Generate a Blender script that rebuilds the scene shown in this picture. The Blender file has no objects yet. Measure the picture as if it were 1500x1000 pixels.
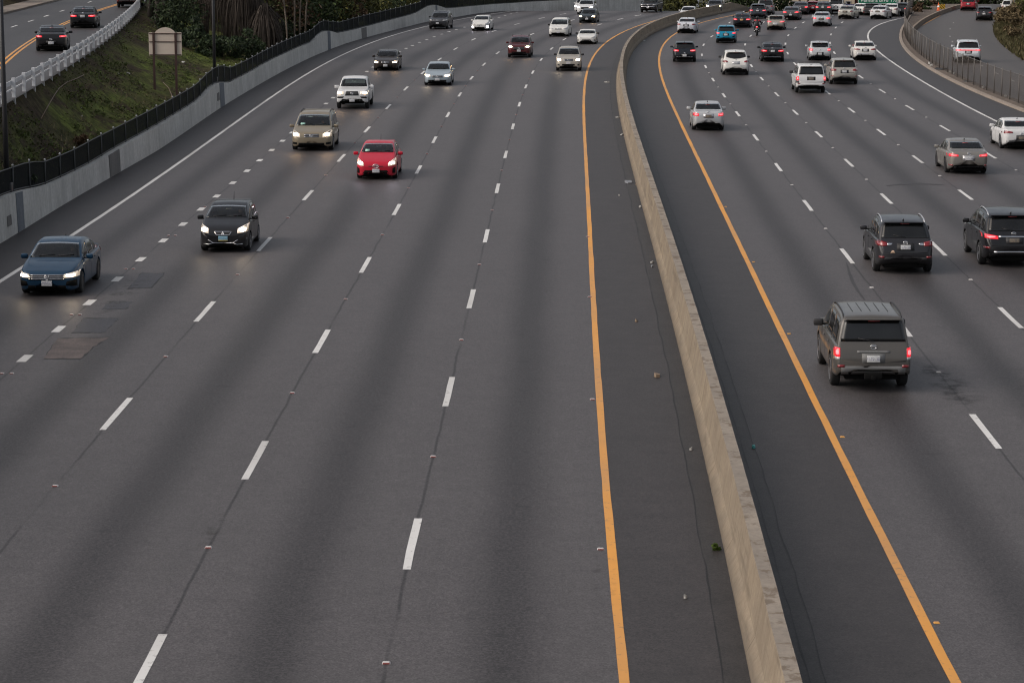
import bpy, bmesh, math, random
import numpy as np
from mathutils import Vector, Matrix
from mathutils.bvhtree import BVHTree

sc = bpy.context.scene
COL = sc.collection
R = math.radians

# ------------------------------------------------------------------ camera, sky, sun, exposure
F, H, HZ = 3660.0, 11.04, -120.0            # focal length in photo pixels, camera height, horizon row
TH = math.atan(620 / F)
CT, ST = math.cos(TH), math.sin(TH)
cam_d = bpy.data.cameras.new("camera")
cam = bpy.data.objects.new("camera", cam_d)
COL.objects.link(cam)
cam.location = (0, 0, H)
cam.rotation_euler = (R(90) - TH, 0, 0)
cam_d.sensor_width = 36.0
cam_d.lens = F * 36.0 / 1500.0
cam_d.clip_start = 1.0
cam_d.clip_end = 6000.0
cam_d.dof.use_dof = True
cam_d.dof.focus_distance = 125.0
cam_d.dof.aperture_fstop = 8.0
sc.camera = cam

world = bpy.data.worlds.new("World")
sc.world = world
world.use_nodes = True
wn = world.node_tree
wn.nodes.clear()
sky = wn.nodes.new("ShaderNodeTexSky")
sky.sky_type = 'NISHITA'
sky.sun_disc = False
SUN_EL, SUN_AZ = 40.0, -105.0               # veiled western glow from the left, a little behind the camera
sky.sun_elevation = R(SUN_EL)
sky.sun_rotation = R(SUN_AZ)
sky.dust_density = 4.0
sky.ozone_density = 1.0
sky.air_density = 1.0
hsv = wn.nodes.new("ShaderNodeHueSaturation")
hsv.inputs["Saturation"].default_value = 0.36
bg = wn.nodes.new("ShaderNodeBackground")
bg.inputs["Strength"].default_value = 0.10
wo = wn.nodes.new("ShaderNodeOutputWorld")
wn.links.new(sky.outputs[0], hsv.inputs["Color"])
wn.links.new(hsv.outputs[0], bg.inputs["Color"])
wn.links.new(bg.outputs[0], wo.inputs["Surface"])

sun_d = bpy.data.lights.new("sun", 'SUN')
sun_d.energy = 0.7
sun_d.angle = R(65)
sun_d.color = (1.0, 0.80, 0.62)
sun = bpy.data.objects.new("sun", sun_d)
COL.objects.link(sun)
az, el = R(SUN_AZ), R(SUN_EL)
sdir = Vector((math.sin(az) * math.cos(el), math.cos(az) * math.cos(el), math.sin(el)))
sun.rotation_euler = sdir.to_track_quat('Z', 'Y').to_euler()

sc.view_settings.view_transform = 'Standard'
sc.view_settings.look = 'None'
sc.cycles.filter_width = 1.15
sc.view_settings.gamma = 1.0
sc.view_settings.exposure = 0.62

# ------------------------------------------------------------------ helpers
def at(u, v, z=0.0):
    """ground point seen at photo pixel (u, v) on the level z"""
    d = F * (H - z) / (CT * (v - HZ))
    return (u - 750.0) / F * d, (d - (H - z) * ST) / CT

def link(o, parent=None):
    COL.objects.link(o)
    if parent is not None:
        o.parent = parent
    return o

def obj(name, bm, mats, parent=None, smooth=True, loc=None):
    me = bpy.data.meshes.new(name)
    bm.normal_update()
    bm.to_mesh(me)
    bm.free()
    if smooth:
        me.polygons.foreach_set("use_smooth", [True] * len(me.polygons))
    if not isinstance(mats, (list, tuple)):
        mats = [mats]
    for m in mats:
        me.materials.append(m)
    o = bpy.data.objects.new(name, me)
    if loc is not None:
        o.location = loc
    return link(o, parent)

def tag(o, label=None, cat=None, group=None, kind=None):
    if label: o["label"] = label
    if cat: o["category"] = cat
    if group: o["group"] = group
    if kind: o["kind"] = kind
    return o

def empty(name, loc=(0, 0, 0), rz=0.0):
    o = bpy.data.objects.new(name, None)
    o.empty_display_size = 0.3
    o.location = loc
    o.rotation_euler = (0, 0, rz)
    return link(o)

def copy_tree(o, parent=None):
    c = o.copy()
    COL.objects.link(c)
    if parent is not None:
        c.parent = parent
    for ch in list(o.children):
        copy_tree(ch, c)
    return c

def B(): return bmesh.new()

def box(bm, c, s, rot=None, mi=0, bevel=0.0):
    g = bmesh.ops.create_cube(bm, size=1.0)
    vs = g["verts"]
    M = Matrix.Translation(Vector(c)) @ (rot.to_4x4() if rot is not None else Matrix.Identity(4)) @ Matrix.Diagonal((s[0], s[1], s[2], 1))
    bmesh.ops.transform(bm, matrix=M, verts=vs)
    fs = set(f for v in vs for f in v.link_faces)
    for f in fs: f.material_index = mi
    if bevel > 0:
        es = list(set(e for f in fs for e in f.edges))
        r = bmesh.ops.bevel(bm, geom=es, offset=bevel, segments=2, affect='EDGES', profile=0.5)
        for f in r["faces"]: f.material_index = mi
    return vs

def tube(bm, pts, rad, n=8, mi=0, caps=True):
    pts = [Vector(p) for p in pts]
    rr = rad if isinstance(rad, (list, tuple)) else [rad] * len(pts)
    rings = []
    for i, p in enumerate(pts):
        a = pts[max(0, i - 1)]; b = pts[min(len(pts) - 1, i + 1)]
        t = (b - a).normalized()
        up = Vector((0, 0, 1)) if abs(t.z) < 0.95 else Vector((1, 0, 0))
        x = t.cross(up).normalized(); y = x.cross(t).normalized()
        rings.append([bm.verts.new(p + (x * math.cos(2 * math.pi * k / n) + y * math.sin(2 * math.pi * k / n)) * rr[i]) for k in range(n)])
    for i in range(len(rings) - 1):
        for k in range(n):
            f = bm.faces.new((rings[i][k], rings[i][(k + 1) % n], rings[i + 1][(k + 1) % n], rings[i + 1][k])); f.material_index = mi
    if caps:
        f = bm.faces.new(rings[0][::-1]); f.material_index = mi
        f = bm.faces.new(rings[-1]); f.material_index = mi

def lathe(bm, prof, n=20, axis='Y', c=(0, 0, 0), mi=0):
    """prof: (radius, along-axis) pairs"""
    rings = []
    for r_, a_ in prof:
        ring = []
        for k in range(n):
            t = 2 * math.pi * k / n
            p = (r_ * math.cos(t), a_, r_ * math.sin(t)) if axis == 'Y' else (r_ * math.cos(t), r_ * math.sin(t), a_)
            ring.append(bm.verts.new(Vector(p) + Vector(c)))
        rings.append(ring)
    for i in range(len(rings) - 1):
        for k in range(n):
            f = bm.faces.new((rings[i][k], rings[i][(k + 1) % n], rings[i + 1][(k + 1) % n], rings[i + 1][k])); f.material_index = mi
    for rg in (rings[0], rings[-1]):
        try:
            f = bm.faces.new(rg); f.material_index = mi
        except ValueError: pass

def pchip(keys):
    xs = [k[0] for k in keys]; ys = [k[1] for k in keys]
    n = len(xs)
    hh = [xs[i + 1] - xs[i] for i in range(n - 1)]
    dl = [(ys[i + 1] - ys[i]) / hh[i] for i in range(n - 1)]
    m = [0.0] * n
    m[0] = dl[0]; m[-1] = dl[-1]
    for i in range(1, n - 1):
        if dl[i - 1] * dl[i] <= 0: m[i] = 0.0
        else:
            w1 = 2 * hh[i] + hh[i - 1]; w2 = hh[i] + 2 * hh[i - 1]
            m[i] = (w1 + w2) / (w1 / dl[i - 1] + w2 / dl[i])
    def f(x):
        if x <= xs[0]: return ys[0] + m[0] * (x - xs[0])
        if x >= xs[-1]: return ys[-1] + m[-1] * (x - xs[-1])
        lo = 0
        while xs[lo + 1] < x: lo += 1
        t = (x - xs[lo]) / hh[lo]
        a = 2 * t ** 3 - 3 * t ** 2 + 1; b = t ** 3 - 2 * t ** 2 + t
        c = -2 * t ** 3 + 3 * t ** 2; d = t ** 3 - t ** 2
        return a * ys[lo] + b * hh[lo] * m[lo] + c * ys[lo + 1] + d * hh[lo] * m[lo + 1]
    return f

# ------------------------------------------------------------------ materials
MATS = {}
def nt(name):
    m = bpy.data.materials.new(name)
    m.use_nodes = True
    t = m.node_tree
    t.nodes.clear()
    out = t.nodes.new("ShaderNodeOutputMaterial")
    bs = t.nodes.new("ShaderNodeBsdfPrincipled")
    t.links.new(bs.outputs[0], out.inputs[0])
    return m, t, bs, out

def nd(t, typ, **kw):
    n = t.nodes.new(typ)
    for k, v in kw.items():
        if k.startswith("i_"):
            key = k[2:]
            n.inputs[int(key) if key.isdigit() else key].default_value = v
        else: setattr(n, k, v)
    return n

def noise(t, scale, detail=3.0, rough=0.55, vec=None, dist=0.0):
    n = nd(t, "ShaderNodeTexNoise")
    n.inputs["Scale"].default_value = scale
    n.inputs["Detail"].default_value = detail
    n.inputs["Roughness"].default_value = rough
    n.inputs["Distortion"].default_value = dist
    if vec is not None: t.links.new(vec, n.inputs["Vector"])
    return n.outputs["Fac"]

def ramp(t, fac, stops):
    r = nd(t, "ShaderNodeValToRGB")
    el = r.color_ramp.elements
    while len(el) < len(stops): el.new(0.5)
    for e, (p, c) in zip(el, stops):
        e.position = p
        e.color = (c[0], c[1], c[2], 1) if isinstance(c, (tuple, list)) else (c, c, c, 1)
    t.links.new(fac, r.inputs[0])
    return r.outputs[0]

def mix(t, fac, a, b, mode='MIX'):
    m = nd(t, "ShaderNodeMix", data_type='RGBA', blend_type=mode)
    for sock, v in ((m.inputs[0], fac), (m.inputs[6], a), (m.inputs[7], b)):
        if hasattr(v, "links"): t.links.new(v, sock)
        elif isinstance(v, (int, float)): sock.default_value = v
        else: sock.default_value = (v[0], v[1], v[2], 1)
    return m.outputs[2]

def mth(t, op, a, b=None, c=None, clamp=False):
    m = nd(t, "ShaderNodeMath", operation=op, use_clamp=clamp)
    for i, v in enumerate((a, b, c)):
        if v is None: continue
        if hasattr(v, "links"): t.links.new(v, m.inputs[i])
        else: m.inputs[i].default_value = v
    return m.outputs[0]

def objco(t): return nd(t, "ShaderNodeTexCoord").outputs["Object"]
def genco(t): return nd(t, "ShaderNodeNewGeometry").outputs["Position"]

def bump(t, bs, h, strength=0.3, dist=0.01):
    b = nd(t, "ShaderNodeBump")
    b.inputs["Strength"].default_value = strength
    b.inputs["Distance"].default_value = dist
    t.links.new(h, b.inputs["Height"])
    t.links.new(b.outputs[0], bs.inputs["Normal"])

def plain(name, col, rough=0.5, metal=0.0, coat=0.0, var=0.12, scale=6.0, spec=0.5, emit=None, estr=0.0):
    if name in MATS: return MATS[name]
    m, t, bs, out = nt(name)
    f = noise(t, scale, 4, vec=objco(t))
    c0 = tuple(max(0, x * (1 - var)) for x in col); c1 = tuple(min(1, x * (1 + var)) for x in col)
    t.links.new(mix(t, f, c0, c1), bs.inputs["Base Color"])
    bs.inputs["Roughness"].default_value = rough
    bs.inputs["Metallic"].default_value = metal
    bs.inputs["Coat Weight"].default_value = coat
    bs.inputs["Coat Roughness"].default_value = 0.06
    bs.inputs["Specular IOR Level"].default_value = spec
    if emit:
        bs.inputs["Emission Color"].default_value = (*emit, 1)
        bs.inputs["Emission Strength"].default_value = estr
    MATS[name] = m
    return m

def paint(name, col, metal=0.0, rough=0.42):
    """clear-coated car paint with a little road film"""
    if name in MATS: return MATS[name]
    m, t, bs, out = nt(name)
    co = objco(t)
    f = noise(t, 2.5, 5, vec=co)
    sep = nd(t, "ShaderNodeSeparateXYZ"); t.links.new(co, sep.inputs[0])
    low = nd(t, "ShaderNodeMapRange"); low.inputs[1].default_value = 0.25; low.inputs[2].default_value = 0.65
    low.inputs[3].default_value = 0.30; low.inputs[4].default_value = 0.01
    t.links.new(sep.outputs["Z"], low.inputs[0])
    dirt = mth(t, 'MULTIPLY', low.outputs[0], f, clamp=True)
    t.links.new(mix(t, dirt, col, (0.05, 0.045, 0.04)), bs.inputs["Base Color"])
    bs.inputs["Metallic"].default_value = metal
    t.links.new(mth(t, 'MULTIPLY_ADD', f, 0.2, rough - 0.1), bs.inputs["Roughness"])
    bs.inputs["Specular IOR Level"].default_value = 0.15
    bs.inputs["Coat Weight"].default_value = 0.5
    bs.inputs["Coat Roughness"].default_value = 0.06
    MATS[name] = m
    return m

M_black = plain("black_plastic", (0.018, 0.018, 0.02), 0.6)
M_under = plain("underbody_black", (0.008, 0.008, 0.008), 0.9, spec=0.1)
M_tyre = plain("tyre_rubber", (0.016, 0.016, 0.017), 0.85, scale=20)
M_rim = plain("alloy_rim", (0.42, 0.42, 0.44), 0.35, 0.85)
M_rimdark = plain("dark_rim", (0.04, 0.04, 0.045), 0.4, 0.6)
M_chrome = plain("chrome_trim", (0.72, 0.72, 0.74), 0.15, 1.0)
M_silvertrim = plain("silver_trim", (0.55, 0.55, 0.57), 0.35, 0.7)
M_lens = plain("clear_lens", (0.45, 0.45, 0.46), 0.12, 0.2, coat=1.0)
M_amber = plain("amber_lens", (0.7, 0.2, 0.02), 0.2, coat=1.0)
M_tailoff = plain("red_lens", (0.22, 0.008, 0.012), 0.18, coat=1.0)
M_tail = plain("lit_tail_lens", (0.5, 0.01, 0.02), 0.2, coat=1.0, emit=(1.0, 0.02, 0.035), estr=0.5)
M_tailcore = plain("lit_tail_bulb", (0.8, 0.2, 0.2), 0.2, emit=(1.0, 0.075, 0.085), estr=2.4)
M_headglow = plain("lit_head_lens", (0.8, 0.75, 0.68), 0.2, coat=1.0, emit=(1.0, 0.76, 0.52), estr=0.32)
M_head = plain("lit_head_bulb", (0.9, 0.85, 0.8), 0.2, emit=(1.0, 0.80, 0.56), estr=45.0)
M_headcool = plain("lit_head_bulb_cool", (0.9, 0.85, 0.9), 0.2, emit=(0.95, 0.86, 1.0), estr=30.0)
M_headwarm = plain("lit_head_bulb_warm", (0.9, 0.8, 0.7), 0.2, emit=(1.0, 0.62, 0.32), estr=40.0)
M_interior = plain("seat_fabric", (0.05, 0.048, 0.045), 0.9)

def glass_mat(name, tint, lo, hi):
    """tinted car glass: dark cabin seen dimly through it, sky on its skin"""
    m, t, bs, out = nt(name)
    co = objco(t)
    f = ramp(t, noise(t, 1.1, 2, vec=co), [(0.3, lo), (0.75, hi)])
    t.links.new(mix(t, 1.0, f, tint, 'MULTIPLY'), bs.inputs["Base Color"])
    bs.inputs["Roughness"].default_value = 0.05
    bs.inputs["IOR"].default_value = 1.5
    MATS[name] = m
    return m
M_glass = glass_mat("car_glass", (0.9, 1.0, 0.97), 0.012, 0.06)
def clear_glass():
    m, t, bs, out = nt("clear_car_glass")
    lw = nd(t, "ShaderNodeFresnel"); lw.inputs["IOR"].default_value = 1.55
    tr = nd(t, "ShaderNodeBsdfTransparent"); tr.inputs[0].default_value = (.62, .70, .67, 1)
    gl_ = nd(t, "ShaderNodeBsdfGlossy"); gl_.inputs["Roughness"].default_value = .03
    t.links.new(ramp(t, noise(t, 2, 2, vec=objco(t)), [(.3, (.85, .85, .85)), (.7, (1, 1, 1))]), gl_.inputs["Color"])
    mx = nd(t, "ShaderNodeMixShader")
    t.links.new(lw.outputs[0], mx.inputs[0]); t.links.new(tr.outputs[0], mx.inputs[1]); t.links.new(gl_.outputs[0], mx.inputs[2]); t.links.new(mx.outputs[0], out.inputs[0])
    return m
M_glassc = clear_glass()
M_glassd = glass_mat("privacy_glass", (0.9, 0.95, 1.0), 0.004, 0.014)

def plate_mat(name, base, ink, low=None):
    m, t, bs, out = nt(name)
    co = objco(t)
    sep = nd(t, "ShaderNodeSeparateXYZ"); t.links.new(co, sep.inputs[0])
    f = ramp(t, noise(t, 34, 1, vec=co), [(0.5, 0.0), (0.56, 1.0)])
    band = mth(t, 'LESS_THAN', mth(t, 'ABSOLUTE', sep.outputs["Z"]), 0.036)
    c = mix(t, mth(t, 'MULTIPLY', f, mth(t, 'MULTIPLY', band, 0.6)), base, ink)
    if low:
        c = mix(t, mth(t, 'LESS_THAN', sep.outputs["Z"], -0.048), c, low)
    t.links.new(c, bs.inputs["Base Color"])
    bs.inputs["Roughness"].default_value = 0.4
    MATS[name] = m
    return m
M_plate = plate_mat("white_plate", (0.62, 0.62, 0.62), (0.08, 0.08, 0.22))
M_plateb = plate_mat("blue_plate", (0.25, 0.45, 0.55), (0.05, 0.07, 0.2), (0.6, 0.45, 0.12))
M_plated = plate_mat("dealer_plate", (0.16, 0.14, 0.12), (0.4, 0.3, 0.2))
M_plateo = plate_mat("orange_plate", (0.7, 0.42, 0.2), (0.2, 0.1, 0.05))
# ------------------------------------------------------------------ the car builder
# distances s run from the front bumper backwards; heights in metres
def P_(L, W, Hh, r, fa, ra, cowl, wtop, rtop, rbase, zt, zsh, w, zb, pillars, tum=0.30, kind='sedan'):
    return dict(L=L, W=W, H=Hh, r=r, fa=fa, ra=ra, cowl=cowl, wtop=wtop, rtop=rtop, rbase=rbase, zt=zt, zsh=zsh, w=w, zb=zb, pillars=pillars, tum=tum, kind=kind)

M_seat = plain('grey_seat_fabric', (.11, .105, .10), .9)
PRE = {}
PRE['sedan'] = P_(4.72, 1.82, 1.45, .325, .93, 1.04, 1.28, 2.06, 3.30, 4.02,
    [(0, .60), (.03, .67), (.10, .73), (.3, .79), (.8, .90), (1.28, .975), (1.7, 1.21), (2.06, 1.385), (2.4, 1.44), (2.75, 1.45), (3.1, 1.42), (3.3, 1.375), (3.7, 1.20), (4.02, 1.065), (4.25, 1.035), (4.55, 1.02), (4.64, .98), (4.69, .90), (4.72, .80)],
    [(0, .50), (.06, .58), (.2, .66), (.8, .80), (1.3, .87), (3.3, .925), (4.2, .95), (4.55, .93), (4.66, .84), (4.72, .70)],
    [(0, .66), (.04, .76), (.12, .85), (.3, .925), (.7, .985), (1.2, 1.0), (3.5, 1.0), (4.1, .975), (4.45, .93), (4.62, .87), (4.69, .80), (4.72, .72)],
    [(0, .29), (.025, .22), (.1, .19), (.5, .18), (4.1, .19), (4.45, .25), (4.65, .32), (4.72, .42)],
    [(1.62, 2.36), (2.44, 3.22), (3.28, 3.62)], .30, 'sedan')
PRE['fastback'] = P_(4.48, 1.75, 1.49, .315, .96, .82, 1.08, 2.0, 3.45, 4.20,
    [(0, .60), (.03, .67), (.10, .74), (.35, .84), (.75, .96), (1.08, 1.06), (1.55, 1.27), (2.0, 1.43), (2.35, 1.485), (2.6, 1.49), (3.0, 1.46), (3.45, 1.38), (3.85, 1.27), (4.2, 1.15), (4.33, 1.06), (4.41, .93), (4.48, .74)],
    [(0, .50), (.06, .58), (.2, .67), (.8, .84), (1.2, .90), (3.3, .96), (4.1, .99), (4.36, .90), (4.48, .66)],
    [(0, .62), (.04, .74), (.12, .84), (.3, .92), (.7, .985), (1.2, 1.0), (3.3, 1.0), (3.9, .96), (4.25, .90), (4.4, .84), (4.48, .76)],
    [(0, .28), (.025, .21), (.1, .18), (.5, .17), (3.9, .19), (4.3, .26), (4.48, .40)],
    [(1.5, 2.26), (2.34, 3.16), (3.22, 3.6)], .30, 'hatch')
PRE['hatch'] = P_(3.86, 1.67, 1.51, .30, .80, .62, .93, 1.75, 3.28, 3.66,
    [(0, .62), (.03, .70), (.10, .78), (.3, .88), (.65, .98), (.93, 1.06), (1.35, 1.29), (1.75, 1.44), (2.05, 1.50), (2.4, 1.51), (2.9, 1.48), (3.28, 1.41), (3.5, 1.22), (3.66, 1.04), (3.76, .94), (3.82, .82), (3.86, .68)],
    [(0, .52), (.06, .60), (.2, .70), (.6, .85), (1.0, .93), (2.9, .99), (3.5, .97), (3.72, .86), (3.86, .62)],
    [(0, .66), (.04, .77), (.12, .87), (.3, .945), (.7, .99), (1.1, 1.0), (3.0, 1.0), (3.4, .97), (3.68, .91), (3.8, .86), (3.86, .80)],
    [(0, .29), (.025, .22), (.1, .19), (.5, .18), (3.4, .19), (3.7, .27), (3.86, .38)],
    [(1.3, 2.02), (2.10, 2.86), (2.92, 3.2)], .27, 'hatch')
PRE['crossover'] = P_(4.60, 1.845, 1.68, .36, .93, .95, 1.15, 1.93, 3.92, 4.34,
    [(0, .70), (.03, .80), (.10, .90), (.3, .99), (.75, 1.06), (1.15, 1.13), (1.55, 1.40), (1.93, 1.585), (2.3, 1.665), (2.7, 1.68), (3.4, 1.65), (3.92, 1.58), (4.15, 1.34), (4.34, 1.10), (4.46, 1.02), (4.54, .90), (4.60, .74)],
    [(0, .58), (.06, .68), (.2, .80), (.8, .95), (1.2, 1.01), (3.4, 1.07), (4.15, 1.06), (4.4, .96), (4.60, .68)],
    [(0, .68), (.04, .79), (.12, .88), (.3, .95), (.7, .99), (1.1, 1.0), (3.6, 1.0), (4.1, .97), (4.4, .92), (4.53, .87), (4.60, .80)],
    [(0, .36), (.025, .29), (.1, .25), (.5, .24), (4.1, .25), (4.4, .33), (4.60, .46)],
    [(1.55, 2.34), (2.42, 3.26), (3.34, 3.86)], .24, 'suv')
PRE['boxsuv'] = P_(4.85, 1.88, 1.78, .385, .90, 1.05, 1.30, 1.98, 4.56, 4.72,
    [(0, .80), (.03, .90), (.08, 1.0), (.25, 1.06), (.8, 1.11), (1.30, 1.16), (1.65, 1.45), (1.98, 1.68), (2.25, 1.755), (2.7, 1.78), (3.6, 1.775), (4.4, 1.745), (4.56, 1.67), (4.66, 1.35), (4.72, 1.14), (4.77, 1.05), (4.81, .95), (4.85, .78)],
    [(0, .64), (.05, .78), (.15, .92), (.8, 1.02), (1.3, 1.06), (4.4, 1.08), (4.72, 1.05), (4.80, .9), (4.85, .70)],
    [(0, .76), (.04, .86), (.12, .93), (.3, .97), (.7, 1.0), (4.3, 1.0), (4.65, .975), (4.78, .95), (4.85, .90)],
    [(0, .42), (.025, .36), (.1, .32), (.5, .31), (4.3, .33), (4.7, .38), (4.85, .48)],
    [(1.66, 2.46), (2.56, 3.44), (3.56, 4.42)], .17, 'suv')
PRE['minivan'] = P_(4.85, 1.92, 1.75, .345, .98, .95, 1.02, 2.02, 4.45, 4.68,
    [(0, .66), (.03, .76), (.10, .86), (.3, .94), (.7, 1.03), (1.02, 1.12), (1.55, 1.42), (2.02, 1.63), (2.4, 1.73), (2.9, 1.75), (3.8, 1.73), (4.45, 1.66), (4.58, 1.40), (4.68, 1.12), (4.76, 1.0), (4.81, .88), (4.85, .70)],
    [(0, .54), (.06, .64), (.2, .76), (.7, .92), (1.1, .99), (4.2, 1.04), (4.6, 1.0), (4.74, .9), (4.85, .62)],
    [(0, .66), (.04, .77), (.12, .87), (.3, .945), (.7, .99), (1.1, 1.0), (4.2, 1.0), (4.6, .97), (4.78, .92), (4.85, .86)],
    [(0, .33), (.025, .26), (.1, .22), (.5, .21), (4.4, .24), (4.7, .31), (4.85, .42)],
    [(1.5, 2.5), (2.6, 3.5), (3.6, 4.4)], .22, 'suv')
PRE['pickup'] = P_(5.35, 1.89, 1.79, .39, .92, 1.28, 1.45, 2.15, 3.42, 3.70,
    [(0, .84), (.03, .95), (.09, 1.05), (.3, 1.11), (.9, 1.16), (1.45, 1.21), (1.82, 1.49), (2.15, 1.69), (2.45, 1.775), (2.8, 1.79), (3.2, 1.77), (3.42, 1.70), (3.56, 1.45), (3.70, 1.19), (3.85, 1.135), (5.15, 1.135), (5.28, 1.11), (5.32, 1.0), (5.35, .85)],
    [(0, .66), (.05, .80), (.15, .95), (.9, 1.06), (1.5, 1.09), (3.7, 1.09), (5.2, 1.08), (5.3, .98), (5.35, .75)],
    [(0, .74), (.04, .84), (.12, .92), (.3, .97), (.7, 1.0), (5.1, 1.0), (5.28, .98), (5.35, .95)],
    [(0, .50), (.04, .43), (.15, .38), (.5, .36), (4.9, .38), (5.25, .45), (5.35, .52)],
    [(1.8, 2.5), (2.6, 3.3)], .20, 'pickup')
PRE['roadster'] = P_(3.92, 1.735, 1.235, .315, .83, .80, 1.32, 2.0, 2.75, 3.25,
    [(0, .52), (.03, .59), (.10, .65), (.3, .72), (.8, .82), (1.32, .87), (1.7, 1.04), (2.0, 1.17), (2.3, 1.23), (2.5, 1.235), (2.75, 1.17), (3.0, 1.04), (3.25, .93), (3.6, .90), (3.78, .87), (3.87, .78), (3.92, .66)],
    [(0, .44), (.06, .51), (.2, .60), (.8, .76), (1.35, .79), (2.9, .83), (3.6, .83), (3.84, .72), (3.92, .56)],
    [(0, .58), (.04, .70), (.12, .81), (.3, .90), (.7, .985), (1.2, 1.0), (3.0, 1.0), (3.5, .96), (3.75, .90), (3.87, .82), (3.92, .74)],
    [(0, .30), (.04, .22), (.15, .17), (.5, .15), (3.4, .16), (3.75, .23), (3.92, .36)],
    [(1.66, 2.36)], .32, 'coupe')

def catmull(pts, sub):
    out = []
    n = len(pts)
    for i in range(n - 1):
        p0 = pts[max(0, i - 1)]; p1 = pts[i]; p2 = pts[i + 1]; p3 = pts[min(n - 1, i + 2)]
        for k in range(sub):
            t = k / sub
            q = []
            for a in range(2):
                q.append(0.5 * ((2 * p1[a]) + (-p0[a] + p2[a]) * t + (2 * p0[a] - 5 * p1[a] + 4 * p2[a] - p3[a]) * t * t + (-p0[a] + 3 * p1[a] - 3 * p2[a] + p3[a]) * t ** 3))
            out.append(tuple(q))
    out.append(pts[-1])
    return out

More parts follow.
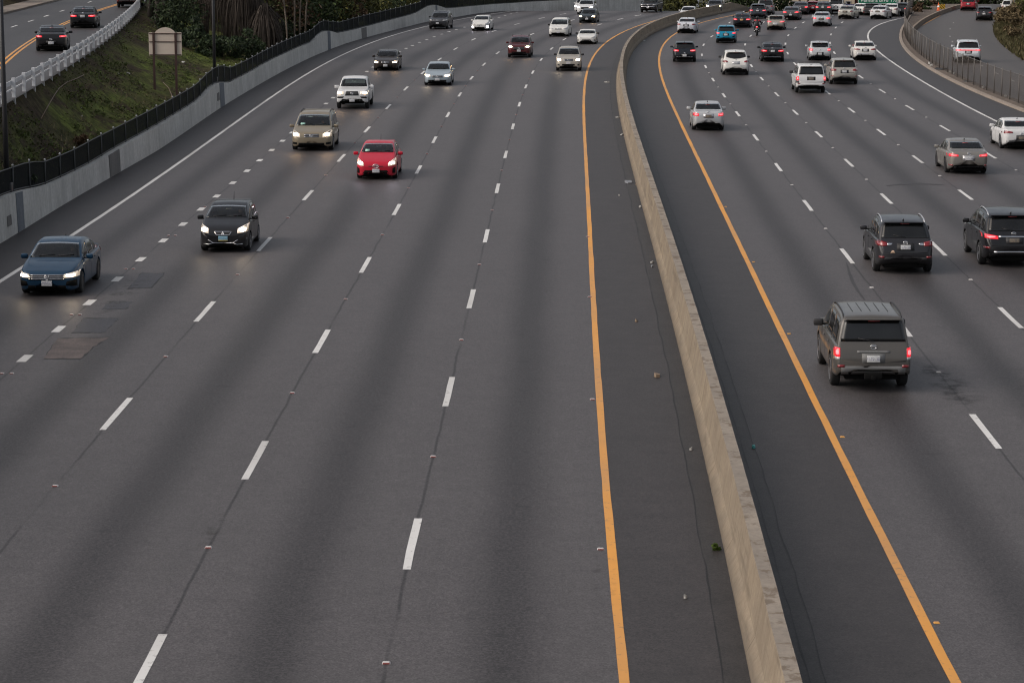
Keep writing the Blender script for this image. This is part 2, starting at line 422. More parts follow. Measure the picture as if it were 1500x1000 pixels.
class Body:
    def __init__(s, preset, L=None, W=None, Hh=None, clad=False, rear_open=False):
        p = PRE[preset]
        s.p = p
        s.kind = p['kind']
        s.L = L or p['L']; s.W = W or p['W']; s.H = Hh or p['H']
        s.kx = s.L / p['L']; s.kz = s.H / p['H']
        kx, kz = s.kx, s.kz
        s.r = p['r']
        s.fa = p['fa'] * kx; s.ra = s.L - p['ra'] * kx
        s.zt = pchip([(a * kx, b * kz) for a, b in p['zt']])
        s.zs = pchip([(a * kx, b * kz) for a, b in p['zsh']])
        s.wf = pchip([(a * kx, b * s.W / 2) for a, b in p['w']])
        s.zb = pchip([(a * kx, b * kz) for a, b in p['zb']])
        s.tum = p['tum']
        s.cowl, s.wtop, s.rtop, s.rbase = (p[k] * kx for k in ('cowl', 'wtop', 'rtop', 'rbase'))
        s.pillars = [(a * kx, b * kx) for a, b in p['pillars']]
        s.clad = clad
        s.zc0 = s.zt(s.cowl) + .025; s.zc1 = s.zt(s.wtop) - .015
        s.yb = .84 * s.wf(s.cowl + .2); s.yt = s.rail(s.wtop)[0]
        s.zr1 = s.zt(s.rtop) - .03; s.zr0 = s.zt(s.rbase) + (.02 if s.kind in ('sedan', 'coupe') else .03)
        s.ytr = s.rail(s.rtop)[0]; s.ybr = (.86 if s.kind == 'suv' else .80) * s.wf(s.rbase)
        s.holes = [(True, s.cowl - .1, s.wtop + .1, s.zc0 + .015, s.zc1 - .04, s.yb - .02, s.yt * .9 - .02),
                   (rear_open, s.rtop - .1, s.rbase + .2, s.zr0 + .015, s.zr1 - .02, s.ybr - .02, s.ytr * .92 - .02)]
        st = set()
        ends = [0, .012, .03, .055, .085, .12, .17, .23, .3]
        for e in ends:
            st.add(round(e, 4)); st.add(round(s.L - e, 4))
        n = int(s.L / .085)
        for i in range(n + 1):
            x = .3 + (s.L - .6) * i / n
            st.add(round(x, 4))
        for c in (s.fa, s.ra):
            for k in range(0, 181, 15):
                st.add(round(c + (s.r + .055) * math.cos(R(k)), 4))
        st = sorted(x for x in st if 0 <= x <= s.L)
        st2 = [st[0]]
        for x in st[1:]:
            if x - st2[-1] > .006: st2.append(x)
        s.st = st2

    def rail(s, x):
        w = s.wf(x); zs = s.zs(x); e = max(.015, s.zt(x) - zs)
        return .925 * w - s.tum * e, zs + .86 * e

    def ring(s, x):
        w = s.wf(x); zb = s.zb(x); zs = s.zs(x); e = max(.015, s.zt(x) - zs)
        zlo = zb
        Ra = s.r + .055
        for c in (s.fa, s.ra):
            d = abs(x - c)
            if d < Ra: zlo = max(zlo, s.r + math.sqrt(max(0, Ra * Ra - d * d)))
        zlo = min(zlo, zs - .06)
        y7 = .925 * w - s.tum * e
        mid = max(zlo + .03, zb + .52 * (zs - zb))
        sh = max(mid + .015, zs - .075)
        low = [(0, zb + .04), (.58 * w, zb + .03), (.60 * w, zlo), (.93 * w, zlo)]
        up = [(.982 * w, min(zlo + .05, mid - .01)), (1.0 * w, mid), (.985 * w, sh), (.955 * w, zs), (.925 * w, zs + .02 * min(1, e / .1)), (y7, zs + .86 * e), (.72 * y7, zs + .965 * e), (.36 * y7, zs + .99 * e), (0, zs + e)]
        return low + catmull(up, 3)

    def build(s):
        bm = B()
        rings = []
        for x in s.st:
            pr = s.ring(x)
            left = [bm.verts.new((s.L / 2 - x, y, z)) for y, z in pr]
            right = [left[0]] + [bm.verts.new((s.L / 2 - x, -y, z)) for y, z in pr[1:-1]] + [left[-1]]
            rings.append((left, right))
        nlow = 4
        for i in range(len(rings) - 1):
            for side in (0, 1):
                a, b = rings[i][side], rings[i + 1][side]
                for j in range(len(a) - 1):
                    q = [a[j], a[j + 1], b[j + 1], b[j]]
                    if side: q = q[::-1]
                    try:
                        f = bm.faces.new(q)
                        if j < nlow - 1 or (s.clad and j < nlow + 1): f.material_index = 1
                    except ValueError: pass
        for rg, rev in ((rings[0], False), (rings[-1], True)):
            lp = rg[0] + rg[1][1:-1][::-1]
            if rev: lp = lp[::-1]
            c = bm.verts.new(sum((v.co for v in lp), Vector()) / len(lp))
            for k in range(len(lp)):
                try: bm.faces.new((lp[k], lp[(k + 1) % len(lp)], c))
                except ValueError: pass
        bmesh.ops.recalc_face_normals(bm, faces=bm.faces)
        s.bvh = BVHTree.FromBMesh(bm)
        gone = []
        for f in bm.faces:                        # openings under the windscreen and rear window
            for (on, s0, s1, zlo, zhi, yb, yt) in s.holes:
                if not on: continue
                c = f.calc_center_median(); cs = s.L / 2 - c.x
                if not (s0 < cs < s1): continue
                ins = [zlo < v.co.z < zhi and abs(v.co.y) < yb + (yt - yb) * (v.co.z - zlo) / (zhi - zlo) for v in f.verts]
                if all(ins): gone.append(f)
                elif zlo < c.z < zhi and abs(c.y) < yb + (yt - yb) * (c.z - zlo) / (zhi - zlo): f.material_index = 1
        bmesh.ops.delete(bm, geom=gone, context='FACES')
        return bm

    def cast(s, d, a, b):
        if d == 'F': o, v = Vector((s.L, a, b)), Vector((-1, 0, 0))
        elif d == 'R': o, v = Vector((-s.L, a, b)), Vector((1, 0, 0))
        elif d == 'S+': o, v = Vector((a, 3, b)), Vector((0, -1, 0))
        elif d == 'S-': o, v = Vector((a, -3, b)), Vector((0, 1, 0))
        else: o, v = Vector((a, b, 4)), Vector((0, 0, -1))
        hit, n, i, dist = s.bvh.ray_cast(o, v)
        if hit is None:
            if d in ('F', 'R'): guess = Vector(((1 if d == 'F' else -1) * (s.L / 2 - .1), a, b))
            elif d[0] == 'S': guess = Vector((a, (1 if d == 'S+' else -1) * s.W / 2, b))
            else: guess = Vector((a, b, s.H))
            hit, n, i, dist = s.bvh.find_nearest(guess)
        return hit, n

    def patch(s, bm, d, top, bot, nu=8, nv=4, off=.006, skirt=.02, mi=0):
        """sheet laid on the body between an upper and a lower edge line, with its rim turned in"""
        def samp(pl, t):
            n = len(pl) - 1
            k = min(n - 1, int(t * n)); f = t * n - k
            return pl[k][0] + (pl[k + 1][0] - pl[k][0]) * f, pl[k][1] + (pl[k + 1][1] - pl[k][1]) * f
        g = []; lowv = {}
        for j in range(nv + 1):
            row = []
            for i in range(nu + 1):
                a, b = samp(top, i / nu); c, e = samp(bot, i / nu)
                q = j / nv
                h, n = s.cast(d, a + (c - a) * q, b + (e - b) * q)
                row.append(bm.verts.new(h + n * off))
                if j in (0, nv) or i in (0, nu): lowv[(j, i)] = bm.verts.new(h - n * skirt)
            g.append(row)
        fs = []
        for j in range(nv):
            for i in range(nu):
                fs.append(bm.faces.new((g[j][i], g[j][i + 1], g[j + 1][i + 1], g[j + 1][i])))
        per = [(0, i) for i in range(nu + 1)] + [(j, nu) for j in range(1, nv + 1)] + [(nv, i) for i in range(nu - 1, -1, -1)] + [(j, 0) for j in range(nv - 1, 0, -1)]
        for k in range(len(per)):
            p, q = per[k], per[(k + 1) % len(per)]
            fs.append(bm.faces.new((g[p[0]][p[1]], lowv[p], lowv[q], g[q[0]][q[1]])))
        for f in fs: f.material_index = mi
        bmesh.ops.recalc_face_normals(bm, faces=fs)
        ctr = g[nv // 2][nu // 2]
        n0 = fs[len(fs) // 2 if False else (nv // 2) * nu + nu // 2]
        want = {'F': Vector((1, 0, 0)), 'R': Vector((-1, 0, 0)), 'S+': Vector((0, 1, 0)), 'S-': Vector((0, -1, 0)), 'T': Vector((0, 0, 1))}[d]
        n0.normal_update()
        if n0.normal.dot(want) < 0: bmesh.ops.reverse_faces(bm, faces=fs)

def quad(y0, y1, z0, z1, s0=0.0, s1=0.0):
    return [(y0, z1 + s0), (y1, z1 + s1)], [(y0, z0 + s0), (y1, z0 + s1)]

WHEEL_CACHE = {}
def wheel_meshes(r, dark):
    k = (round(r, 3), dark)
    if k in WHEEL_CACHE: return WHEEL_CACHE[k]
    bm = B()
    ri = r * .66
    lathe(bm, [(ri, -.10), (r * .9, -.11), (r * .975, -.095), (r, -.06), (r, .06), (r * .975, .095), (r * .9, .11), (ri, .10)], 28)
    o1 = obj('wheel', bm, M_tyre)
    bm = B()
    lathe(bm, [(ri * 1.02, .102), (ri * .93, .106), (ri * .90, .05), (.04, .04)], 24, mi=1)
    for k5 in range(5):
        a = 2 * math.pi * k5 / 5
        rot = Matrix.Rotation(a, 3, 'Y')
        box(bm, rot @ Vector((ri * .5, .085, 0)), (ri * .95, .03, ri * .24), rot)
    lathe(bm, [(ri * .25, .06), (ri * .25, .105), (.01, .11)], 12)
    lathe(bm, [(ri * 1.03, .09), (ri * 1.03, .112), (ri * .93, .112), (ri * .92, .09)], 24)
    o2 = obj('rim', bm, [M_rimdark if dark else M_rim, M_black], smooth=False)
    WHEEL_CACHE[k] = (o1.data, o2.data)
    for o in (o1, o2): bpy.data.objects.remove(o)
    return WHEEL_CACHE[k]

def emblem(bm, c, nx, kind, sz=.07):
    """small badge in the y-z plane facing nx"""
    cx, cy, cz = c
    if kind == 'diamonds':
        for k in range(3):
            a = R(90 + 120 * k)
            d = Vector((0, math.cos(a), math.sin(a))) * sz
            e = Vector((0, math.cos(a + R(60)), math.sin(a + R(60)))) * sz * .58
            f_ = Vector((0, math.cos(a - R(60)), math.sin(a - R(60)))) * sz * .58
            o = Vector(c)
            fr = [o, o + e, o + d, o + f_]
            a1 = [bm.verts.new(p + Vector((nx * .012, 0, 0))) for p in fr]
            a0 = [bm.verts.new(p - Vector((nx * .012, 0, 0))) for p in fr]
            bm.faces.new(a1); bm.faces.new(a0[::-1])
            for q in range(4): bm.faces.new((a1[q], a0[q], a0[(q + 1) % 4], a1[(q + 1) % 4]))
        bmesh.ops.recalc_face_normals(bm, faces=bm.faces)
        return
    ax = 1.0 if kind == 'ring' else 1.45
    def ell(k, sc_): 
        t = 2 * math.pi * k / 20
        return Vector((cx + nx * .012, cy + sz * ax * sc_ * math.cos(t), cz + sz * sc_ * math.sin(t)))
    tube(bm, [ell(k, 1) for k in range(21)], .009, 6, caps=False)
    if kind == 'ring':
        for pl in ([(-.35, .75), (0, 0.05), (.35, .75)], [(-.75, .45), (-.4, -.7), (0, .02), (.4, -.7), (.75, .45)]):
            tube(bm, [Vector((cx + nx * .012, cy + a * sz, cz + b * sz)) for a, b in pl], .008, 6)
    elif kind == 'ovals':
        tube(bm, [Vector((cx + nx * .012, cy + sz * .5 * math.cos(2 * math.pi * k / 16), cz + sz * .92 * math.sin(2 * math.pi * k / 16))) for k in range(17)], .008, 6, caps=False)
        tube(bm, [Vector((cx + nx * .012, cy + sz * .95 * math.cos(2 * math.pi * k / 16), cz + sz * .45 + sz * .42 * math.sin(2 * math.pi * k / 16))) for k in range(17)], .008, 6, caps=False)
    else:
        box(bm, (cx + nx * .008, cy, cz), (.014, sz * 2.2, sz * .9), bevel=.005)

def make_car(S):
    """S: dictionary that describes one vehicle"""
    b = Body(S['pre'], S.get('L'), S.get('W'), S.get('H'), S.get('clad', False), S.get('glass_rear') is None and not S.get('rear_round'))
    hw = b.W / 2; kz = b.kz; L = b.L
    root = empty(S.get('name', 'car'))
    pm = paint(S['paint'][0], S['paint'][1], S['paint'][2] if len(S['paint']) > 2 else 0.0)
    lowm = M_black if S.get('clad') else M_under
    obj('body', b.build(), [pm, lowm], root)
    gl = S.get('glass', M_glass)
    glr = S.get('glass_rear', gl)
    X = lambda s_: L / 2 - s_
    tintr = glr
    # underbody block, axles and wheels
    bm = B()
    zc = b.zb(L / 2)
    box(bm, (0, 0, zc + .05), (L - .6, b.W * .70, .22), bevel=.04)  # black box added to block light beneath the car
    for s_ in (b.fa, b.ra):
        box(bm, (X(s_), 0, b.r + .12), (b.r * 2 + .1, b.W * .80, .34), bevel=.05)
        tube(bm, [(X(s_), -hw + .12, b.r), (X(s_), hw - .12, b.r)], .05, 8)
    obj('chassis_light_block', bm, M_under, root)
    me_t, me_r = wheel_meshes(b.r, S.get('rim') == 'dark')
    for s_ in (b.fa, b.ra):
        for sd in (1, -1):
            w = bpy.data.objects.new('wheel', me_t); link(w, root)
            w.location = (X(s_), sd * (hw - .115), b.r)
            if sd < 0: w.rotation_euler = (0, 0, math.pi)
            rm = bpy.data.objects.new('rim', me_r); link(rm, w)
    # windscreen, rear window, side windows
    zc0 = b.zt(b.cowl) + .025; zc1 = b.zt(b.wtop) - .015
    yb = .84 * b.wf(b.cowl + .2); yt, _ = b.rail(b.wtop)
    bm = B()
    n_ = 9
    top = [((-1 + 2 * k / n_) * yt * .90, zc1 - .012 * abs(-1 + 2 * k / n_) ** 2 * 2.2) for k in range(n_ + 1)]
    bot = [((-1 + 2 * k / n_) * yb, zc0 - .01) for k in range(n_ + 1)]
    b.patch(bm, 'F', top, bot, 14, 8, .004, .015)
    ws = obj('windshield', bm, M_glassc, root)
    if S.get('wiper', True):
        for y0, y1 in ((.1, .62), (-.55, -.02)):
            bm = B()
            a, n1 = b.cast('F', y0 * hw, zc0 + .02); c, n2 = b.cast('F', y1 * hw, zc0 + .055)
            tube(bm, [a + n1 * .02, c + n2 * .02], .011, 5)
            obj('wiper', bm, M_black, ws)
    if S.get('sticker'):
        bm = B()
        b.patch(bm, 'F', *quad(-.62 * hw, -.40 * hw, zc0 + .035, zc0 + .11), 2, 2, .007, .003)
        obj('sticker', bm, plain("pale_sticker", (0.35, 0.6, 0.5), .5), ws)
    zr1 = b.zt(b.rtop) - .03; zr0 = b.zt(b.rbase) + (.02 if b.kind in ('sedan', 'coupe') else .03)
    ytr, _ = b.rail(b.rtop); ybr = .80 * b.wf(b.rbase)
    if b.kind == 'suv': ybr = .86 * b.wf(b.rbase)
    rwt = S.get('rear_round', 0.0)
    top = [((1 - 2 * k / n_) * ytr * .92, zr1 - rwt * abs(1 - 2 * k / n_) ** 2.5 * .5) for k in range(n_ + 1)]
    bot = [((1 - 2 * k / n_) * ybr * (1 - rwt * .25), zr0 + rwt * abs(1 - 2 * k / n_) ** 2 * .9) for k in range(n_ + 1)]
    bm = B()
    b.patch(bm, 'R', top, bot, 14, 6, .004, .015)
    rw = obj('rear_window', bm, M_glassc if b.holes[1][0] else tintr, root)
    if b.kind in ('suv', 'hatch'):
        bm = B()
        zsp = b.zt(b.rtop)
        h, n = b.cast('R', 0, zr1 + .01)
        box(bm, (h.x - .03, 0, zsp - .005), (.20, ytr * 1.75, .03), Matrix.Rotation(R(7), 3, 'Y'), bevel=.012)
        obj('spoiler', bm, S.get('spoiler', pm), root)
        bm = B()
        h, n = b.cast('R', -.02, zsp - .035)
        box(bm, h + Vector((-.045, 0, 0)), (.02, .28, .025))
        obj('brake_light', bm, M_tailoff, root)
        bm = B()
        a, n1 = b.cast('R', 0, zr0 + .01); c, n2 = b.cast('R', .36, zr0 + .07)
        tube(bm, [a + n1 * .022, c + n2 * .022], .012, 5)
        obj('rear_wiper', bm, M_black, rw)
    elif b.kind == 'sedan':
        bm = B()
        h, n = b.cast('R', 0, zr1 - .05)
        box(bm, h + n * .008, (.015, .24, .03))
        obj('brake_light', bm, M_tailoff, root)
    for (p0, p1) in b.pillars:
        for sd in ('S+', 'S-'):
            bm = B()
            m_ = 5
            xs = [p0 + (p1 - p0) * k / m_ for k in range(m_ + 1)]
            top = [(X(x), b.zs(x) + .80 * max(.02, b.zt(x) - b.zs(x))) for x in xs]
            bot = [(X(x), b.zs(x) + .045) for x in xs]
            top = [(a, max(t_, bb + .012)) for (a, t_), (_, bb) in zip(top, bot)]
            b.patch(bm, sd, top, bot, 8, 4, .004, .012)
            obj('side_window', bm, glr if p0 > b.pillars[0][0] + .1 else gl, root)
    # cabin: dashboard, wheel, seats
    sf = b.wtop + .42 * b.kx; zb_c = b.zb(L / 2)
    bm = B(); box(bm, (X(b.cowl + .38), 0, b.zs(b.cowl) - .10), (.62, b.W * .78, .20), bevel=.05); obj('dashboard', bm, M_black, root)
    bm = B()
    cst = Vector((X(b.cowl + .78), .36, b.zs(b.cowl) - .03))
    tube(bm, [cst + Vector((.08 * math.sin(2 * math.pi * k / 16), .18 * math.cos(2 * math.pi * k / 16), .17 * math.sin(2 * math.pi * k / 16))) for k in range(17)], .016, 6, caps=False)
    obj('steering_wheel', bm, M_black, root)
    bm = B(); box(bm, (X((b.cowl + b.rtop) / 2), 0, zb_c + .22), (b.rtop - b.cowl, b.W * .80, .06)); obj('cabin_floor', bm, M_under, root)
    for sd in (1, -1):
        bm = B(); ht = min(b.zt(sf) - .42, 1.12 * max(1, kz))
        box(bm, (X(sf), sd * .36, (ht + zb_c + .3) / 2), (.16, .48, ht - zb_c - .3), Matrix.Rotation(R(-10), 3, 'Y'), bevel=.05)
        st_ = obj('front_seat', bm, M_seat, root)
        bm = B(); box(bm, (X(sf + .06), sd * .36, ht + .11), (.10, .26, .18), bevel=.045); obj('headrest', bm, M_seat, st_)
    if b.kind != 'coupe' and b.kind != 'pickup':
        sr = min(b.rtop - .15, sf + .95); hr = min(b.zt(sr) - .40, 1.05 * max(1, kz))
        bm = B(); box(bm, (X(sr), 0, (hr + zb_c + .3) / 2), (.16, b.W * .70, hr - zb_c - .3), Matrix.Rotation(R(-12), 3, 'Y'), bevel=.05)
        rs = obj('rear_seat', bm, M_seat, root)
        for y in (-.42, .42):
            bm = B(); box(bm, (X(sr + .05), y, hr + .07), (.09, .24, .13), bevel=.04); obj('headrest', bm, M_seat, rs)
    bm = B(); box(bm, (X(b.wtop - .02), 0, b.zt(b.wtop) - .14), (.03, .22, .06), bevel=.012); obj('rearview_mirror', bm, M_silvertrim, root)
    # mirrors and door handles
    ms = b.cowl + .42 * b.kx
    for sd in (1, -1):
        bm = B()
        y0 = b.wf(ms) * .93; z0 = b.zs(ms) + .10
        big = S.get('mirror', 1.0)
        vs = box(bm, (X(ms), sd * (y0 + .15), z0), (.12 * big, .21 * big, .145 * big), Matrix.Rotation(R(-8 * sd), 3, 'Z'), bevel=.035)
        box(bm, (X(ms) + .01, sd * (y0 + .03), z0 - .05), (.07, .12, .04), mi=1)
        obj('side_mirror', bm, [S.get('mirror_mat', pm), M_black], root)
        for (p0, p1) in b.pillars[:2]:
            if b.kind == 'coupe' and p0 != b.pillars[0][0]: continue
            bm = B()
            hs = p1 - .14; hz = b.zs(hs) - .11
            h, n = b.cast('S+' if sd > 0 else 'S-', X(hs), hz)
            box(bm, h + n * .018, (.19, .022, .028), bevel=.008)
            obj('door_handle', bm, S.get('handle', pm), root)
    # door shut lines and sill
    for sd in ('S+', 'S-'):
        cuts = [b.pillars[0][0] - .20] + [p1 + .04 for p0, p1 in b.pillars[:2]]
        for cs in cuts:
            zt_, zb_ = b.zs(cs) + .01, b.zb(cs) + .12
            if abs(cs - b.ra) < b.r + .08: zb_ = max(zb_, b.r * 2 + .02)
            bm = B()
            b.patch(bm, sd, [(X(cs), zt_), (X(cs + .012), zt_)], [(X(cs), zb_), (X(cs + .012), zb_)], 1, 5, .0015, .004)
            obj('door_seam', bm, M_under, root)
    # roof furniture
    if S.get('rails'):
        rk = S['rails']
        for sd in (1, -1):
            bm = B()
            s0, s1 = b.wtop + .30, b.rtop - .12
            pts = []
            for k in range(9):
                x = s0 + (s1 - s0) * k / 8
                y, z = b.rail(x)
                e = math.sin(math.pi * k / 8) ** .35 if 0 < k < 8 else 0
                h, n = b.cast('T', X(x), sd * y * .93)
                pts.append((X(x), sd * y * .93, h.z - .005 + .065 * e))
            tube(bm, pts, .02, 7)
            obj('roof_rail', bm, {'silver': M_silvertrim, 'black': M_black}[rk], root)
    if S.get('ribs'):
        for y in (-.42, -.21, 0, .21, .42):
            bm = B()
            pts = []
            for k in range(6):
                x = b.wtop + .75 + (b.rtop - b.wtop - 1.35) * k / 5
                h, n = b.cast('T', X(x), y)
                pts.append(h + Vector((0, 0, .004)))
            tube(bm, pts, .009, 6)
            obj('roof_rib', bm, M_black, root)
    if S.get('rack'):
        for f_ in (.3, .72):
            bm = B()
            x = b.wtop + (b.rtop - b.wtop) * f_
            y, z = b.rail(x)
            hz = b.zt(x) + .06
            tube(bm, [(X(x), -y * .95, hz), (X(x), y * .95, hz)], .02, 6)
            obj('roof_rack', bm, M_black, root)
    if S.get('antenna', 'fin') == 'fin':
        bm = B()
        x = b.rtop - .15
        h, n = b.cast('T', X(x), 0)
        tube(bm, [h + Vector((.07, 0, 0)), h + Vector((0, 0, .03)), h + Vector((-.05, 0, .06))], [.03, .025, .012], 6)
        obj('antenna', bm, S.get('fin_mat', M_black), root)
    elif S.get('antenna') == 'mast':
        bm = B()
        x = b.rtop - .2
        h, n = b.cast('T', X(x), 0)
        tube(bm, [h, h + Vector((-.12, 0, .28))], [.012, .006], 5)
        obj('antenna', bm, M_black, root)
    # ---------------- the front
    fr = dict(hl=(.55, .93, .60, .73, .05), grille=(.36, .56, .68), intake=(.55, .27, .40), fog=None, plate=.42, bars=0, emblem='bar', lit=True)
    if b.kind == 'suv': fr.update(hl=(.55, .93, .74, .90, .05), grille=(.38, .70, .88), intake=(.5, .38, .52), plate=.55)
    if b.kind == 'pickup': fr.update(hl=(.60, .94, .86, 1.02, .03), grille=(.55, .78, 1.0), intake=(.6, .46, .58), plate=.60)
    if b.kind == 'coupe': fr.update(hl=(.52, .82, .56, .63, .05), grille=(.45, .28, .42), intake=None, plate=None)
    fr.update(S.get('front', {}))
    if fr['grille']:
        g = fr['grille']
        if len(g) == 3: tp, bt = quad(-g[0] * hw, g[0] * hw, g[1] * kz, g[2] * kz)
        else: tp, bt = [(a * hw, c * kz) for a, c in g[3]], [(a * hw, c * kz) for a, c in g[4]]
        bm = B(); b.patch(bm, 'F', tp, bt, 12, 3, .008, .02)
        gr = obj('grille', bm, M_black, root)
        for k in range(fr['bars']):
            bm = B()
            q = (k + .5) / fr['bars'] if fr['bars'] > 1 else .5
            pts = []
            n = len(tp) - 1
            for i in range(9):
                t_ = i / 8
                kk = min(n - 1, int(t_ * n)); f_ = t_ * n - kk
                a = tp[kk][0] + (tp[kk + 1][0] - tp[kk][0]) * f_; za = tp[kk][1] + (tp[kk + 1][1] - tp[kk][1]) * f_
                c = bt[kk][0] + (bt[kk + 1][0] - bt[kk][0]) * f_; zb_ = bt[kk][1] + (bt[kk + 1][1] - bt[kk][1]) * f_
                h, nn = b.cast('F', a + (c - a) * q, za + (zb_ - za) * q)
                pts.append(h + nn * .014)
            tube(bm, pts, .013, 5)
            obj('grille_bar', bm, M_chrome, gr)
        if fr.get('surround'):
            bm = B()
            n = 14
            loop = []
            def along(pl, t_):
                n2 = len(pl) - 1
                kk = min(n2 - 1, int(t_ * n2)); f_ = t_ * n2 - kk
                return (pl[kk][0] + (pl[kk + 1][0] - pl[kk][0]) * f_, pl[kk][1] + (pl[kk + 1][1] - pl[kk][1]) * f_)
            seq = [along(tp, i / n) for i in range(n + 1)] + [along(bt, 1 - i / n) for i in range(n + 1)]
            seq.append(seq[0])
            pts = []
            for a, z in seq:
                h, nn = b.cast('F', a, z)
                p = h + nn * .012
                if not pts or (p - pts[-1]).length > .004: pts.append(p)
            tube(bm, pts, .014, 5)
            obj('grille_surround', bm, M_chrome, gr)
        if fr['emblem']:
            bm = B()
            ze = (fr['emz'] if 'emz' in fr else (tp[0][1] + bt[0][1]) / 2 / kz) * kz
            h, n = b.cast('F', 0, ze)
            emblem(bm, (h.x + .012, 0, ze), 1, fr['emblem'], fr.get('emsize', .06))
            obj('emblem', bm, M_chrome, gr)
    if fr['intake']:
        g = fr['intake']
        bm = B()
        if len(g) == 3: tp, bt = quad(-g[0] * hw, g[0] * hw, g[1] * kz, g[2] * kz)
        else: tp, bt = [(a * hw, c * kz) for a, c in g[3]], [(a * hw, c * kz) for a, c in g[4]]
        b.patch(bm, 'F', tp, bt, 12, 2, .005, .015)
        obj('bumper_intake', bm, M_under, root)
    for (tp, bt, mt, nm) in fr.get('extra', []):
        for sg in (1, -1):
            bm = B()
            b.patch(bm, 'F', [(sg * a * hw, c * kz) for a, c in tp], [(sg * a * hw, c * kz) for a, c in bt], 6, 2, .009, .015)
            obj(nm, bm, mt, root)
    for pl, mt, nm in fr.get('strokes', []):
        for sg in (1, -1):
            bm = B()
            pts = []
            for a, z in pl:
                h, n = b.cast('F', sg * a * hw, z * kz)
                pts.append(h + n * .012)
            tube(bm, pts, .013, 5)
            obj(nm, bm, mt, root)
    hl = fr['hl']
    for sg in (1, -1):
        yi, yo = sg * hl[0] * hw, sg * hl[1] * hw
        if len(hl) == 5:
            tp = [(yi, hl[3] * kz - .03), (yo, hl[3] * kz + hl[4])]
            bt = [(yi, hl[2] * kz), (yo, hl[2] * kz + hl[4] * .5)]
        else:
            tp = [(sg * a * hw, c * kz) for a, c in hl[5]]; bt = [(sg * a * hw, c * kz) for a, c in hl[6]]
        bm = B(); b.patch(bm, 'F', tp, bt, 7, 3, .008, .02)
        lamp = obj('headlight', bm, M_headglow if fr['lit'] else M_lens, root)
        if fr['lit']:
            bm = B()
            cy = yi + (yo - yi) * fr.get('bulb', .5); cz = (tp[0][1] + tp[-1][1] + bt[0][1] + bt[-1][1]) / 4
            ex = abs(yo - yi) * .28; ez = abs(tp[0][1] - bt[0][1]) * .38
            b.patch(bm, 'F', [(cy - ex, cz + ez * .7), (cy, cz + ez), (cy + ex, cz + ez * .7)], [(cy - ex, cz - ez * .7), (cy, cz - ez), (cy + ex, cz - ez * .7)], 6, 3, .016, .01)
            obj('bulb', bm, fr['lit'] if fr['lit'] is not True else M_head, lamp)
    if fr['fog']:
        fy, fz, fs, lit = fr['fog']
        for sg in (1, -1):
            bm = B()
            b.patch(bm, 'F', *quad(sg * fy * hw - fs, sg * fy * hw + fs, fz * kz - fs * .7, fz * kz + fs * .7), 3, 3, .009, .01)
            obj('fog_light', bm, lit or M_black, root)
    if fr['plate']:
        h, n = b.cast('F', 0, fr['plate'] * kz)
        bm = B(); box(bm, (0, 0, 0), (.014, .31, .155), bevel=.004)
        obj('license_plate', bm, fr.get('plate_mat', M_plate), root, loc=(h.x + .018, fr.get('plate_y', 0), fr['plate'] * kz))
    # ---------------- the rear
    rr = dict(tl=(.52, .93, .80, .93, .02), lit=True, plate=.70, plate_mat=M_plate, intake=(.62, .26, .36), refl=None, strip=None, diff=None, emblem='bar')
    if b.kind == 'suv': rr.update(tl=(.62, .94, .93, 1.07, .02), plate=.88, intake=(.80, .32, .56), refl=(.82, .62))
    if b.kind == 'hatch': rr.update(tl=(.60, .93, .82, .98, .02), plate=.72)
    if b.kind == 'pickup': rr.update(tl=(.86, .99, .80, 1.05, 0), plate=.66, intake=(.9, .46, .62))
    if S['pre'] == 'boxsuv': rr.update(tl=(.83, .975, .82, 1.03, 0), plate=.80, intake=(.93, .40, .62))
    rr.update(S.get('rear', {}))
    tl = rr['tl']
    for sg in (1, -1):
        yi, yo = sg * tl[0] * hw, sg * tl[1] * hw
        if len(tl) == 5:
            tp = [(yi, tl[3] * kz), (yo, tl[3] * kz + tl[4])]; bt = [(yi, tl[2] * kz + .02), (yo, tl[2] * kz + tl[4] * .6)]
        else:
            tp = [(sg * a * hw, c * kz) for a, c in tl[5]]; bt = [(sg * a * hw, c * kz) for a, c in tl[6]]
        bm = B(); b.patch(bm, 'R', tp, bt, 7, 4, .010, .02)
        lamp = obj('taillight', bm, M_tail if rr['lit'] else M_tailoff, root)
        if rr['lit']:
            bm = B()
            cy = yi + (yo - yi) * .45; cz = (tp[0][1] + tp[-1][1] + bt[0][1] + bt[-1][1]) / 4
            ex = abs(yo - yi) * .25; ez = abs(tp[0][1] - bt[0][1]) * .28
            b.patch(bm, 'R', [(cy - ex, cz + ez * .7), (cy, cz + ez), (cy + ex, cz + ez * .7)], [(cy - ex, cz - ez * .7), (cy, cz - ez), (cy + ex, cz - ez * .7)], 4, 3, .016, .01)
            obj('bulb', bm, M_tailcore, lamp)
    if rr['strip']:
        st = rr['strip']
        bm = B(); b.patch(bm, 'R', *quad(-st[0] * hw, st[0] * hw, st[1] * kz, st[2] * kz), 10, 2, .009, .015)
        obj('trunk_strip', bm, st[3], root)
    for (tp, bt, mt, nm) in rr.get('extra', []):
        for sg in (1, -1):
            bm = B()
            b.patch(bm, 'R', [(sg * a * hw, c * kz) for a, c in tp], [(sg * a * hw, c * kz) for a, c in bt], 6, 2, .009, .015)
            obj(nm, bm, mt, root)
    for (tp, bt, mt, nm) in rr.get('mid', []):
        bm = B()
        b.patch(bm, 'R', [(a * hw, c * kz) for a, c in tp], [(a * hw, c * kz) for a, c in bt], 10, 3, rr.get('midoff', .010), .015)
        obj(nm, bm, mt, root)
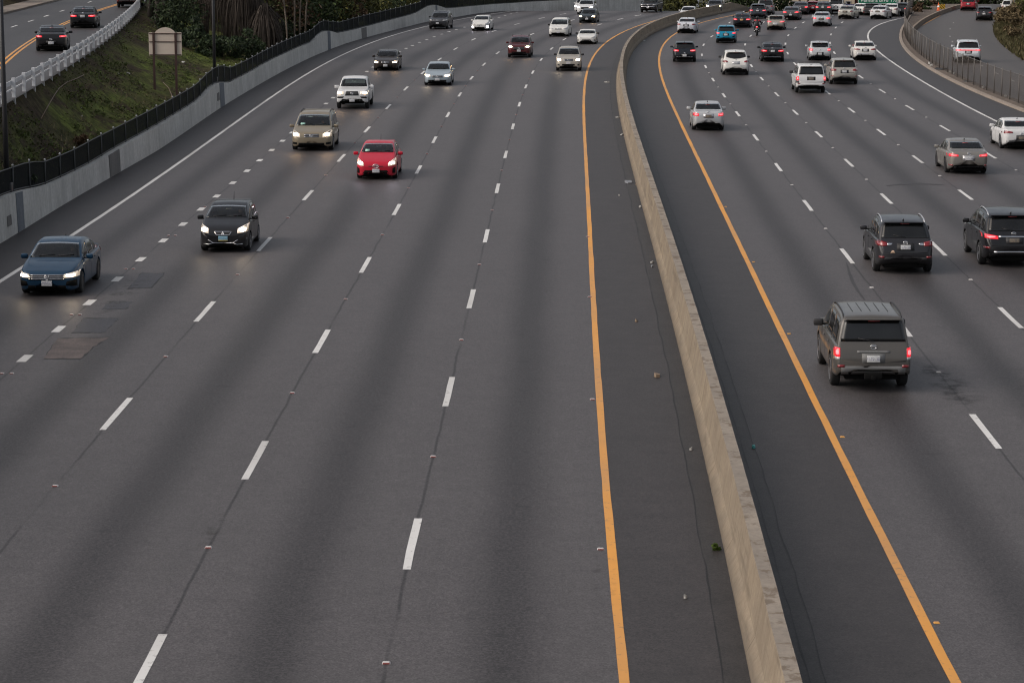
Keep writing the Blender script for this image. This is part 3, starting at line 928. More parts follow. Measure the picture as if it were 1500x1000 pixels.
    if rr['intake']:
        g = rr['intake']
        bm = B(); b.patch(bm, 'R', *quad(-g[0] * hw, g[0] * hw, g[1] * kz, g[2] * kz), 12, 3, .006, .015)
        obj('rear_bumper', bm, rr.get('bumper_mat', M_black), root)
    if rr['refl']:
        for sg in (1, -1):
            bm = B(); b.patch(bm, 'R', *quad(sg * rr['refl'][0] * hw - .08, sg * rr['refl'][0] * hw + .08, rr['refl'][1] * kz - .03, rr['refl'][1] * kz + .03), 3, 1, .011, .01)
            obj('reflector', bm, M_tailoff, root)
    if rr['plate']:
        pz = rr['plate'] * kz
        h, n = b.cast('R', 0, pz)
        bm = B(); b.patch(bm, 'R', *quad(-.27, .27, pz - .10, pz + .12), 4, 2, .006, .01)
        obj('plate_recess', bm, rr.get('recess', M_black), root)
        bm = B(); box(bm, (0, 0, 0), (.014, .31, .155), bevel=.004)
        obj('license_plate', bm, rr['plate_mat'], root, loc=(h.x - .02, 0, pz))
    if rr['emblem']:
        ez = rr.get('emz', (rr['plate'] or .7) + .20) * kz
        h, n = b.cast('R', 0, ez)
        bm = B(); emblem(bm, (h.x - .012, 0, ez), -1, rr['emblem'], .05)
        obj('emblem', bm, M_chrome, root)
    if rr.get('hitch'):
        bm = B(); box(bm, (X(L) + .02, 0, .36), (.22, .12, .10), bevel=.01); box(bm, (X(L) - .02, 0, .40), (.08, .42, .16), bevel=.02)
        obj('tow_hitch', bm, M_under, root)
    tag(root, S['label'], S.get('cat', 'car'), S.get('group'))
    root["axle_front"] = L / 2 - b.fa
    root["axle_rear"] = L / 2 - b.ra
    return root
# ------------------------------------------------------------------ alignment of the freeway (traced lines, laid on the ground)
LN = {}
LN['YL'] = [(915,1000),(905,900),(894.5,800),(886.5,700),(880,600),(874,500),(868.5,420),(863,340),(859,270),(856.5,200),(856,150),(857,135),(858,110),(861,100),(866,88),(875,75),(888,63.5),(908,49.5),(930,40),(950,33.5)]
LN['YR'] = [(1394,1000),(1345,890),(1287,770),(1245,685),(1200,601),(1182,555),(1101,400),(1096,391),(1066,325),(1042,275.5),(1018,223),(1004.5,190),(986.7,158),(976.7,133),(967.5,106.7),(964,90),(965.8,78),(970.8,67.5),(980,57.5),(990,50),(1024,34.7),(1036.7,30.8),(1053,26.7),(1066.7,24.5)]
LN['LE'] = [(0,416),(34.5,391),(103.5,344),(186.7,286.7),(228,260),(266.7,234.7),(346.7,182.7),(400,145),(450,108.3),(483,87.5),(516.7,71.7),(566.7,55),(600,46.3),(626.7,39.7),(666.7,29.7),(696.7,24.2),(720,20.3),(750,17.2)]
LN['L4'] = [(36,525),(86.5,482),(131,443),(171,409),(206,380),(239,352.5),(268,328.5),(297,306.5),(320,287.5),(341,268),(361,250.4),(379.5,235),(396.5,220),(413.3,206.5),(425.6,194.5),(480,152),(490,143.5),(537.5,105),(545,98.7),(594.5,71.3),(605,67),(615,62.5),(625,58.3),(635.8,54.3),(647,50.4),(658,47),(669,43.7),(680,40.3)]
LN['L3'] = [(0,808),(172,605.5),(300.5,456),(386.5,357.5),(450,286),(500,231.5),(538.7,190),(570.6,156.5),(595.7,130),(617.5,106.5),(641.7,87),(667.5,71.7),(695.8,58),(725,45.8),(757.5,35.5),(791,27),(826,21)]
LN['L2'] = [(222,957),(377,673),(473,499.5),(536,388),(579,307),(611,248.5),(636,205),(657.8,168),(675.8,138.7),(691,114.5),(707.8,94.5),(728,77.8),(780,50.5),(838,30)]
LN['L1'] = [(606,795),(656,573),(689.5,437.5),(711.5,345.5),(729.5,276),(741.5,226.5),(752.5,185.5),(761.7,153),(770,127),(779,106),(791,87.5),(808,71.5),(830,58),(878,36.3),(906,28.3),(936,23)]
LN['R1'] = [(1443,631),(1321.5,477),(1240.5,375),(1183,301),(1140,245),(1107,201.6),(1080.5,167),(1060.4,140),(1045,117),(1033,97.8),(1028,80.8),(1031,66),(1042.5,53.7)]
LN['R2'] = [(1480,465),(1374,364),(1298,291),(1243.4,238.7),(1199.4,197),(1165.4,164.8),(1137.7,138.5),(1116,115.6),(1100,96.7),(1092,65.5),(1099.7,52.8)]
LN['R3'] = [(1414,285.4),(1344.6,233.4),(1290,193.6),(1247,161.7),(1213,135.7),(1164,93.8),(1153.7,78.3),(1150.8,64.5),(1155,52),(1164.7,41.3),(1177,33.3)]
LN['R4'] = [(1449.7,226.9),(1383.8,188),(1332.5,157.9),(1292.7,133.6),(1260.8,112.8),(1221,77.5),(1216.7,63.3),(1218,50.8),(1223,40.8),(1234,33.3)]
LN['RE'] = [(1500,198),(1461.7,178.3),(1425,160),(1400,145),(1366.7,126.7),(1333,110),(1313,98),(1296.7,86.7),(1283,71.7),(1277.5,61.7),(1275.8,51.7),(1279,41.7),(1286.7,35),(1300,30.3),(1325,27.5)]
LN['CU'] = [(1500,165),(1466.7,151.7),(1433,138),(1400,123),(1373,109),(1356.7,99),(1336.7,85),(1323,71.7),(1318,58.3),(1317.5,48.3),(1323,37.5)]
LN['FB'] = [(1493,153),(1478,147.5),(1456.7,137.5),(1433,129),(1415,120.8),(1383,105),(1366.7,93),(1350,85),(1333,68),(1327.5,55),(1328,33)]

class Line:
    def __init__(s, pts, deg=5, near=None):
        w = np.array(pts)
        s.a, s.b = w[:, 1].min(), w[:, 1].max()
        s.co = np.polyfit((w[:, 1] - 150) / 100, w[:, 0], deg)
        s.d = np.polyder(s.co)
        s.sa = near if near is not None else float(np.polyval(s.d, (s.a + 4 - 150) / 100)) / 100
        s.sb = float(np.polyval(s.d, (s.b - 3 - 150) / 100)) / 100
    def __call__(s, Y):
        y = min(max(Y, s.a), s.b)
        return float(np.polyval(s.co, (y - 150) / 100)) + (s.sa * (Y - s.a) if Y < s.a else 0) + (s.sb * (Y - s.b) if Y > s.b else 0)
    def slope(s, Y): return (s(Y + 1) - s(Y - 1)) / 2

def ground_line(name, deg=5, near=None):
    return Line([at(u, v) for u, v in LN[name]], deg, near)
DEG = {'LE': 4, 'RE': 4, 'FB': 3, 'CU': 4, 'R4': 4, 'R2': 4, 'L2': 5}
LI = {k: ground_line(k, DEG.get(k, 5)) for k in LN}
for k in ('L3', 'L2', 'L1'): LI[k].sa = .014
LI['L4'].sa = LI['LE'].sa = .011
for k in ('R1', 'R2', 'R3', 'R4', 'RE', 'CU', 'FB'): LI[k].sa = .028
# median barrier centre line: from its foot near by, from its top far off
bc = [(at(u, v)[0] + .34, at(u, v)[1]) for u, v in [(1105,1000),(1063,808),(1030,658),(994,520),(964,400),(950.5,343),(937,271),(923.5,226),(910,172),(906.7,160),(900,141.7)]]
bc += [(at(u, v, 1.0)[0] + .1, at(u, v, 1.0)[1]) for u, v in [(906.7,80),(913,66.7),(923,56.7),(938,44),(958,31.7),(983,21.7),(1000,17),(1020,13.3),(1036,10.7)]]
BC = Line(bc, 5)
WBp = sorted((at(u, v)[1], at(u, v)[0]) for u, v in [(0,357),(26.7,341),(80,308),(176,252),(240,214.7),(322.7,158.5),(386.7,120),(441.7,90.8),(480,74),(511.7,62.5),(566.7,47),(600,38.5),(626.7,32),(665,25.8),(695,20.8),(725,17.5),(775,14.5)])
WBf = pchip(WBp)
def WB(Y):
    if Y < WBp[0][0]: return WBp[0][1] - .011 * (WBp[0][0] - Y)
    if Y > WBp[-1][0]: return WBp[-1][1] + .75 * (Y - WBp[-1][0])
    return WBf(Y)
def zroad(Y): return 0.0 if Y < 303 else -8.0 * min(1, (Y - 303) / 70) ** 1.2     # the freeway dips beyond the bend
def zramp(Y): return 0.0 if Y < 326 else -8.0 * min(1, (Y - 326) / 80) ** 1.3

Ys = [18 + 2 * i for i in range(0, 196)]

def uvset(bm, f, lay, d):
    for lp in f.loops: lp[lay].uv = d[lp.vert]

def sheet(name, cols, ys, z, mat_of, mats, us, parent=None, zf=zroad):
    """ground sheet between neighbouring lines; u counts the lines, v is metres along the road"""
    bm = B(); lay = bm.loops.layers.uv.new("UVMap"); d = {}
    g = []
    for Y in ys:
        row = []
        for c, u in zip(cols, us):
            v = bm.verts.new((c(Y), Y, zf(Y) + z)); d[v] = (u, Y); row.append(v)
        g.append(row)
    for i in range(len(g) - 1):
        for j in range(len(cols) - 1):
            f = bm.faces.new((g[i][j], g[i][j + 1], g[i + 1][j + 1], g[i + 1][j]))
            f.material_index = mat_of(j); uvset(bm, f, lay, d)
    o = obj(name, bm, mats, parent, smooth=False)
    return o

RJ = random.Random(3)
def ribbon(bm, line, y0, y1, w, z, step=2.0, off=0.0):
    n = max(1, int((y1 - y0) / step))
    prev = None
    for k in range(n + 1):
        Y = y0 + (y1 - y0) * k / n
        s_ = line(Y + .5) - line(Y - .5)
        nx, ny = 1 / math.hypot(1, s_), -s_ / math.hypot(1, s_)
        c = Vector((line(Y) + off, Y, zroad(Y) + z))
        ja, jb = RJ.uniform(-.007, .007), RJ.uniform(-.007, .007)
        a = bm.verts.new(c - Vector((nx, ny, 0)) * (w / 2 + ja)); b = bm.verts.new(c + Vector((nx, ny, 0)) * (w / 2 + jb))
        if prev: bm.faces.new((prev[0], prev[1], b, a))
        prev = (a, b)

# ------------------------------------------------------------------ road materials
def asphalt(name, base, dark, streak=0.0, seam=0.0, blotch=0.25):
    m, t, bs, out = nt(name)
    uv = nd(t, "ShaderNodeUVMap").outputs[0]
    sep = nd(t, "ShaderNodeSeparateXYZ"); t.links.new(uv, sep.inputs[0])
    pos = genco(t)
    big = noise(t, .12, 4, vec=pos)
    mid = noise(t, 1.3, 5, .6, vec=pos)
    grain = noise(t, 16, 3, .7, vec=pos)
    grit = noise(t, 60, 2, .7, vec=pos)
    mp = nd(t, "ShaderNodeMapping"); mp.inputs["Scale"].default_value = (2.5, .035, 1); t.links.new(pos, mp.inputs[0])
    along = noise(t, 1.0, 4, vec=mp.outputs[0])
    c = mix(t, ramp(t, mid, [(.3, 0), (.7, 1)]), tuple(x * (1 - blotch * .5) for x in base), tuple(x * (1 + blotch * .35) for x in base))
    c = mix(t, mth(t, 'MULTIPLY', ramp(t, big, [(.35, 0), (.65, 1)]), .35), c, tuple(x * .82 for x in base))
    if streak:
        fr = mth(t, 'FRACT', sep.outputs["X"])
        wob = mth(t, 'MULTIPLY_ADD', noise(t, .09, 2, vec=pos), .10, -.05)
        dd = mth(t, 'ABSOLUTE', mth(t, 'SUBTRACT', mth(t, 'ADD', fr, wob), .5))
        s_ = ramp(t, dd, [(0.0, 1.0), (.06, .92), (.14, .50), (.22, .12), (.30, 0.0)])
        s_ = mth(t, 'MULTIPLY', s_, mth(t, 'MULTIPLY_ADD', along, .7, .62), clamp=True)
        c = mix(t, mth(t, 'MULTIPLY', s_, streak, clamp=True), c, dark)
    c = mix(t, mth(t, 'MULTIPLY', ramp(t, along, [(.4, 0), (.75, 1)]), .25), c, tuple(x * .8 for x in base))
    if seam:
        sd = mth(t, 'ABSOLUTE', mth(t, 'SUBTRACT', mth(t, 'FRACT', mth(t, 'ADD', sep.outputs["X"], mth(t, 'MULTIPLY_ADD', noise(t, .5, 3, vec=pos), .03, .485))), .5))
        sl = ramp(t, sd, [(0.0, 1.0), (.006, .9), (.010, 0.0)])
        mp2 = nd(t, "ShaderNodeMapping"); mp2.inputs["Scale"].default_value = (.4, .12, 1); t.links.new(pos, mp2.inputs[0])
        brk = ramp(t, noise(t, 1.0, 3, vec=mp2.outputs[0]), [(.32, .15), (.46, 1)])
        c = mix(t, mth(t, 'MULTIPLY', mth(t, 'MULTIPLY', sl, brk), seam), c, tuple(x * .28 for x in base))
    c = mix(t, mth(t, 'MULTIPLY', ramp(t, grain, [(.42, 0), (.60, 1)]), .30), c, tuple(min(1, x * 1.4) for x in base))
    def cells(k):                                 # stone chips in the surface, one shade per chip
        sc_ = nd(t, "ShaderNodeVectorMath", operation='SCALE'); sc_.inputs["Scale"].default_value = k; t.links.new(pos, sc_.inputs[0])
        fl = nd(t, "ShaderNodeVectorMath", operation='FLOOR'); t.links.new(sc_.outputs[0], fl.inputs[0])
        w_ = nd(t, "ShaderNodeTexWhiteNoise", noise_dimensions='2D'); t.links.new(fl.outputs[0], w_.inputs["Vector"])
        return w_.outputs["Value"]
    for k, amp in ((42.0, .28), (13.0, .08)):
        g_ = mth(t, 'MULTIPLY_ADD', cells(k), 2 * amp, 1 - amp)
        c = mix(t, 1.0, c, g_, 'MULTIPLY')
    if streak:                                    # oil drips in the middle of the lanes
        dr = mth(t, 'MULTIPLY', ramp(t, noise(t, 2.1, 2, .5, vec=pos), [(.64, 0), (.70, .55)]), s_)
        c = mix(t, dr, c, tuple(x * .3 for x in base))
    t.links.new(c, bs.inputs["Base Color"])
    bs.inputs["Roughness"].default_value = .55
    bs.inputs["Specular IOR Level"].default_value = .22
    bump(t, bs, mth(t, 'ADD', grain, grit), .35, .006)
    MATS[name] = m
    return m

A_lane = asphalt("lane_asphalt", (.080, .0738, .0752), (.0245, .0218, .0224), streak=.95, seam=.9)
A_shoulder = asphalt("shoulder_asphalt", (.044, .0395, .0395), (.04, .04, .04), blotch=.4)
A_median = asphalt("median_shoulder_asphalt", (.0435, .0385, .038), (.04, .04, .04), blotch=.45)
A_gutter = asphalt("gutter_asphalt", (.037, .033, .0315), (.03, .03, .03), blotch=.6)
A_ramp = asphalt("ramp_asphalt", (.078, .069, .064), (.036, .033, .032), streak=.4, blotch=.4)
A_upper = asphalt("upper_road_asphalt", (.050, .047, .048), (.03, .03, .03), streak=.45)

def concrete(name, a, b, streaks=True, blot=None, sc=1.0, grime=False):
    m, t, bs, out = nt(name)
    pos = genco(t)
    n1 = noise(t, .55 * sc, 5, .65, vec=pos)
    n2 = noise(t, 7 * sc, 4, .7, vec=pos)
    mp = nd(t, "ShaderNodeMapping"); mp.inputs["Scale"].default_value = (3.2, 3.2, .18); t.links.new(pos, mp.inputs[0])
    st = noise(t, 1.4, 5, .7, vec=mp.outputs[0])
    c = mix(t, ramp(t, n1, [(.3, 0), (.7, 1)]), a, b)
    if streaks: c = mix(t, mth(t, 'MULTIPLY', ramp(t, st, [(.45, 0), (.72, 1)]), .55), c, tuple(x * .55 for x in a))
    if blot: c = mix(t, ramp(t, noise(t, 2.6, 4, .7, vec=pos), [(.52, 0), (.60, .85)]), c, blot)
    c = mix(t, mth(t, 'MULTIPLY', ramp(t, n2, [(.35, 1), (.6, 0)]), .35), c, tuple(x * .62 for x in a))
    if grime:                                     # splashed dirt at the foot, tyre rubs, casting joints, long stains
        sp = nd(t, "ShaderNodeSeparateXYZ"); t.links.new(pos, sp.inputs[0])
        ft_ = mth(t, 'MULTIPLY', mth(t, 'SUBTRACT', mth(t, 'MULTIPLY_ADD', n1, .5, .0), sp.outputs["Z"]), 5.0, clamp=True)
        c = mix(t, mth(t, 'MULTIPLY', ft_, .65), c, (.075, .062, .05))
        mp3 = nd(t, "ShaderNodeMapping"); mp3.inputs["Scale"].default_value = (.1, .32, 4.5); t.links.new(pos, mp3.inputs[0])
        c = mix(t, mth(t, 'MULTIPLY', ramp(t, noise(t, 1.0, 4, .6, vec=mp3.outputs[0]), [(.56, 0), (.66, 1)]), .45), c, (.085, .07, .056))
        c = mix(t, mth(t, 'MULTIPLY', ramp(t, noise(t, .35, 4, .65, vec=pos), [(.42, 1), (.62, 0)]), .38), c, (.15, .125, .10))
        jt = mth(t, 'LESS_THAN', mth(t, 'FRACT', mth(t, 'DIVIDE', sp.outputs["Y"], 6.1)), .006)
        c = mix(t, mth(t, 'MULTIPLY', jt, .6), c, (.06, .05, .04))
    t.links.new(c, bs.inputs["Base Color"])
    bs.inputs["Roughness"].default_value = .9
    bs.inputs["Specular IOR Level"].default_value = .2
    bump(t, bs, mth(t, 'ADD', n2, st), .4, .015)
    MATS[name] = m
    return m
C_wall = concrete("wall_concrete", (.43, .425, .405), (.62, .615, .59))
C_wallpan = concrete("stained_panel_concrete", (.13, .145, .165), (.20, .215, .24))
C_wallrep = concrete("repair_panel_concrete", (.155, .15, .145), (.20, .195, .19))
C_barrier = concrete("barrier_concrete", (.235, .185, .132), (.35, .29, .215), streaks=True, sc=1.6, grime=True)
C_bartop = concrete("barrier_top_concrete", (.225, .195, .165), (.32, .275, .225), False, (.15, .115, .085), 1.2)
C_kerb = concrete("kerb_concrete", (.24, .205, .175), (.32, .27, .23), False)
C_dirt = concrete("verge_dirt", (.11, .088, .072), (.19, .155, .13), False, (.07, .055, .045), 2.0)

def road_paint(name, col):
    m, t, bs, out = nt(name)
    pos = genco(t)
    w = ramp(t, noise(t, 5.5, 5, .75, vec=pos), [(.35, .6), (.42, .0)])
    f = noise(t, 1.1, 4, vec=pos)
    c = mix(t, f, tuple(x * .78 for x in col), col)
    c = mix(t, w, c, (.10, .09, .085))
    c = mix(t, mth(t, 'MULTIPLY', ramp(t, noise(t, .13, 2, vec=pos), [(.4, 0), (.65, 1)]), .3), c, (.2, .18, .16))
    t.links.new(c, bs.inputs["Base Color"])
    bs.inputs["Roughness"].default_value = .6
    MATS[name] = m
    return m
RP_white = road_paint("white_road_paint", (.72, .71, .69))
RP_yellow = road_paint("yellow_road_paint", (.78, .345, .055))

# ------------------------------------------------------------------ ground and freeway
def earth_mat():
    m, t, bs, out = nt("bare_earth")
    pos = genco(t)
    c = mix(t, ramp(t, noise(t, .05, 5, vec=pos), [(.4, 0), (.6, 1)]), (.07, .06, .045), (.045, .055, .03))
    c = mix(t, mth(t, 'MULTIPLY', noise(t, 2, 4, vec=pos), .5), c, (.05, .04, .03))
    t.links.new(c, bs.inputs["Base Color"]); bs.inputs["Roughness"].default_value = .95
    return m
M_earth = earth_mat()
bm = B()
gy = [-200, 0, 200, 300, 310, 325, 345, 375, 412, 700, 1500, 3500]
gx = [-2500, -600, -200, -60, 0, 60, 200, 600, 2500]
gg = [[bm.verts.new((x, y, (zroad(y) if abs(x) < 100 else zramp(y)) - .5)) for x in gx] for y in gy]
for i in range(len(gy) - 1):
    for j in range(len(gx) - 1):
        bm.faces.new((gg[i][j], gg[i][j + 1], gg[i + 1][j + 1], gg[i + 1][j]))
tag(obj('ground', bm, M_earth, smooth=False), kind='structure')

cols = [lambda Y: WB(Y) - .05, LI['LE'], LI['L4'], LI['L3'], LI['L2'], LI['L1'], LI['YL'], lambda Y: BC(Y) - .75, lambda Y: min(BC(Y) + .75, LI['YR'](Y) - .1), LI['YR'], LI['R1'], LI['R2'], LI['R3'], LI['R4'], LI['RE'], lambda Y: LI['CU'](Y) + .02]
def mo(j): return {0: 1, 6: 2, 7: 3, 8: 2, 14: 1}.get(j, 0)
freeway = tag(sheet('freeway', cols, Ys, 0.0, mo, [A_lane, A_shoulder, A_median, A_gutter], list(range(16))), kind='structure')

def add_marking(name, bm, mat, parent=None):
    return tag(obj(name, bm, mat, parent, smooth=False), kind='structure')
for k in ('YL', 'YR'):
    bm = B(); ribbon(bm, LI[k], 20, 330, .155 if k == 'YL' else .16, .006, 1.5)
    obj('median_line', bm, RP_yellow, freeway, smooth=False)
for k in ('LE', 'RE'):
    bm = B(); ribbon(bm, LI[k], 30, 330, .16, .006, 1.5)
    obj('edge_line', bm, RP_white, freeway, smooth=False)

def dash_list(k, per, lo=24, hi=325):
    ys = sorted(at(u, v)[1] for u, v in LN[k])
    if k in ('L3', 'L2'): ys = ys[1:]            # the nearest dash of these is cut by the picture edge
    out_ = [ys[0]]
    for y in ys[1:]:
        gap = y - out_[-1]
        n = max(1, round(gap / (per * 1.06)))
        a = out_[-1]
        for q in range(1, n + 1): out_.append(a + gap * q / n)
    while out_[0] - per > lo: out_.insert(0, out_[0] - per)
    while out_[-1] + per * 1.08 < hi: out_.append(out_[-1] + per * 1.08)
    return out_
DASH = {k: dash_list(k, 14.63) for k in ('L1', 'L2', 'L3', 'R1', 'R2', 'R3', 'R4')}
DASH['L4'] = dash_list('L4', 4.75)
for k, ys in DASH.items():
    bm = B()
    for y in ys:
        if k == 'L4': ribbon(bm, LI[k], y - .52, y + .52, .24, .006, 1.0)
        else: ribbon(bm, LI[k], y - 1.85, y + 1.85, .145, .006, 1.0)
    tag(obj('lane_dashes', bm, RP_white, freeway, smooth=False), kind='stuff')

# asphalt repairs, stains and skid marks
A_patch = asphalt("patch_asphalt", (.046, .045, .051), (.04, .04, .04), blotch=.3)
A_patch2 = asphalt("worn_patch_asphalt", (.092, .071, .064), (.04, .04, .04), blotch=1.2)
def polypatch(name, pts, mat, z=.004):
    bm = B()
    vs = [bm.verts.new((*at(u, v), z)) for u, v in pts]
    f = bm.faces.new(vs); f.normal_update()
    if f.normal.z < 0: f.normal_flip()
    return obj(name, bm, mat, freeway, smooth=False)
A_joint = asphalt("patch_edge_tar", (.012, .0115, .0115), (.02, .02, .02))
def ragged(pts, seed, amp=.6, n=6):
    rg = random.Random(seed); o_ = []
    for i in range(len(pts)):
        a, b_ = pts[i], pts[(i + 1) % len(pts)]
        for k in range(n):
            t_ = k / n
            o_.append((a[0] + (b_[0] - a[0]) * t_ + rg.uniform(-amp, amp) * 1.6, a[1] + (b_[1] - a[1]) * t_ + rg.uniform(-amp, amp) * .7))
    return o_
for i, (q, mt) in enumerate([([(64,525),(118,525),(137,508),(159,495),(86,496)], A_patch2), ([(106,487),(152,487),(173,467),(122,466.5)], A_patch), ([(148,453),(184,452.5),(194,442),(161,442)], A_patch), ([(188,422),(222,421),(241,401),(208,400)], A_patch)]):
    cx = sum(p[0] for p in q) / len(q); cy = sum(p[1] for p in q) / len(q)
    polypatch('patch_edge', ragged([(cx + (a - cx) * 1.035, cy + (b_ - cy) * 1.09) for a, b_ in q], i, 1.0), A_joint, .0025)
    polypatch('road_patch', ragged(q, i + 9, 1.1), mt, .0045)
def stain_mat(name, col, thr):
    m, t, bs, out = nt(name)
    pos = genco(t)
    t.links.new(mix(t, noise(t, 3, 3, vec=pos), col, tuple(c * .6 for c in col)), bs.inputs["Base Color"]); bs.inputs["Roughness"].default_value = .6
    uv = nd(t, "ShaderNodeUVMap").outputs[0]
    gr = nd(t, "ShaderNodeVectorMath", operation='LENGTH'); t.links.new(uv, gr.inputs[0])
    f = mth(t, 'MULTIPLY', ramp(t, gr.outputs["Value"], [(.1, 1), (1, 0)]), ramp(t, noise(t, 1.5, 5, .7, vec=pos), [(thr, 0), (thr + .2, 1)]), clamp=True)
    tr = nd(t, "ShaderNodeBsdfTransparent"); mx = nd(t, "ShaderNodeMixShader")
    t.links.new(f, mx.inputs[0]); t.links.new(tr.outputs[0], mx.inputs[1]); t.links.new(bs.outputs[0], mx.inputs[2]); t.links.new(mx.outputs[0], out.inputs[0])
    return m
M_stain = stain_mat("oil_stain", (.016, .015, .015), .46)
M_scuff = stain_mat("pale_scuff", (.10, .094, .09), .50)
def stain(u, v, rx, ry, mat):
    bm = B(); lay = bm.loops.layers.uv.new("UVMap")
    x, y = at(u, v)
    c = bm.verts.new((x, y, .009)); d = {c: (0, 0)}; ring = []
    for k in range(24):
        a = 2 * math.pi * k / 24
        w = bm.verts.new((x + rx * math.cos(a), y + ry * math.sin(a), .009)); d[w] = (math.cos(a), math.sin(a)); ring.append(w)
    for k in range(24): uvset(bm, bm.faces.new((c, ring[k], ring[(k + 1) % 24])), lay, d)
    obj('road_stain', bm, mat, freeway, smooth=False)
stain(1401, 572, .6, 2.3, M_stain); stain(1370, 545, .4, 1.5, M_stain)
stain(884, 848, .22, 3, M_scuff); stain(312, 778, .2, 1.6, M_scuff); stain(180, 430, .5, 5, M_scuff)
def skid(pts, w, z=.0085):
    bm = B(); prev = None
    P = [Vector((*at(u, v), z)) for u, v in pts]
    for i, p in enumerate(P):
        t_ = (P[min(i + 1, len(P) - 1)] - P[max(0, i - 1)]).normalized(); n_ = Vector((-t_.y, t_.x, 0))
        k = math.sin(math.pi * (i + .4) / (len(P) - .2)) * w / 2
        a, b_ = bm.verts.new(p - n_ * k), bm.verts.new(p + n_ * k)
        if prev: bm.faces.new((prev[0], prev[1], b_, a))
        prev = (a, b_)
    bmesh.ops.recalc_face_normals(bm, faces=bm.faces)
    obj('skid_mark', bm, A_joint2, freeway, smooth=False)
A_joint2 = asphalt("tyre_mark", (.046, .0425, .0435), (.03, .03, .03))
skid([(1298,272.5),(1312,271),(1326,269.5),(1340,269),(1354,269.5),(1368,270.3),(1384,271.5)], .5)
skid([(1240,385),(1244,400),(1250,415),(1258,428),(1267,440)], .10)

# ------------------------------------------------------------------ median barrier, kerb
from mathutils import noise as mnoise
def sweep(bm, path, prof, ys, mi_of=lambda j: 0, zf=zroad, close=True):
    """prof: (sideways, up) outline carried along a plan line"""
    prev = None; first = None
    for Y in ys:
        s_ = path(Y + .5) - path(Y - .5); L_ = math.hypot(1, s_)
        nx, ny = 1 / L_, -s_ / L_
        pr = prof(Y) if callable(prof) else prof
        row = [bm.verts.new((path(Y) + a * nx, Y + a * ny, zf(Y) + b_)) for a, b_ in pr]
        if prev:
            for j in range(len(row) - (0 if close else 1)):
                k = (j + 1) % len(row)
                f = bm.faces.new((prev[j], prev[k], row[k], row[j])); f.material_index = mi_of(j)
        else: first = row
        prev = row
    if close:
        bm.faces.new(first[::-1]); bm.faces.new(prev)
    bmesh.ops.recalc_face_normals(bm, faces=bm.faces)
rg = random.Random(5)
jit = {}
def barprof(Y):
    j = (.007 * mnoise.noise(Vector((Y * .8, 1, 0))), .018 * mnoise.noise(Vector((Y * .5, 5, 0))))
    return [(-.36, -.02), (-.35, .07), (-.22, .30), (-.115 + j[0], 1.0 + j[1]), (.115 + j[0], 1.0 + j[1]), (.22, .30), (.35, .07), (.36, -.02)]
bm = B()
bys = [18 + .75 * i for i in range(420)]
sweep(bm, BC, barprof, bys, lambda j: 1 if j == 3 else 0)
barrier = tag(obj('median_barrier', bm, [C_barrier, C_bartop], smooth=False), 'long tan concrete barrier curving between the two carriageways', 'barrier')
bm = B()
sweep(bm, LI['CU'], [(0, -.03), (.02, .13), (.24, .14), (.26, -.03)], [60 + 2 * i for i in range(140)])
tag(obj('kerb', bm, C_kerb, smooth=False), kind='structure')
sheet_v = sheet('verge', [lambda Y: LI['CU'](Y) + .2, lambda Y: LI['FB'](Y) + .5], Ys[20:], .06, lambda j: 0, [C_dirt], [0, 1])
tag(sheet_v, kind='structure')

M_crack = asphalt("crack_filler", (.016, .0145, .0145), (.01, .01, .01))
for off, ph in ((-.75, 0.0), (.76, 7.0), (.50, 3.0)):
    bm = B(); prev = None
    for k in range(520):
        Y = 20 + .55 * k
        x = BC(Y) + off + .05 * mnoise.noise(Vector((Y * .35, ph, 0))) + .02 * mnoise.noise(Vector((Y * 1.7, ph, 2)))
        if off > 0 and x > LI['YR'](Y) - .3: break
        w = max(.002, .009 + .016 * mnoise.noise(Vector((Y * .5, ph, 5))))
        a, b_ = bm.verts.new((x - w, Y, .005)), bm.verts.new((x + w, Y, .005))
        if prev: bm.faces.new((prev[0], prev[1], b_, a))
        prev = (a, b_)
    obj('gutter_crack', bm, M_crack, freeway, smooth=False)

# ------------------------------------------------------------------ left wall with its crests, black fence on top
def solve_on(path, u, v):
    """where a pixel column crosses a plan line, and the height seen there at row v"""
    best = None; Y = 60.0
    pe = None
    while Y < 330:
        d = Y * CT + (H - 1.5) * ST
        e = 750 + F * path(Y) / d - u
        if pe is not None and pe * e <= 0:
            Y0 = Y - .5 * abs(e) / (abs(e) + abs(pe) + 1e-9)
            d = Y0 * CT + (H - 1.5) * ST
            z = H - (v - HZ) * CT * d / F
            d = Y0 * CT + (H - z) * ST
            return Y0, H - (v - HZ) * CT * d / F
        pe = e; Y += .5
    return None
tp = [(0,293),(21,283.5),(32,280),(55,275),(69,272),(80,268),(133,242.7),(176,217.3),(240,181.3),(278,158),(293,148),(303,138),(313,127.5),(321,122.5),(332,121),(341.7,121),(366.7,108),(400,89),(433,73.3),(458,62.5),(465,56),(471,50),(477,46.3),(484,46),(490,47),(496,48.7),(533,40.8),(566.7,31.7),(611.7,19.5),(618,16),(625,12),(631,9),(638,7.8),(646,9.5),(655,12.3),(683,10.3),(716.7,7.2),(750,5),(775,3)]
wt = [r_ for r_ in (solve_on(WB, u, v) for u, v in tp) if r_]
wt = sorted(wt); w2 = [wt[0]]
for p in wt[1:]:
    if p[0] - w2[-1][0] > .4: w2.append(p)
WT = pchip(w2)
def wtop(Y):
    if Y < w2[0][0]: return w2[0][1] - min(.35, .06 * (w2[0][0] - Y))
    if Y > w2[-1][0]: return w2[-1][1]
    return WT(Y)
wys = [50 + .8 * i for i in range(350)]
bm = B()
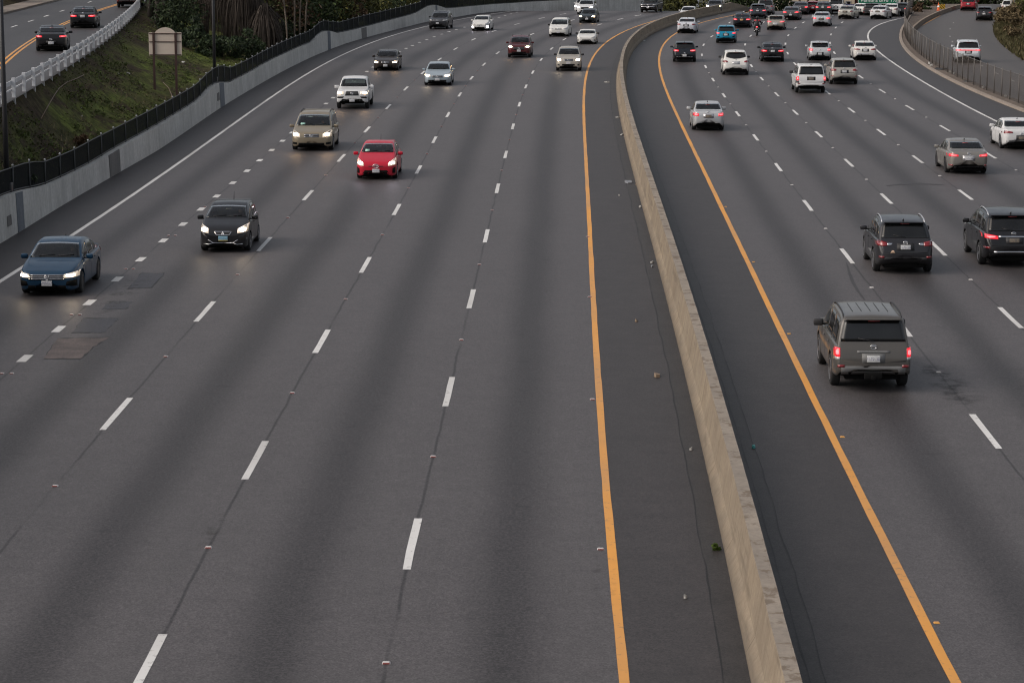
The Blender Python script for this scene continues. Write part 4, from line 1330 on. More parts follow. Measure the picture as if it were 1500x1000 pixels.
sweep(bm, WB, lambda Y: [(0, -.05), (-.05, wtop(Y) - zroad(Y)), (-.36, wtop(Y) - .01 - zroad(Y)), (-.40, -.05)], wys)
wall = tag(obj('retaining_wall', bm, C_wall, smooth=False), 'grey concrete retaining wall with humped crests below the black fence', 'wall')
def wall_panel(name, u0, u1, mat, zlo=.02, zhi=None, out=.02):
    a = solve_on(WB, u0, 200)[0]; b_ = solve_on(WB, u1, 200)[0]
    bm = B(); n = 6; prev = None
    for k in range(n + 1):
        Y = a + (b_ - a) * k / n
        zh = (wtop(Y) - .02) if zhi is None else zhi
        row = [bm.verts.new((WB(Y) + out, Y, zlo)), bm.verts.new((WB(Y) + out - .05 * zh / 1.6, Y, zh)), bm.verts.new((WB(Y) - .1, Y, zh)), bm.verts.new((WB(Y) - .05, Y, zlo))]
        if prev:
            for j in range(3): bm.faces.new((prev[j], prev[j + 1], row[j + 1], row[j]))
        else: bm.faces.new(row)
        prev = row
    bm.faces.new(prev[::-1])
    bmesh.ops.recalc_face_normals(bm, faces=bm.faces)
    obj(name, bm, mat, wall, smooth=False)
wall_panel('stained_panel', 24.5, 34, C_wallpan)
wall_panel('stained_panel', 322.5, 328.5, C_wallpan)
wall_panel('stained_panel', 480.5, 484.5, C_wallpan)
wall_panel('stained_panel', 638.5, 641, C_wallpan)
wall_panel('repair_panel', 160, 175, C_wallrep)
wall_panel('repair_panel', 530, 537, C_wallrep)
wall_panel('access_plate', 10, 16, C_wallrep, .42, .78, .012)
wall_panel('access_plate', 318.5, 321.5, C_wallrep, .5, .95, .012)

FBk = lambda Y: WB(Y) - .30
ft = [(4,248),(41,236),(73,234),(90.7,226.7),(138.7,201),(181,180),(221,160),(260,140),(289,125),(304,107.5),(312.5,99.5),(320,96),(330,96.5),(340,97.5),(362.5,87),(389,72.5),(428,54.5),(448,47),(461,40),(475,34),(490,31),(496,32.5),(522.5,25),(563,15.5),(588,9.7),(616.7,2.5)]
fs_ = sorted(r_ for r_ in (solve_on(FBk, u, v) for u, v in ft) if r_)
f2 = [fs_[0]]
for p in fs_[1:]:
    if p[0] - f2[-1][0] > .5: f2.append(p)
FT = pchip(f2)
def ftop(Y): return max(wtop(Y) + .9, FT(min(max(Y, f2[0][0]), f2[-1][0])) if Y < f2[-1][0] else wtop(Y) + 1.75)
def mesh_mat(name, col, opac, sc, wires=True):
    m, t, bs, out = nt(name)
    bs.inputs["Base Color"].default_value = (*col, 1); bs.inputs["Roughness"].default_value = .85; bs.inputs["Specular IOR Level"].default_value = .08
    uv = nd(t, "ShaderNodeUVMap").outputs[0]
    sep = nd(t, "ShaderNodeSeparateXYZ"); t.links.new(uv, sep.inputs[0])
    a = mth(t, 'FRACT', mth(t, 'MULTIPLY', mth(t, 'ADD', sep.outputs["X"], sep.outputs["Y"]), sc))
    b_ = mth(t, 'FRACT', mth(t, 'MULTIPLY', mth(t, 'SUBTRACT', sep.outputs["X"], sep.outputs["Y"]), sc))
    wire = mth(t, 'MAXIMUM', mth(t, 'LESS_THAN', a, opac), mth(t, 'LESS_THAN', b_, opac))
    tr = nd(t, "ShaderNodeBsdfTransparent"); mx = nd(t, "ShaderNodeMixShader")
    t.links.new(wire, mx.inputs[0]); t.links.new(tr.outputs[0], mx.inputs[1]); t.links.new(bs.outputs[0], mx.inputs[2]); t.links.new(mx.outputs[0], out.inputs[0])
    return m
M_slat = mesh_mat("black_privacy_mesh", (.006, .008, .009), .74, 11)
M_link = mesh_mat("chain_link_mesh", (.075, .066, .060), .23, 11)
M_fpost = plain("black_fence_post", (.05, .055, .058), .6)
M_gpost = plain("galvanised_post", (.125, .115, .108), .55, .3)
M_gpostd = plain("rusty_dark_post", (.055, .045, .04), .7)
M_cap = plain("pale_post_cap", (.36, .37, .38), .5)
def fence_panel(name, path, y0, y1, zlo, zhi, mat, parent, step=1.0):
    bm = B(); lay = bm.loops.layers.uv.new("UVMap"); d = {}; prev = None; s_ = 0; lastp = None
    n = int((y1 - y0) / step)
    for k in range(n + 1):
        Y = y0 + (y1 - y0) * k / n
        p = Vector((path(Y), Y, 0))
        if lastp is not None: s_ += (p - lastp).length
        lastp = p
        a = bm.verts.new((p.x, Y, zlo(Y))); b_ = bm.verts.new((p.x, Y, zhi(Y))); d[a] = (s_, zlo(Y)); d[b_] = (s_, zhi(Y))
        if prev: uvset(bm, bm.faces.new((prev[0], a, b_, prev[1])), lay, d)
        prev = (a, b_)
    return obj(name, bm, mat, parent, smooth=False)
bfence = empty('chain_link_fence', (FBk(150), 150, 0))
tag(bfence, 'black privacy-mesh fence with pale post caps standing on the grey wall', 'fence')
def rel(o, root):
    o.location = -Vector(root.location); return o
rel(fence_panel('mesh_panel', FBk, 55, 318, lambda Y: wtop(Y) - .08, lambda Y: ftop(Y) - .05, M_slat, bfence), bfence)
Y = 56.0
while Y < 312:
    bm = B(); x = FBk(Y) + .03
    tube(bm, [(x, Y, wtop(Y) - .1), (x, Y, ftop(Y))], .03, 6)
    po = rel(obj('fence_post', bm, M_fpost, bfence), bfence)
    bm = B(); bmesh.ops.create_uvsphere(bm, u_segments=8, v_segments=5, radius=.042, matrix=Matrix.Translation((x, Y, ftop(Y) + .03)))
    obj('post_cap', bm, M_cap, po)
    sl = math.hypot(1, FBk(Y + .5) - FBk(Y - .5)); Y += 3.0 / sl
for zf_, nm in ((lambda Y: ftop(Y) - .05, 'top_rail'), (lambda Y: wtop(Y) + .05, 'bottom_rail')):
    bm = B(); tube(bm, [(FBk(55 + 2 * k) + .02, 55 + 2 * k, zf_(55 + 2 * k)) for k in range(131)], .022, 6)
    rel(obj(nm, bm, M_fpost, bfence), bfence)

# ------------------------------------------------------------------ upper road on the left, guard rail, slope
gp = [at(u, v, 3.45) for u, v in [(20,142.5),(35,134),(50,127.5),(62.5,119.7),(75.8,112),(93,102),(113,93),(130,81.7),(148,64),(166.7,46),(188,27.5),(208,11)]]
GR = Line(gp, 2)
FK = Line([at(u, v, 3.5) for u, v in [(0,25),(13,18),(46.7,10),(83,3.7)]], 1)
UY = Line([at(u, v, 3.5) for u, v in [(0,92.5),(25,78),(50,61),(96.7,32.5),(150,13.3),(171.7,7.5)]], 2)
uys = [40 + 4 * i for i in range(85)]
upper = tag(sheet('upper_road', [lambda Y: GR(Y) + .15, lambda Y: UY(Y), lambda Y: FK(Y)], uys, 3.5, lambda j: 0, [A_upper], [0, 1, 3], zf=lambda Y: 0), kind='structure')
def zr_(z): return z
def flat_ribbon(name, line, segs, w, z, mat, parent, off=0):
    bm = B()
    for y0, y1 in segs:
        n = max(1, int((y1 - y0) / 2)); prev = None
        for k in range(n + 1):
            Y = y0 + (y1 - y0) * k / n
            a = bm.verts.new((line(Y) + off - w / 2, Y, z)); b_ = bm.verts.new((line(Y) + off + w / 2, Y, z))
            if prev: bm.faces.new((prev[0], prev[1], b_, a))
            prev = (a, b_)
    return obj(name, bm, mat, parent, smooth=False)
flat_ribbon('centre_line', UY, [(60, 330)], .14, 3.507, RP_yellow, upper, -.14)
flat_ribbon('centre_line', UY, [(60, 330)], .14, 3.507, RP_yellow, upper, .14)
UD = [at(u, v, 3.5) for u, v in [(2.5,48),(21,39),(40,31),(61.7,23.7),(86,16.3),(138,3.3)]]
UDl = Line(UD, 1)
tag(flat_ribbon('lane_dashes', UDl, [(y - 1.6, y + 1.6) for y in [UD[0][1] - 11.3 * k for k in range(1, 6)] + [p[1] for p in UD] + [UD[-1][1] + 12 * k for k in range(1, 6)]], .15, 3.507, RP_white, upper), kind='stuff')
bm = B(); sweep(bm, FK, [(.0, 3.4), (0, 3.66), (-.3, 3.67), (-2.2, 3.66), (-2.2, 3.4)], uys, zf=lambda Y: 0)
tag(obj('pavement', bm, C_kerb, smooth=False), kind='structure')

M_grw = plain("white_painted_steel", (.55, .56, .58), .55, var=.25, scale=3)
gr = empty('guard_rail', (GR(150), 150, 3.4))
tag(gr, 'white guard rail on closely set posts along the upper road', 'guard rail')
def gz(Y): return 3.42
bm = B()
gys = [60 + 2 * i for i in range(100)]
sweep(bm, GR, [(-.10, .62), (-.17, .66), (-.11, .71), (-.17, .76), (-.10, .80), (-.07, .80), (-.07, .62)], gys, zf=gz)
rel(obj('rail_beam', bm, M_grw, gr, smooth=False), gr)
bm = B(); sweep(bm, GR, [(-.13, .38), (-.09, .38), (-.09, .44), (-.13, .44)], gys, zf=gz)
rel(obj('rub_rail', bm, M_grw, gr, smooth=False), gr)
Y = 66.0; np_ = 0
while np_ < 92 and Y < 250:
    s_ = GR.slope(Y)
    bm = B()
    rz = Matrix.Rotation(math.atan2(-s_, 1) * 1.0, 3, 'Z')
    box(bm, (GR(Y), Y, 3.42 + .28), (.15, .14, 1.26), rz, bevel=.008)
    rel(obj('post', bm, M_grw, gr, smooth=False), gr)
    Y += 3.7; np_ += 1

rh = random.Random(11)
from mathutils import noise as mnoise
def zslope(t, Y, x):
    z = .35 + 3.05 * t ** 1.85
    return z + .22 * mnoise.noise(Vector((x * .35, Y * .22, 0))) * math.sin(math.pi * min(1, max(0, t))) + .10 * mnoise.noise(Vector((x * 1.1, Y * .8, 3))) * math.sin(math.pi * min(1, max(0, t)))
def slope_pt(t, Y):
    a = WB(Y) - .45; b_ = GR(Y) - .05
    x = a + (b_ - a) * t
    return Vector((x, Y, zslope(t, Y, x)))
def grass_mat():
    m, t, bs, out = nt("slope_turf")
    pos = genco(t)
    mp = nd(t, "ShaderNodeMapping"); mp.inputs["Scale"].default_value = (.55, .16, .55); mp.inputs["Rotation"].default_value = (0, 0, .5); t.links.new(pos, mp.inputs[0])
    f = noise(t, 1.0, 6, .65, vec=mp.outputs[0])
    c = ramp(t, f, [(.33, (.036, .025, .016)), (.43, (.045, .035, .018)), (.50, (.070, .080, .020)), (.66, (.105, .135, .027)), (.8, (.085, .105, .027))])
    c = mix(t, ramp(t, noise(t, 4.5, 4, .7, vec=pos), [(.33, .55), (.5, 0)]), c, (.024, .022, .012))
    sz = nd(t, "ShaderNodeSeparateXYZ"); t.links.new(pos, sz.inputs[0])
    soil = mth(t, 'ADD', mth(t, 'MULTIPLY', mth(t, 'SUBTRACT', sz.outputs["Z"], 1.8), .9), mth(t, 'MULTIPLY_ADD', noise(t, .45, 4, .6, vec=pos), 1.6, -.95), clamp=True)
    c = mix(t, mth(t, 'MULTIPLY', soil, .68), c, (.048, .033, .023))
    near = mth(t, 'MULTIPLY', mth(t, 'SUBTRACT', 112.0, sz.outputs["Y"]), .07, clamp=True)
    c = mix(t, mth(t, 'MULTIPLY', near, ramp(t, noise(t, .8, 4, vec=pos), [(.35, .9), (.6, .35)])), c, (.034, .026, .019))
    c = mix(t, ramp(t, noise(t, .09, 3, vec=pos), [(.48, 0), (.6, .7)]), c, (.040, .030, .019))
    cl = ramp(t, noise(t, 1.7, 5, .7, vec=pos), [(.38, .55), (.62, 1.45)])
    c = mix(t, 1.0, c, cl, 'MULTIPLY')
    t.links.new(c, bs.inputs["Base Color"]); bs.inputs["Roughness"].default_value = .95; bs.inputs["Specular IOR Level"].default_value = .1
    bump(t, bs, noise(t, 5, 5, .7, vec=pos), .8, .08)
    return m
M_turf = grass_mat()
bm = B()
sy = [40 + 1.5 * i for i in range(190)]
NT = 22
g = [[bm.verts.new(slope_pt(j / NT, Y)) for j in range(NT + 1)] for Y in sy]
for i in range(len(g) - 1):
    for j in range(NT): bm.faces.new((g[i][j], g[i][j + 1], g[i + 1][j + 1], g[i + 1][j]))
bmesh.ops.recalc_face_normals(bm, faces=bm.faces)
if sum(f.normal.z for f in bm.faces) < 0: bmesh.ops.reverse_faces(bm, faces=bm.faces)
slope = tag(obj('hillside', bm, M_turf), kind='structure')
# bank beyond the far pavement of the upper road
bm = B()
g = []
for Y in uys:
    row = []
    for j in range(8):
        x = FK(Y) - 2.0 - j * 3.0
        row.append(bm.verts.new((x, Y, 3.5 + j * 1.3 + .5 * mnoise.noise(Vector((x * .3, Y * .2, 7))) * (j > 0))))
    g.append(row)
for i in range(len(g) - 1):
    for j in range(7): bm.faces.new((g[i][j + 1], g[i][j], g[i + 1][j], g[i + 1][j + 1]))
tag(obj('hillside', bm, M_turf), kind='structure')

# ------------------------------------------------------------------ ramp on the right with chain link fence and bank
VE = Line([at(u, v) for u, v in [(1500,84),(1486.7,75),(1471.7,63),(1464,50),(1465,34),(1475,22)]], 2)
RL = Line([at(u, v) for u, v in [(1344,45),(1353,35),(1370,23),(1387,16),(1407,11)]], 1)
RM = Line([at(u, v) for u, v in [(1483,118.7),(1460,108),(1438,96.7),(1395,61.7),(1391.7,54),(1391.7,43),(1396.7,34)]], 3)
ramp_road = tag(sheet('ramp', [lambda Y: LI['FB'](Y) + .35, lambda Y: (LI['FB'](Y) + VE(Y)) / 2, lambda Y: VE(Y) + 1], Ys[10:], .02, lambda j: 0, [A_ramp], [0, 1, 2], zf=zramp), kind='structure')
rd = [at(u, v)[1] for u, v in [(1483,118.7),(1460,108),(1438,96.7),(1395,61.7),(1391.7,54),(1391.7,43),(1396.7,34)]]
bm = B()
for y in rd: ribbon(bm, RM, y - 1.1, y + 1.1, .11, .026, 1.0)
tag(obj('lane_dashes', bm, road_paint("faded_road_paint", (.36, .34, .32)), ramp_road, smooth=False), kind='stuff')
bm = B(); ribbon(bm, lambda Y: RL(Y), 246, 330, .16, .026)
obj('edge_line', bm, RP_yellow, ramp_road, smooth=False)
LWp = [at(u, v, .45) for u, v in [(1336.7,40),(1350,30),(1375,16.7),(1391.7,10.8),(1407,6.7)]]
LW = Line(LWp, 2)
tag(sheet('verge', [lambda Y: LI['FB'](Y) + .3, lambda Y: max(LI['FB'](Y) + .35, LW(Y) + .35)], [238 + 2 * k for k in range(46)], .05, lambda j: 0, [C_dirt], [0, 1], zf=zramp), kind='structure')
bm = B(); sweep(bm, LW, [(-.14, -.02), (-.12, .44), (.12, .46), (.14, -.02)], [241 + 1.5 * k for k in range(58)], zf=zramp)
tag(obj('low_wall', bm, concrete("low_wall_concrete", (.23, .185, .145), (.32, .26, .21)), smooth=False), 'low weathered concrete wall curving along the inside of the ramp', 'wall')
cf = empty('chain_link_fence', (LI['FB'](180), 180, 0))
tag(cf, 'see-through chain link fence on thin posts beside the ramp', 'fence')
FBl = LI['FB']
rel(fence_panel('mesh_panel', FBl, 100, 312, lambda Y: .06, lambda Y: 1.75, M_link, cf), cf)
Y = 104.0; k = 0
while Y < 312 and k < 98:
    bm = B(); tube(bm, [(FBl(Y), Y, 0), (FBl(Y), Y, 1.85)], .038, 6)
    rel(obj('fence_post', bm, M_gpost if (k % 3) else M_gpostd, cf), cf)
    Y += 2.75; k += 1
bm = B(); tube(bm, [(FBl(100 + 2 * q), 100 + 2 * q, 1.75) for q in range(107)], .02, 6)
rel(obj('top_rail', bm, M_gpost, cf), cf)
bm = B(); g = []
for Y in Ys[30:]:
    row = []
    for j in range(9):
        x = VE(Y) + j * 1.6
        row.append(bm.verts.new((x, Y, zramp(Y) + .03 + .85 * j + (.4 * mnoise.noise(Vector((x * .4, Y * .3, 1))) if j else 0))))
    g.append(row)
for i in range(len(g) - 1):
    for j in range(8): bm.faces.new((g[i][j], g[i][j + 1], g[i + 1][j + 1], g[i + 1][j]))
def dry_mat():
    m, t, bs, out = nt("dry_bank")
    pos = genco(t)
    c = ramp(t, noise(t, .5, 6, .65, vec=pos), [(.35, (.035, .027, .016)), (.5, (.055, .045, .026)), (.65, (.028, .036, .013))])
    t.links.new(c, bs.inputs["Base Color"]); bs.inputs["Roughness"].default_value = .95
    bump(t, bs, noise(t, 4, 5, .7, vec=pos), .8, .08)
    return m
tag(obj('hillside', bm, dry_mat()), kind='structure')
# ------------------------------------------------------------------ points seen at a pixel at a chosen distance
def wp(u, v, Y):
    z = 0.0
    for _ in range(4):
        d = Y * CT + (H - z) * ST
        z = H - (v - HZ) * CT * d / F
    return Vector(((u - 750) / F * d, Y, z))

def slope_z(x, Y):
    a = WB(Y) - .45; b_ = GR(Y) - .05
    return zslope(min(1.2, max(0, (x - a) / (b_ - a))), Y, x)

# ------------------------------------------------------------------ tan sign seen from behind, lamp posts
M_tan = plain("tan_sign_back", (.56, .475, .40), .7, var=.06, scale=2)
M_brown = plain("brown_sign_post", (.045, .020, .016), .7)
SY = 147.0
sg_ = empty('roadside_sign', (*wp(242, 100, SY).xy, .9))
tag(sg_, 'tan roadside sign with an arched top seen from behind on two brown posts', 'sign')
xl, xr = wp(218, 60, SY).x, wp(266, 60, SY).x
zb_, zs_, za_ = wp(242, 81.5, SY).z, wp(242, 48, SY).z, wp(242, 40.5, SY).z
bm = B()
xm = (xl + xr) / 2; hwid = (xr - xl) / 2
outl = [(xl, zb_), (xr, zb_), (xr, zs_)]
for k in range(13):
    t_ = 1 - 2 * k / 12
    outl.append((xm + hwid * .62 * t_, zs_ + (za_ - zs_) * max(0, (1 - t_ * t_)) ** .8))
outl.append((xl, zs_))
f0 = [bm.verts.new((x, SY - .03, z)) for x, z in outl]; f1 = [bm.verts.new((x, SY + .03, z)) for x, z in outl]
bm.faces.new(f0); bm.faces.new(f1[::-1])
for k in range(len(f0)): bm.faces.new((f0[k], f1[k], f1[(k + 1) % len(f0)], f0[(k + 1) % len(f0)]))
bmesh.ops.recalc_face_normals(bm, faces=bm.faces)
rel(obj('sign_panel', bm, M_tan, sg_, smooth=False), sg_)
for u in (225.3, 257.5):
    x = wp(u, 60, SY).x
    bm = B(); box(bm, (x, SY - .09, (zs_ + .3) / 2), (.13, .11, zs_ - .3), bevel=.006)
    rel(obj('post', bm, M_brown, sg_, smooth=False), sg_)
for v in (49.5, 61.5, 80.5):
    z = wp(242, v, SY).z
    bm = B(); box(bm, (xm, SY - .05, z), (xr - xl - .06, .04, .045))
    rel(obj('batten', bm, M_brown, sg_, smooth=False), sg_)

M_pole = plain("black_lamp_post", (.010, .010, .012), .5)
def lamp_post(u, label, r0, r1):
    Y = solve_on(FBk, u, 200)[0]
    root = empty('lamp_post', (FBk(Y) - .12, Y, .5)); tag(root, label, 'lamp post', 'black lamp posts on the grey wall')
    bm = B(); tube(bm, [(0, 0, 0), (0, 0, 4), (0, 0, 10.5)], [r0, r0 * .9, r1], 12); obj('post', bm, M_pole, root)
    bm = B(); box(bm, (0, 0, 1.0), (.36, .36, .5), bevel=.03); obj('base', bm, M_pole, root)
    bm = B(); tube(bm, [(0, 0, 10.4), (.8, 0, 11.0), (2.4, 0, 11.2)], .05, 8); obj('arm', bm, M_pole, root)
    bm = B(); box(bm, (2.7, 0, 11.18), (.8, .3, .12), bevel=.04); obj('lamp_head', bm, M_pole, root)
lamp_post(15.5, 'tall black lamp post at the left edge where the wall crests', .10, .07)
lamp_post(317.5, 'tall black lamp post rising from the wall crest right of the tan sign', .10, .07)

# ------------------------------------------------------------------ plants
def leaf_mat(name, cols, rough=.75):
    m, t, bs, out = nt(name)
    g = nd(t, "ShaderNodeNewGeometry")
    c = ramp(t, g.outputs["Random Per Island"], [(i / (len(cols) - 1), c_) for i, c_ in enumerate(cols)])
    c = mix(t, ramp(t, noise(t, .8, 3, vec=g.outputs["Position"]), [(.3, .5), (.6, 0)]), c, tuple(x * .55 for x in cols[0]))
    t.links.new(c, bs.inputs["Base Color"]); bs.inputs["Roughness"].default_value = rough; bs.inputs["Specular IOR Level"].default_value = .25
    return m
LF_dark = leaf_mat("dark_leaves", [(0.015, 0.023, 0.011), (0.027, 0.042, 0.015), (0.042, 0.065, 0.019), (0.065, 0.087, 0.027)])
LF_ivy = leaf_mat("ivy_leaves", [(0.013, 0.019, 0.011), (0.024, 0.038, 0.018), (0.042, 0.064, 0.026), (0.064, 0.090, 0.038)])
LF_olive = leaf_mat("olive_leaves", [(0.027, 0.030, 0.012), (0.054, 0.060, 0.021), (0.093, 0.096, 0.027), (0.143, 0.132, 0.033)])
LF_brown = leaf_mat("dead_brown_leaves", [(0.035, 0.021, 0.013), (0.072, 0.042, 0.022), (0.112, 0.067, 0.038), (0.160, 0.106, 0.064)])
LF_dry = leaf_mat("dry_grass_blades", [(.06, .044, .024), (.13, .095, .05), (.21, .16, .085), (.30, .23, .14)])
LF_frond = leaf_mat("dead_fronds", [(.018, .014, .011), (.038, .029, .023), (.070, .055, .045), (.115, .093, .075)])
LF_palm = leaf_mat("palm_fronds", [(0.017, 0.025, 0.011), (0.035, 0.050, 0.017), (0.070, 0.084, 0.028)])
M_bark = plain("bark", (.028, .022, .017), .95, var=.5, scale=5)
M_barkp = plain("pale_bark", (.15, .12, .095), .9, var=.4, scale=8)

def leaves(bm, rg, c, rad, n, size, long=1.0, droop=0.0):
    c = Vector(c)
    for _ in range(n):
        while True:
            p = Vector((rg.uniform(-1, 1), rg.uniform(-1, 1), rg.uniform(-1, 1)))
            if p.length <= 1 and rg.random() < .25 + .75 * p.length: break
        q = c + Vector((p.x * rad[0], p.y * rad[1], p.z * rad[2]))
        a = Vector((rg.gauss(0, 1), rg.gauss(0, 1), rg.gauss(0, 1) - droop)).normalized()
        b_ = a.cross(Vector((rg.gauss(0, 1), rg.gauss(0, 1), rg.gauss(0, 1)))).normalized()
        s_ = size * rg.uniform(.6, 1.4)
        e, f = a * s_ * long, b_ * s_ * .5
        vs = [bm.verts.new(q - e), bm.verts.new(q + f * .9 - e * .1), bm.verts.new(q + e), bm.verts.new(q - f * .9 + e * .1)]
        bm.faces.new(vs)

def plant(name, label, cat, loc, blobs, mat, size, seed, trunks=(), tmat=None, group=None, long=1.0, droop=0.0, density=1.0):
    """blobs: (dx,dy,dz,rx,ry,rz,n) clumps of leaves; trunks: lists of (points, radii)"""
    rg = random.Random(seed)
    root = empty(name, loc); tag(root, label, cat, group)
    bm = B()
    for dx, dy, dz, rx, ry, rz, n in blobs:
        k = max(3, int(rx * ry * rz * 3.0))
        for _ in range(k):                        # uneven outline: each blob is a spray of smaller clumps
            while True:
                p = Vector((rg.uniform(-1, 1), rg.uniform(-1, 1), rg.uniform(-1, 1)))
                if p.length <= 1: break
            s_ = rg.uniform(.22, .5)
            leaves(bm, rg, (dx + p.x * rx * .8, dy + p.y * ry * .8, dz + p.z * rz * .8), (rx * s_, ry * s_, rz * s_), int(n * density / k), size, long, droop)
    obj('foliage', bm, mat, root, smooth=False)
    for pts, rr_ in trunks:
        bm = B(); tube(bm, pts, rr_, 7); obj('trunk' if cat == 'tree' else 'stem', bm, tmat or M_bark, root)
    return root

def on_slope(u, Y, r_=.5, dz=-.1):
    for _ in range(80):                           # keep the whole plant behind the wall and its fence
        x = (u - 750) / F * (Y * CT + 9 * ST)
        if x + r_ < WB(Y) - .6: break
        Y += 1.0
    return (x, Y, slope_z(x, Y) + dz)
G1 = 'ivy mounds at the foot of the hillside planting'
lab = ['rounded dark ivy mound right behind the tan sign', 'dark ivy mound between the tan sign and the lamp post', 'low ivy mound just left of the second lamp post',
       'ivy mound just right of the second lamp post', 'low ivy mound under the hanging dead fronds', 'last ivy mound, next to the black fence']
for i, (u, Y, hh_, w) in enumerate([(270, 186, 1.9, 1.5), (287, 185, 1.7, 1.5), (305, 184, 1.5, 1.4), (325, 185, 1.6, 1.6), (347, 187, 1.7, 1.6), (366, 189, 1.3, 1.4)]):
    plant('ivy_mound', lab[i], 'shrub', on_slope(u, Y, w), [(0, 0, hh_ * .42, w, 1.8, hh_ * .55, 900), (.3, 1.5, hh_ * .8, w * .8, 1.4, hh_ * .5, 500)], LF_ivy, .13, 20 + i, [([(0, 0, -.2), (.1, 0, hh_ * .5)], [.06, .03])], group=G1)
plant('shrub', 'dark green shrub climbing the slope behind the tan sign', 'shrub', on_slope(252, 196), [(0, 0, 1.6, 2.2, 2, 1.9, 1900), (1.2, 1, 2.2, 1.6, 1.6, 1.6, 900)], LF_ivy, .14, 31, [([(0, 0, -.2), (.2, .2, 1.6)], [.09, .04])])
plant('shrub', 'yellow-green shrub above the ivy between sign and lamp post', 'shrub', on_slope(268, 203), [(0, 0, 2.9, 2.1, 1.8, 1.7, 1700), (1.8, .5, 2.5, 1.3, 1.2, 1.3, 600)], LF_olive, .13, 33, [([(0, 0, -.2), (.1, 0, 2.4)], [.08, .04])])
for k, (u, Y, top, label) in enumerate([(232, 200, 9, 'thick dark tree trunk rising at the head of the grass slope'), (222, 206, 10, 'dark tree at the guard rail end of the upper road')]):
    x, y, z = on_slope(u, Y)
    plant('dark_tree', label, 'tree', (x, y, z), [(0, 0, top, 3.4, 3, 2.6, 2600), (1.8, .5, top - 2.2, 2, 2, 1.4, 900)], LF_dark, .22, 40 + k,
          [([(0, 0, -.3), (.05, 0, 2), (-.1, .1, 5), (.2, 0, top)], [.34, .28, .22, .1]), ([(.35, 0, -.3), (.6, 0, 2.5), (1.5, .2, 6), (2.3, .3, top - 1)], [.2, .17, .12, .05])])

def frond_skirt(root, rg, base, n, length, spread, mat, name='dead_fronds'):
    bm = B()
    for _ in range(n):
        a = rg.uniform(0, 2 * math.pi); r0 = rg.uniform(0, .35) * spread
        p = Vector(base) + Vector((r0 * math.cos(a), r0 * math.sin(a), rg.uniform(-.7, .7)))
        out_ = Vector((math.cos(a), math.sin(a), 0)) * spread * rg.uniform(.3, 1.0)
        L_ = length * rg.uniform(.55, 1.15)
        w = rg.uniform(.012, .05); tn = Vector((-math.sin(a), math.cos(a), 0)) * w
        prev = None
        for k in range(5):
            t_ = k / 4
            q = p + out_ * (1 - (1 - t_) ** 2) + Vector((rg.uniform(-.06, .06), rg.uniform(-.06, .06), -L_ * t_ ** 1.35))
            row = (bm.verts.new(q - tn * (1 - .8 * t_)), bm.verts.new(q + tn * (1 - .8 * t_)))
            if prev: bm.faces.new((prev[0], prev[1], row[1], row[0]))
            prev = row
    obj(name, bm, mat, root, smooth=False)

def green_fronds(root, rg, base, n, length, mat):
    bm = B()
    for i in range(n):
        a = 2 * math.pi * i / n + rg.uniform(-.2, .2); el = rg.uniform(-.1, 1.1)
        d = Vector((math.cos(a), math.sin(a), 0)); pts = []
        for k in range(7):
            t_ = k / 6
            pts.append(Vector(base) + d * length * t_ * math.cos(el * .6) + Vector((0, 0, length * (math.sin(el) * t_ - .75 * t_ * t_))))
        tn = Vector((-d.y, d.x, 0))
        for k in range(6):
            for s_ in (-1, 1):
                for q in range(3):
                    p = pts[k].lerp(pts[k + 1], q / 3)
                    tip = p + (tn * s_ * .8 + (pts[k + 1] - pts[k]).normalized() * .6 + Vector((0, 0, -.35))) * length * .28
                    o_ = (pts[k + 1] - pts[k]).normalized() * .05
                    bm.faces.new((bm.verts.new(p - o_), bm.verts.new(p + o_), bm.verts.new(tip)))
    obj('crown', bm, mat, root, smooth=False)

for k, (u, Y, zt_, ln, sp, n, label) in enumerate([(300, 203, 6.4, 4.2, 1.7, 700, 'shaggy palm with dead fronds hanging behind the yellow-green shrub'),
        (332, 200, 6.8, 5.2, 2.0, 1100, 'big shaggy palm draped in brown dead fronds right of the second lamp post'),
        (356, 199, 6.0, 5.0, 1.9, 1000, 'shaggy palm whose brown skirt sweeps down to the ivy'),
        (388, 198, 3.2, 3.4, 1.6, 700, 'low brown frond heap close above the black fence')]):
    rg = random.Random(60 + k)
    x, y, z = on_slope(u, Y, sp)
    root = empty('shaggy_palm', (x, y, z)); tag(root, label, 'palm', 'shaggy palms on the hillside')
    bm = B(); tube(bm, [(0, 0, -.3), (.1, 0, zt_ * .6), (0, .1, zt_ + .8)], [.32, .28, .25], 9); obj('trunk', bm, M_bark, root)
    frond_skirt(root, rg, (0, 0, zt_), n, ln, sp, LF_frond)
    if k < 3: green_fronds(root, rg, (0, 0, zt_ + .8), 18, 2.8, LF_palm)
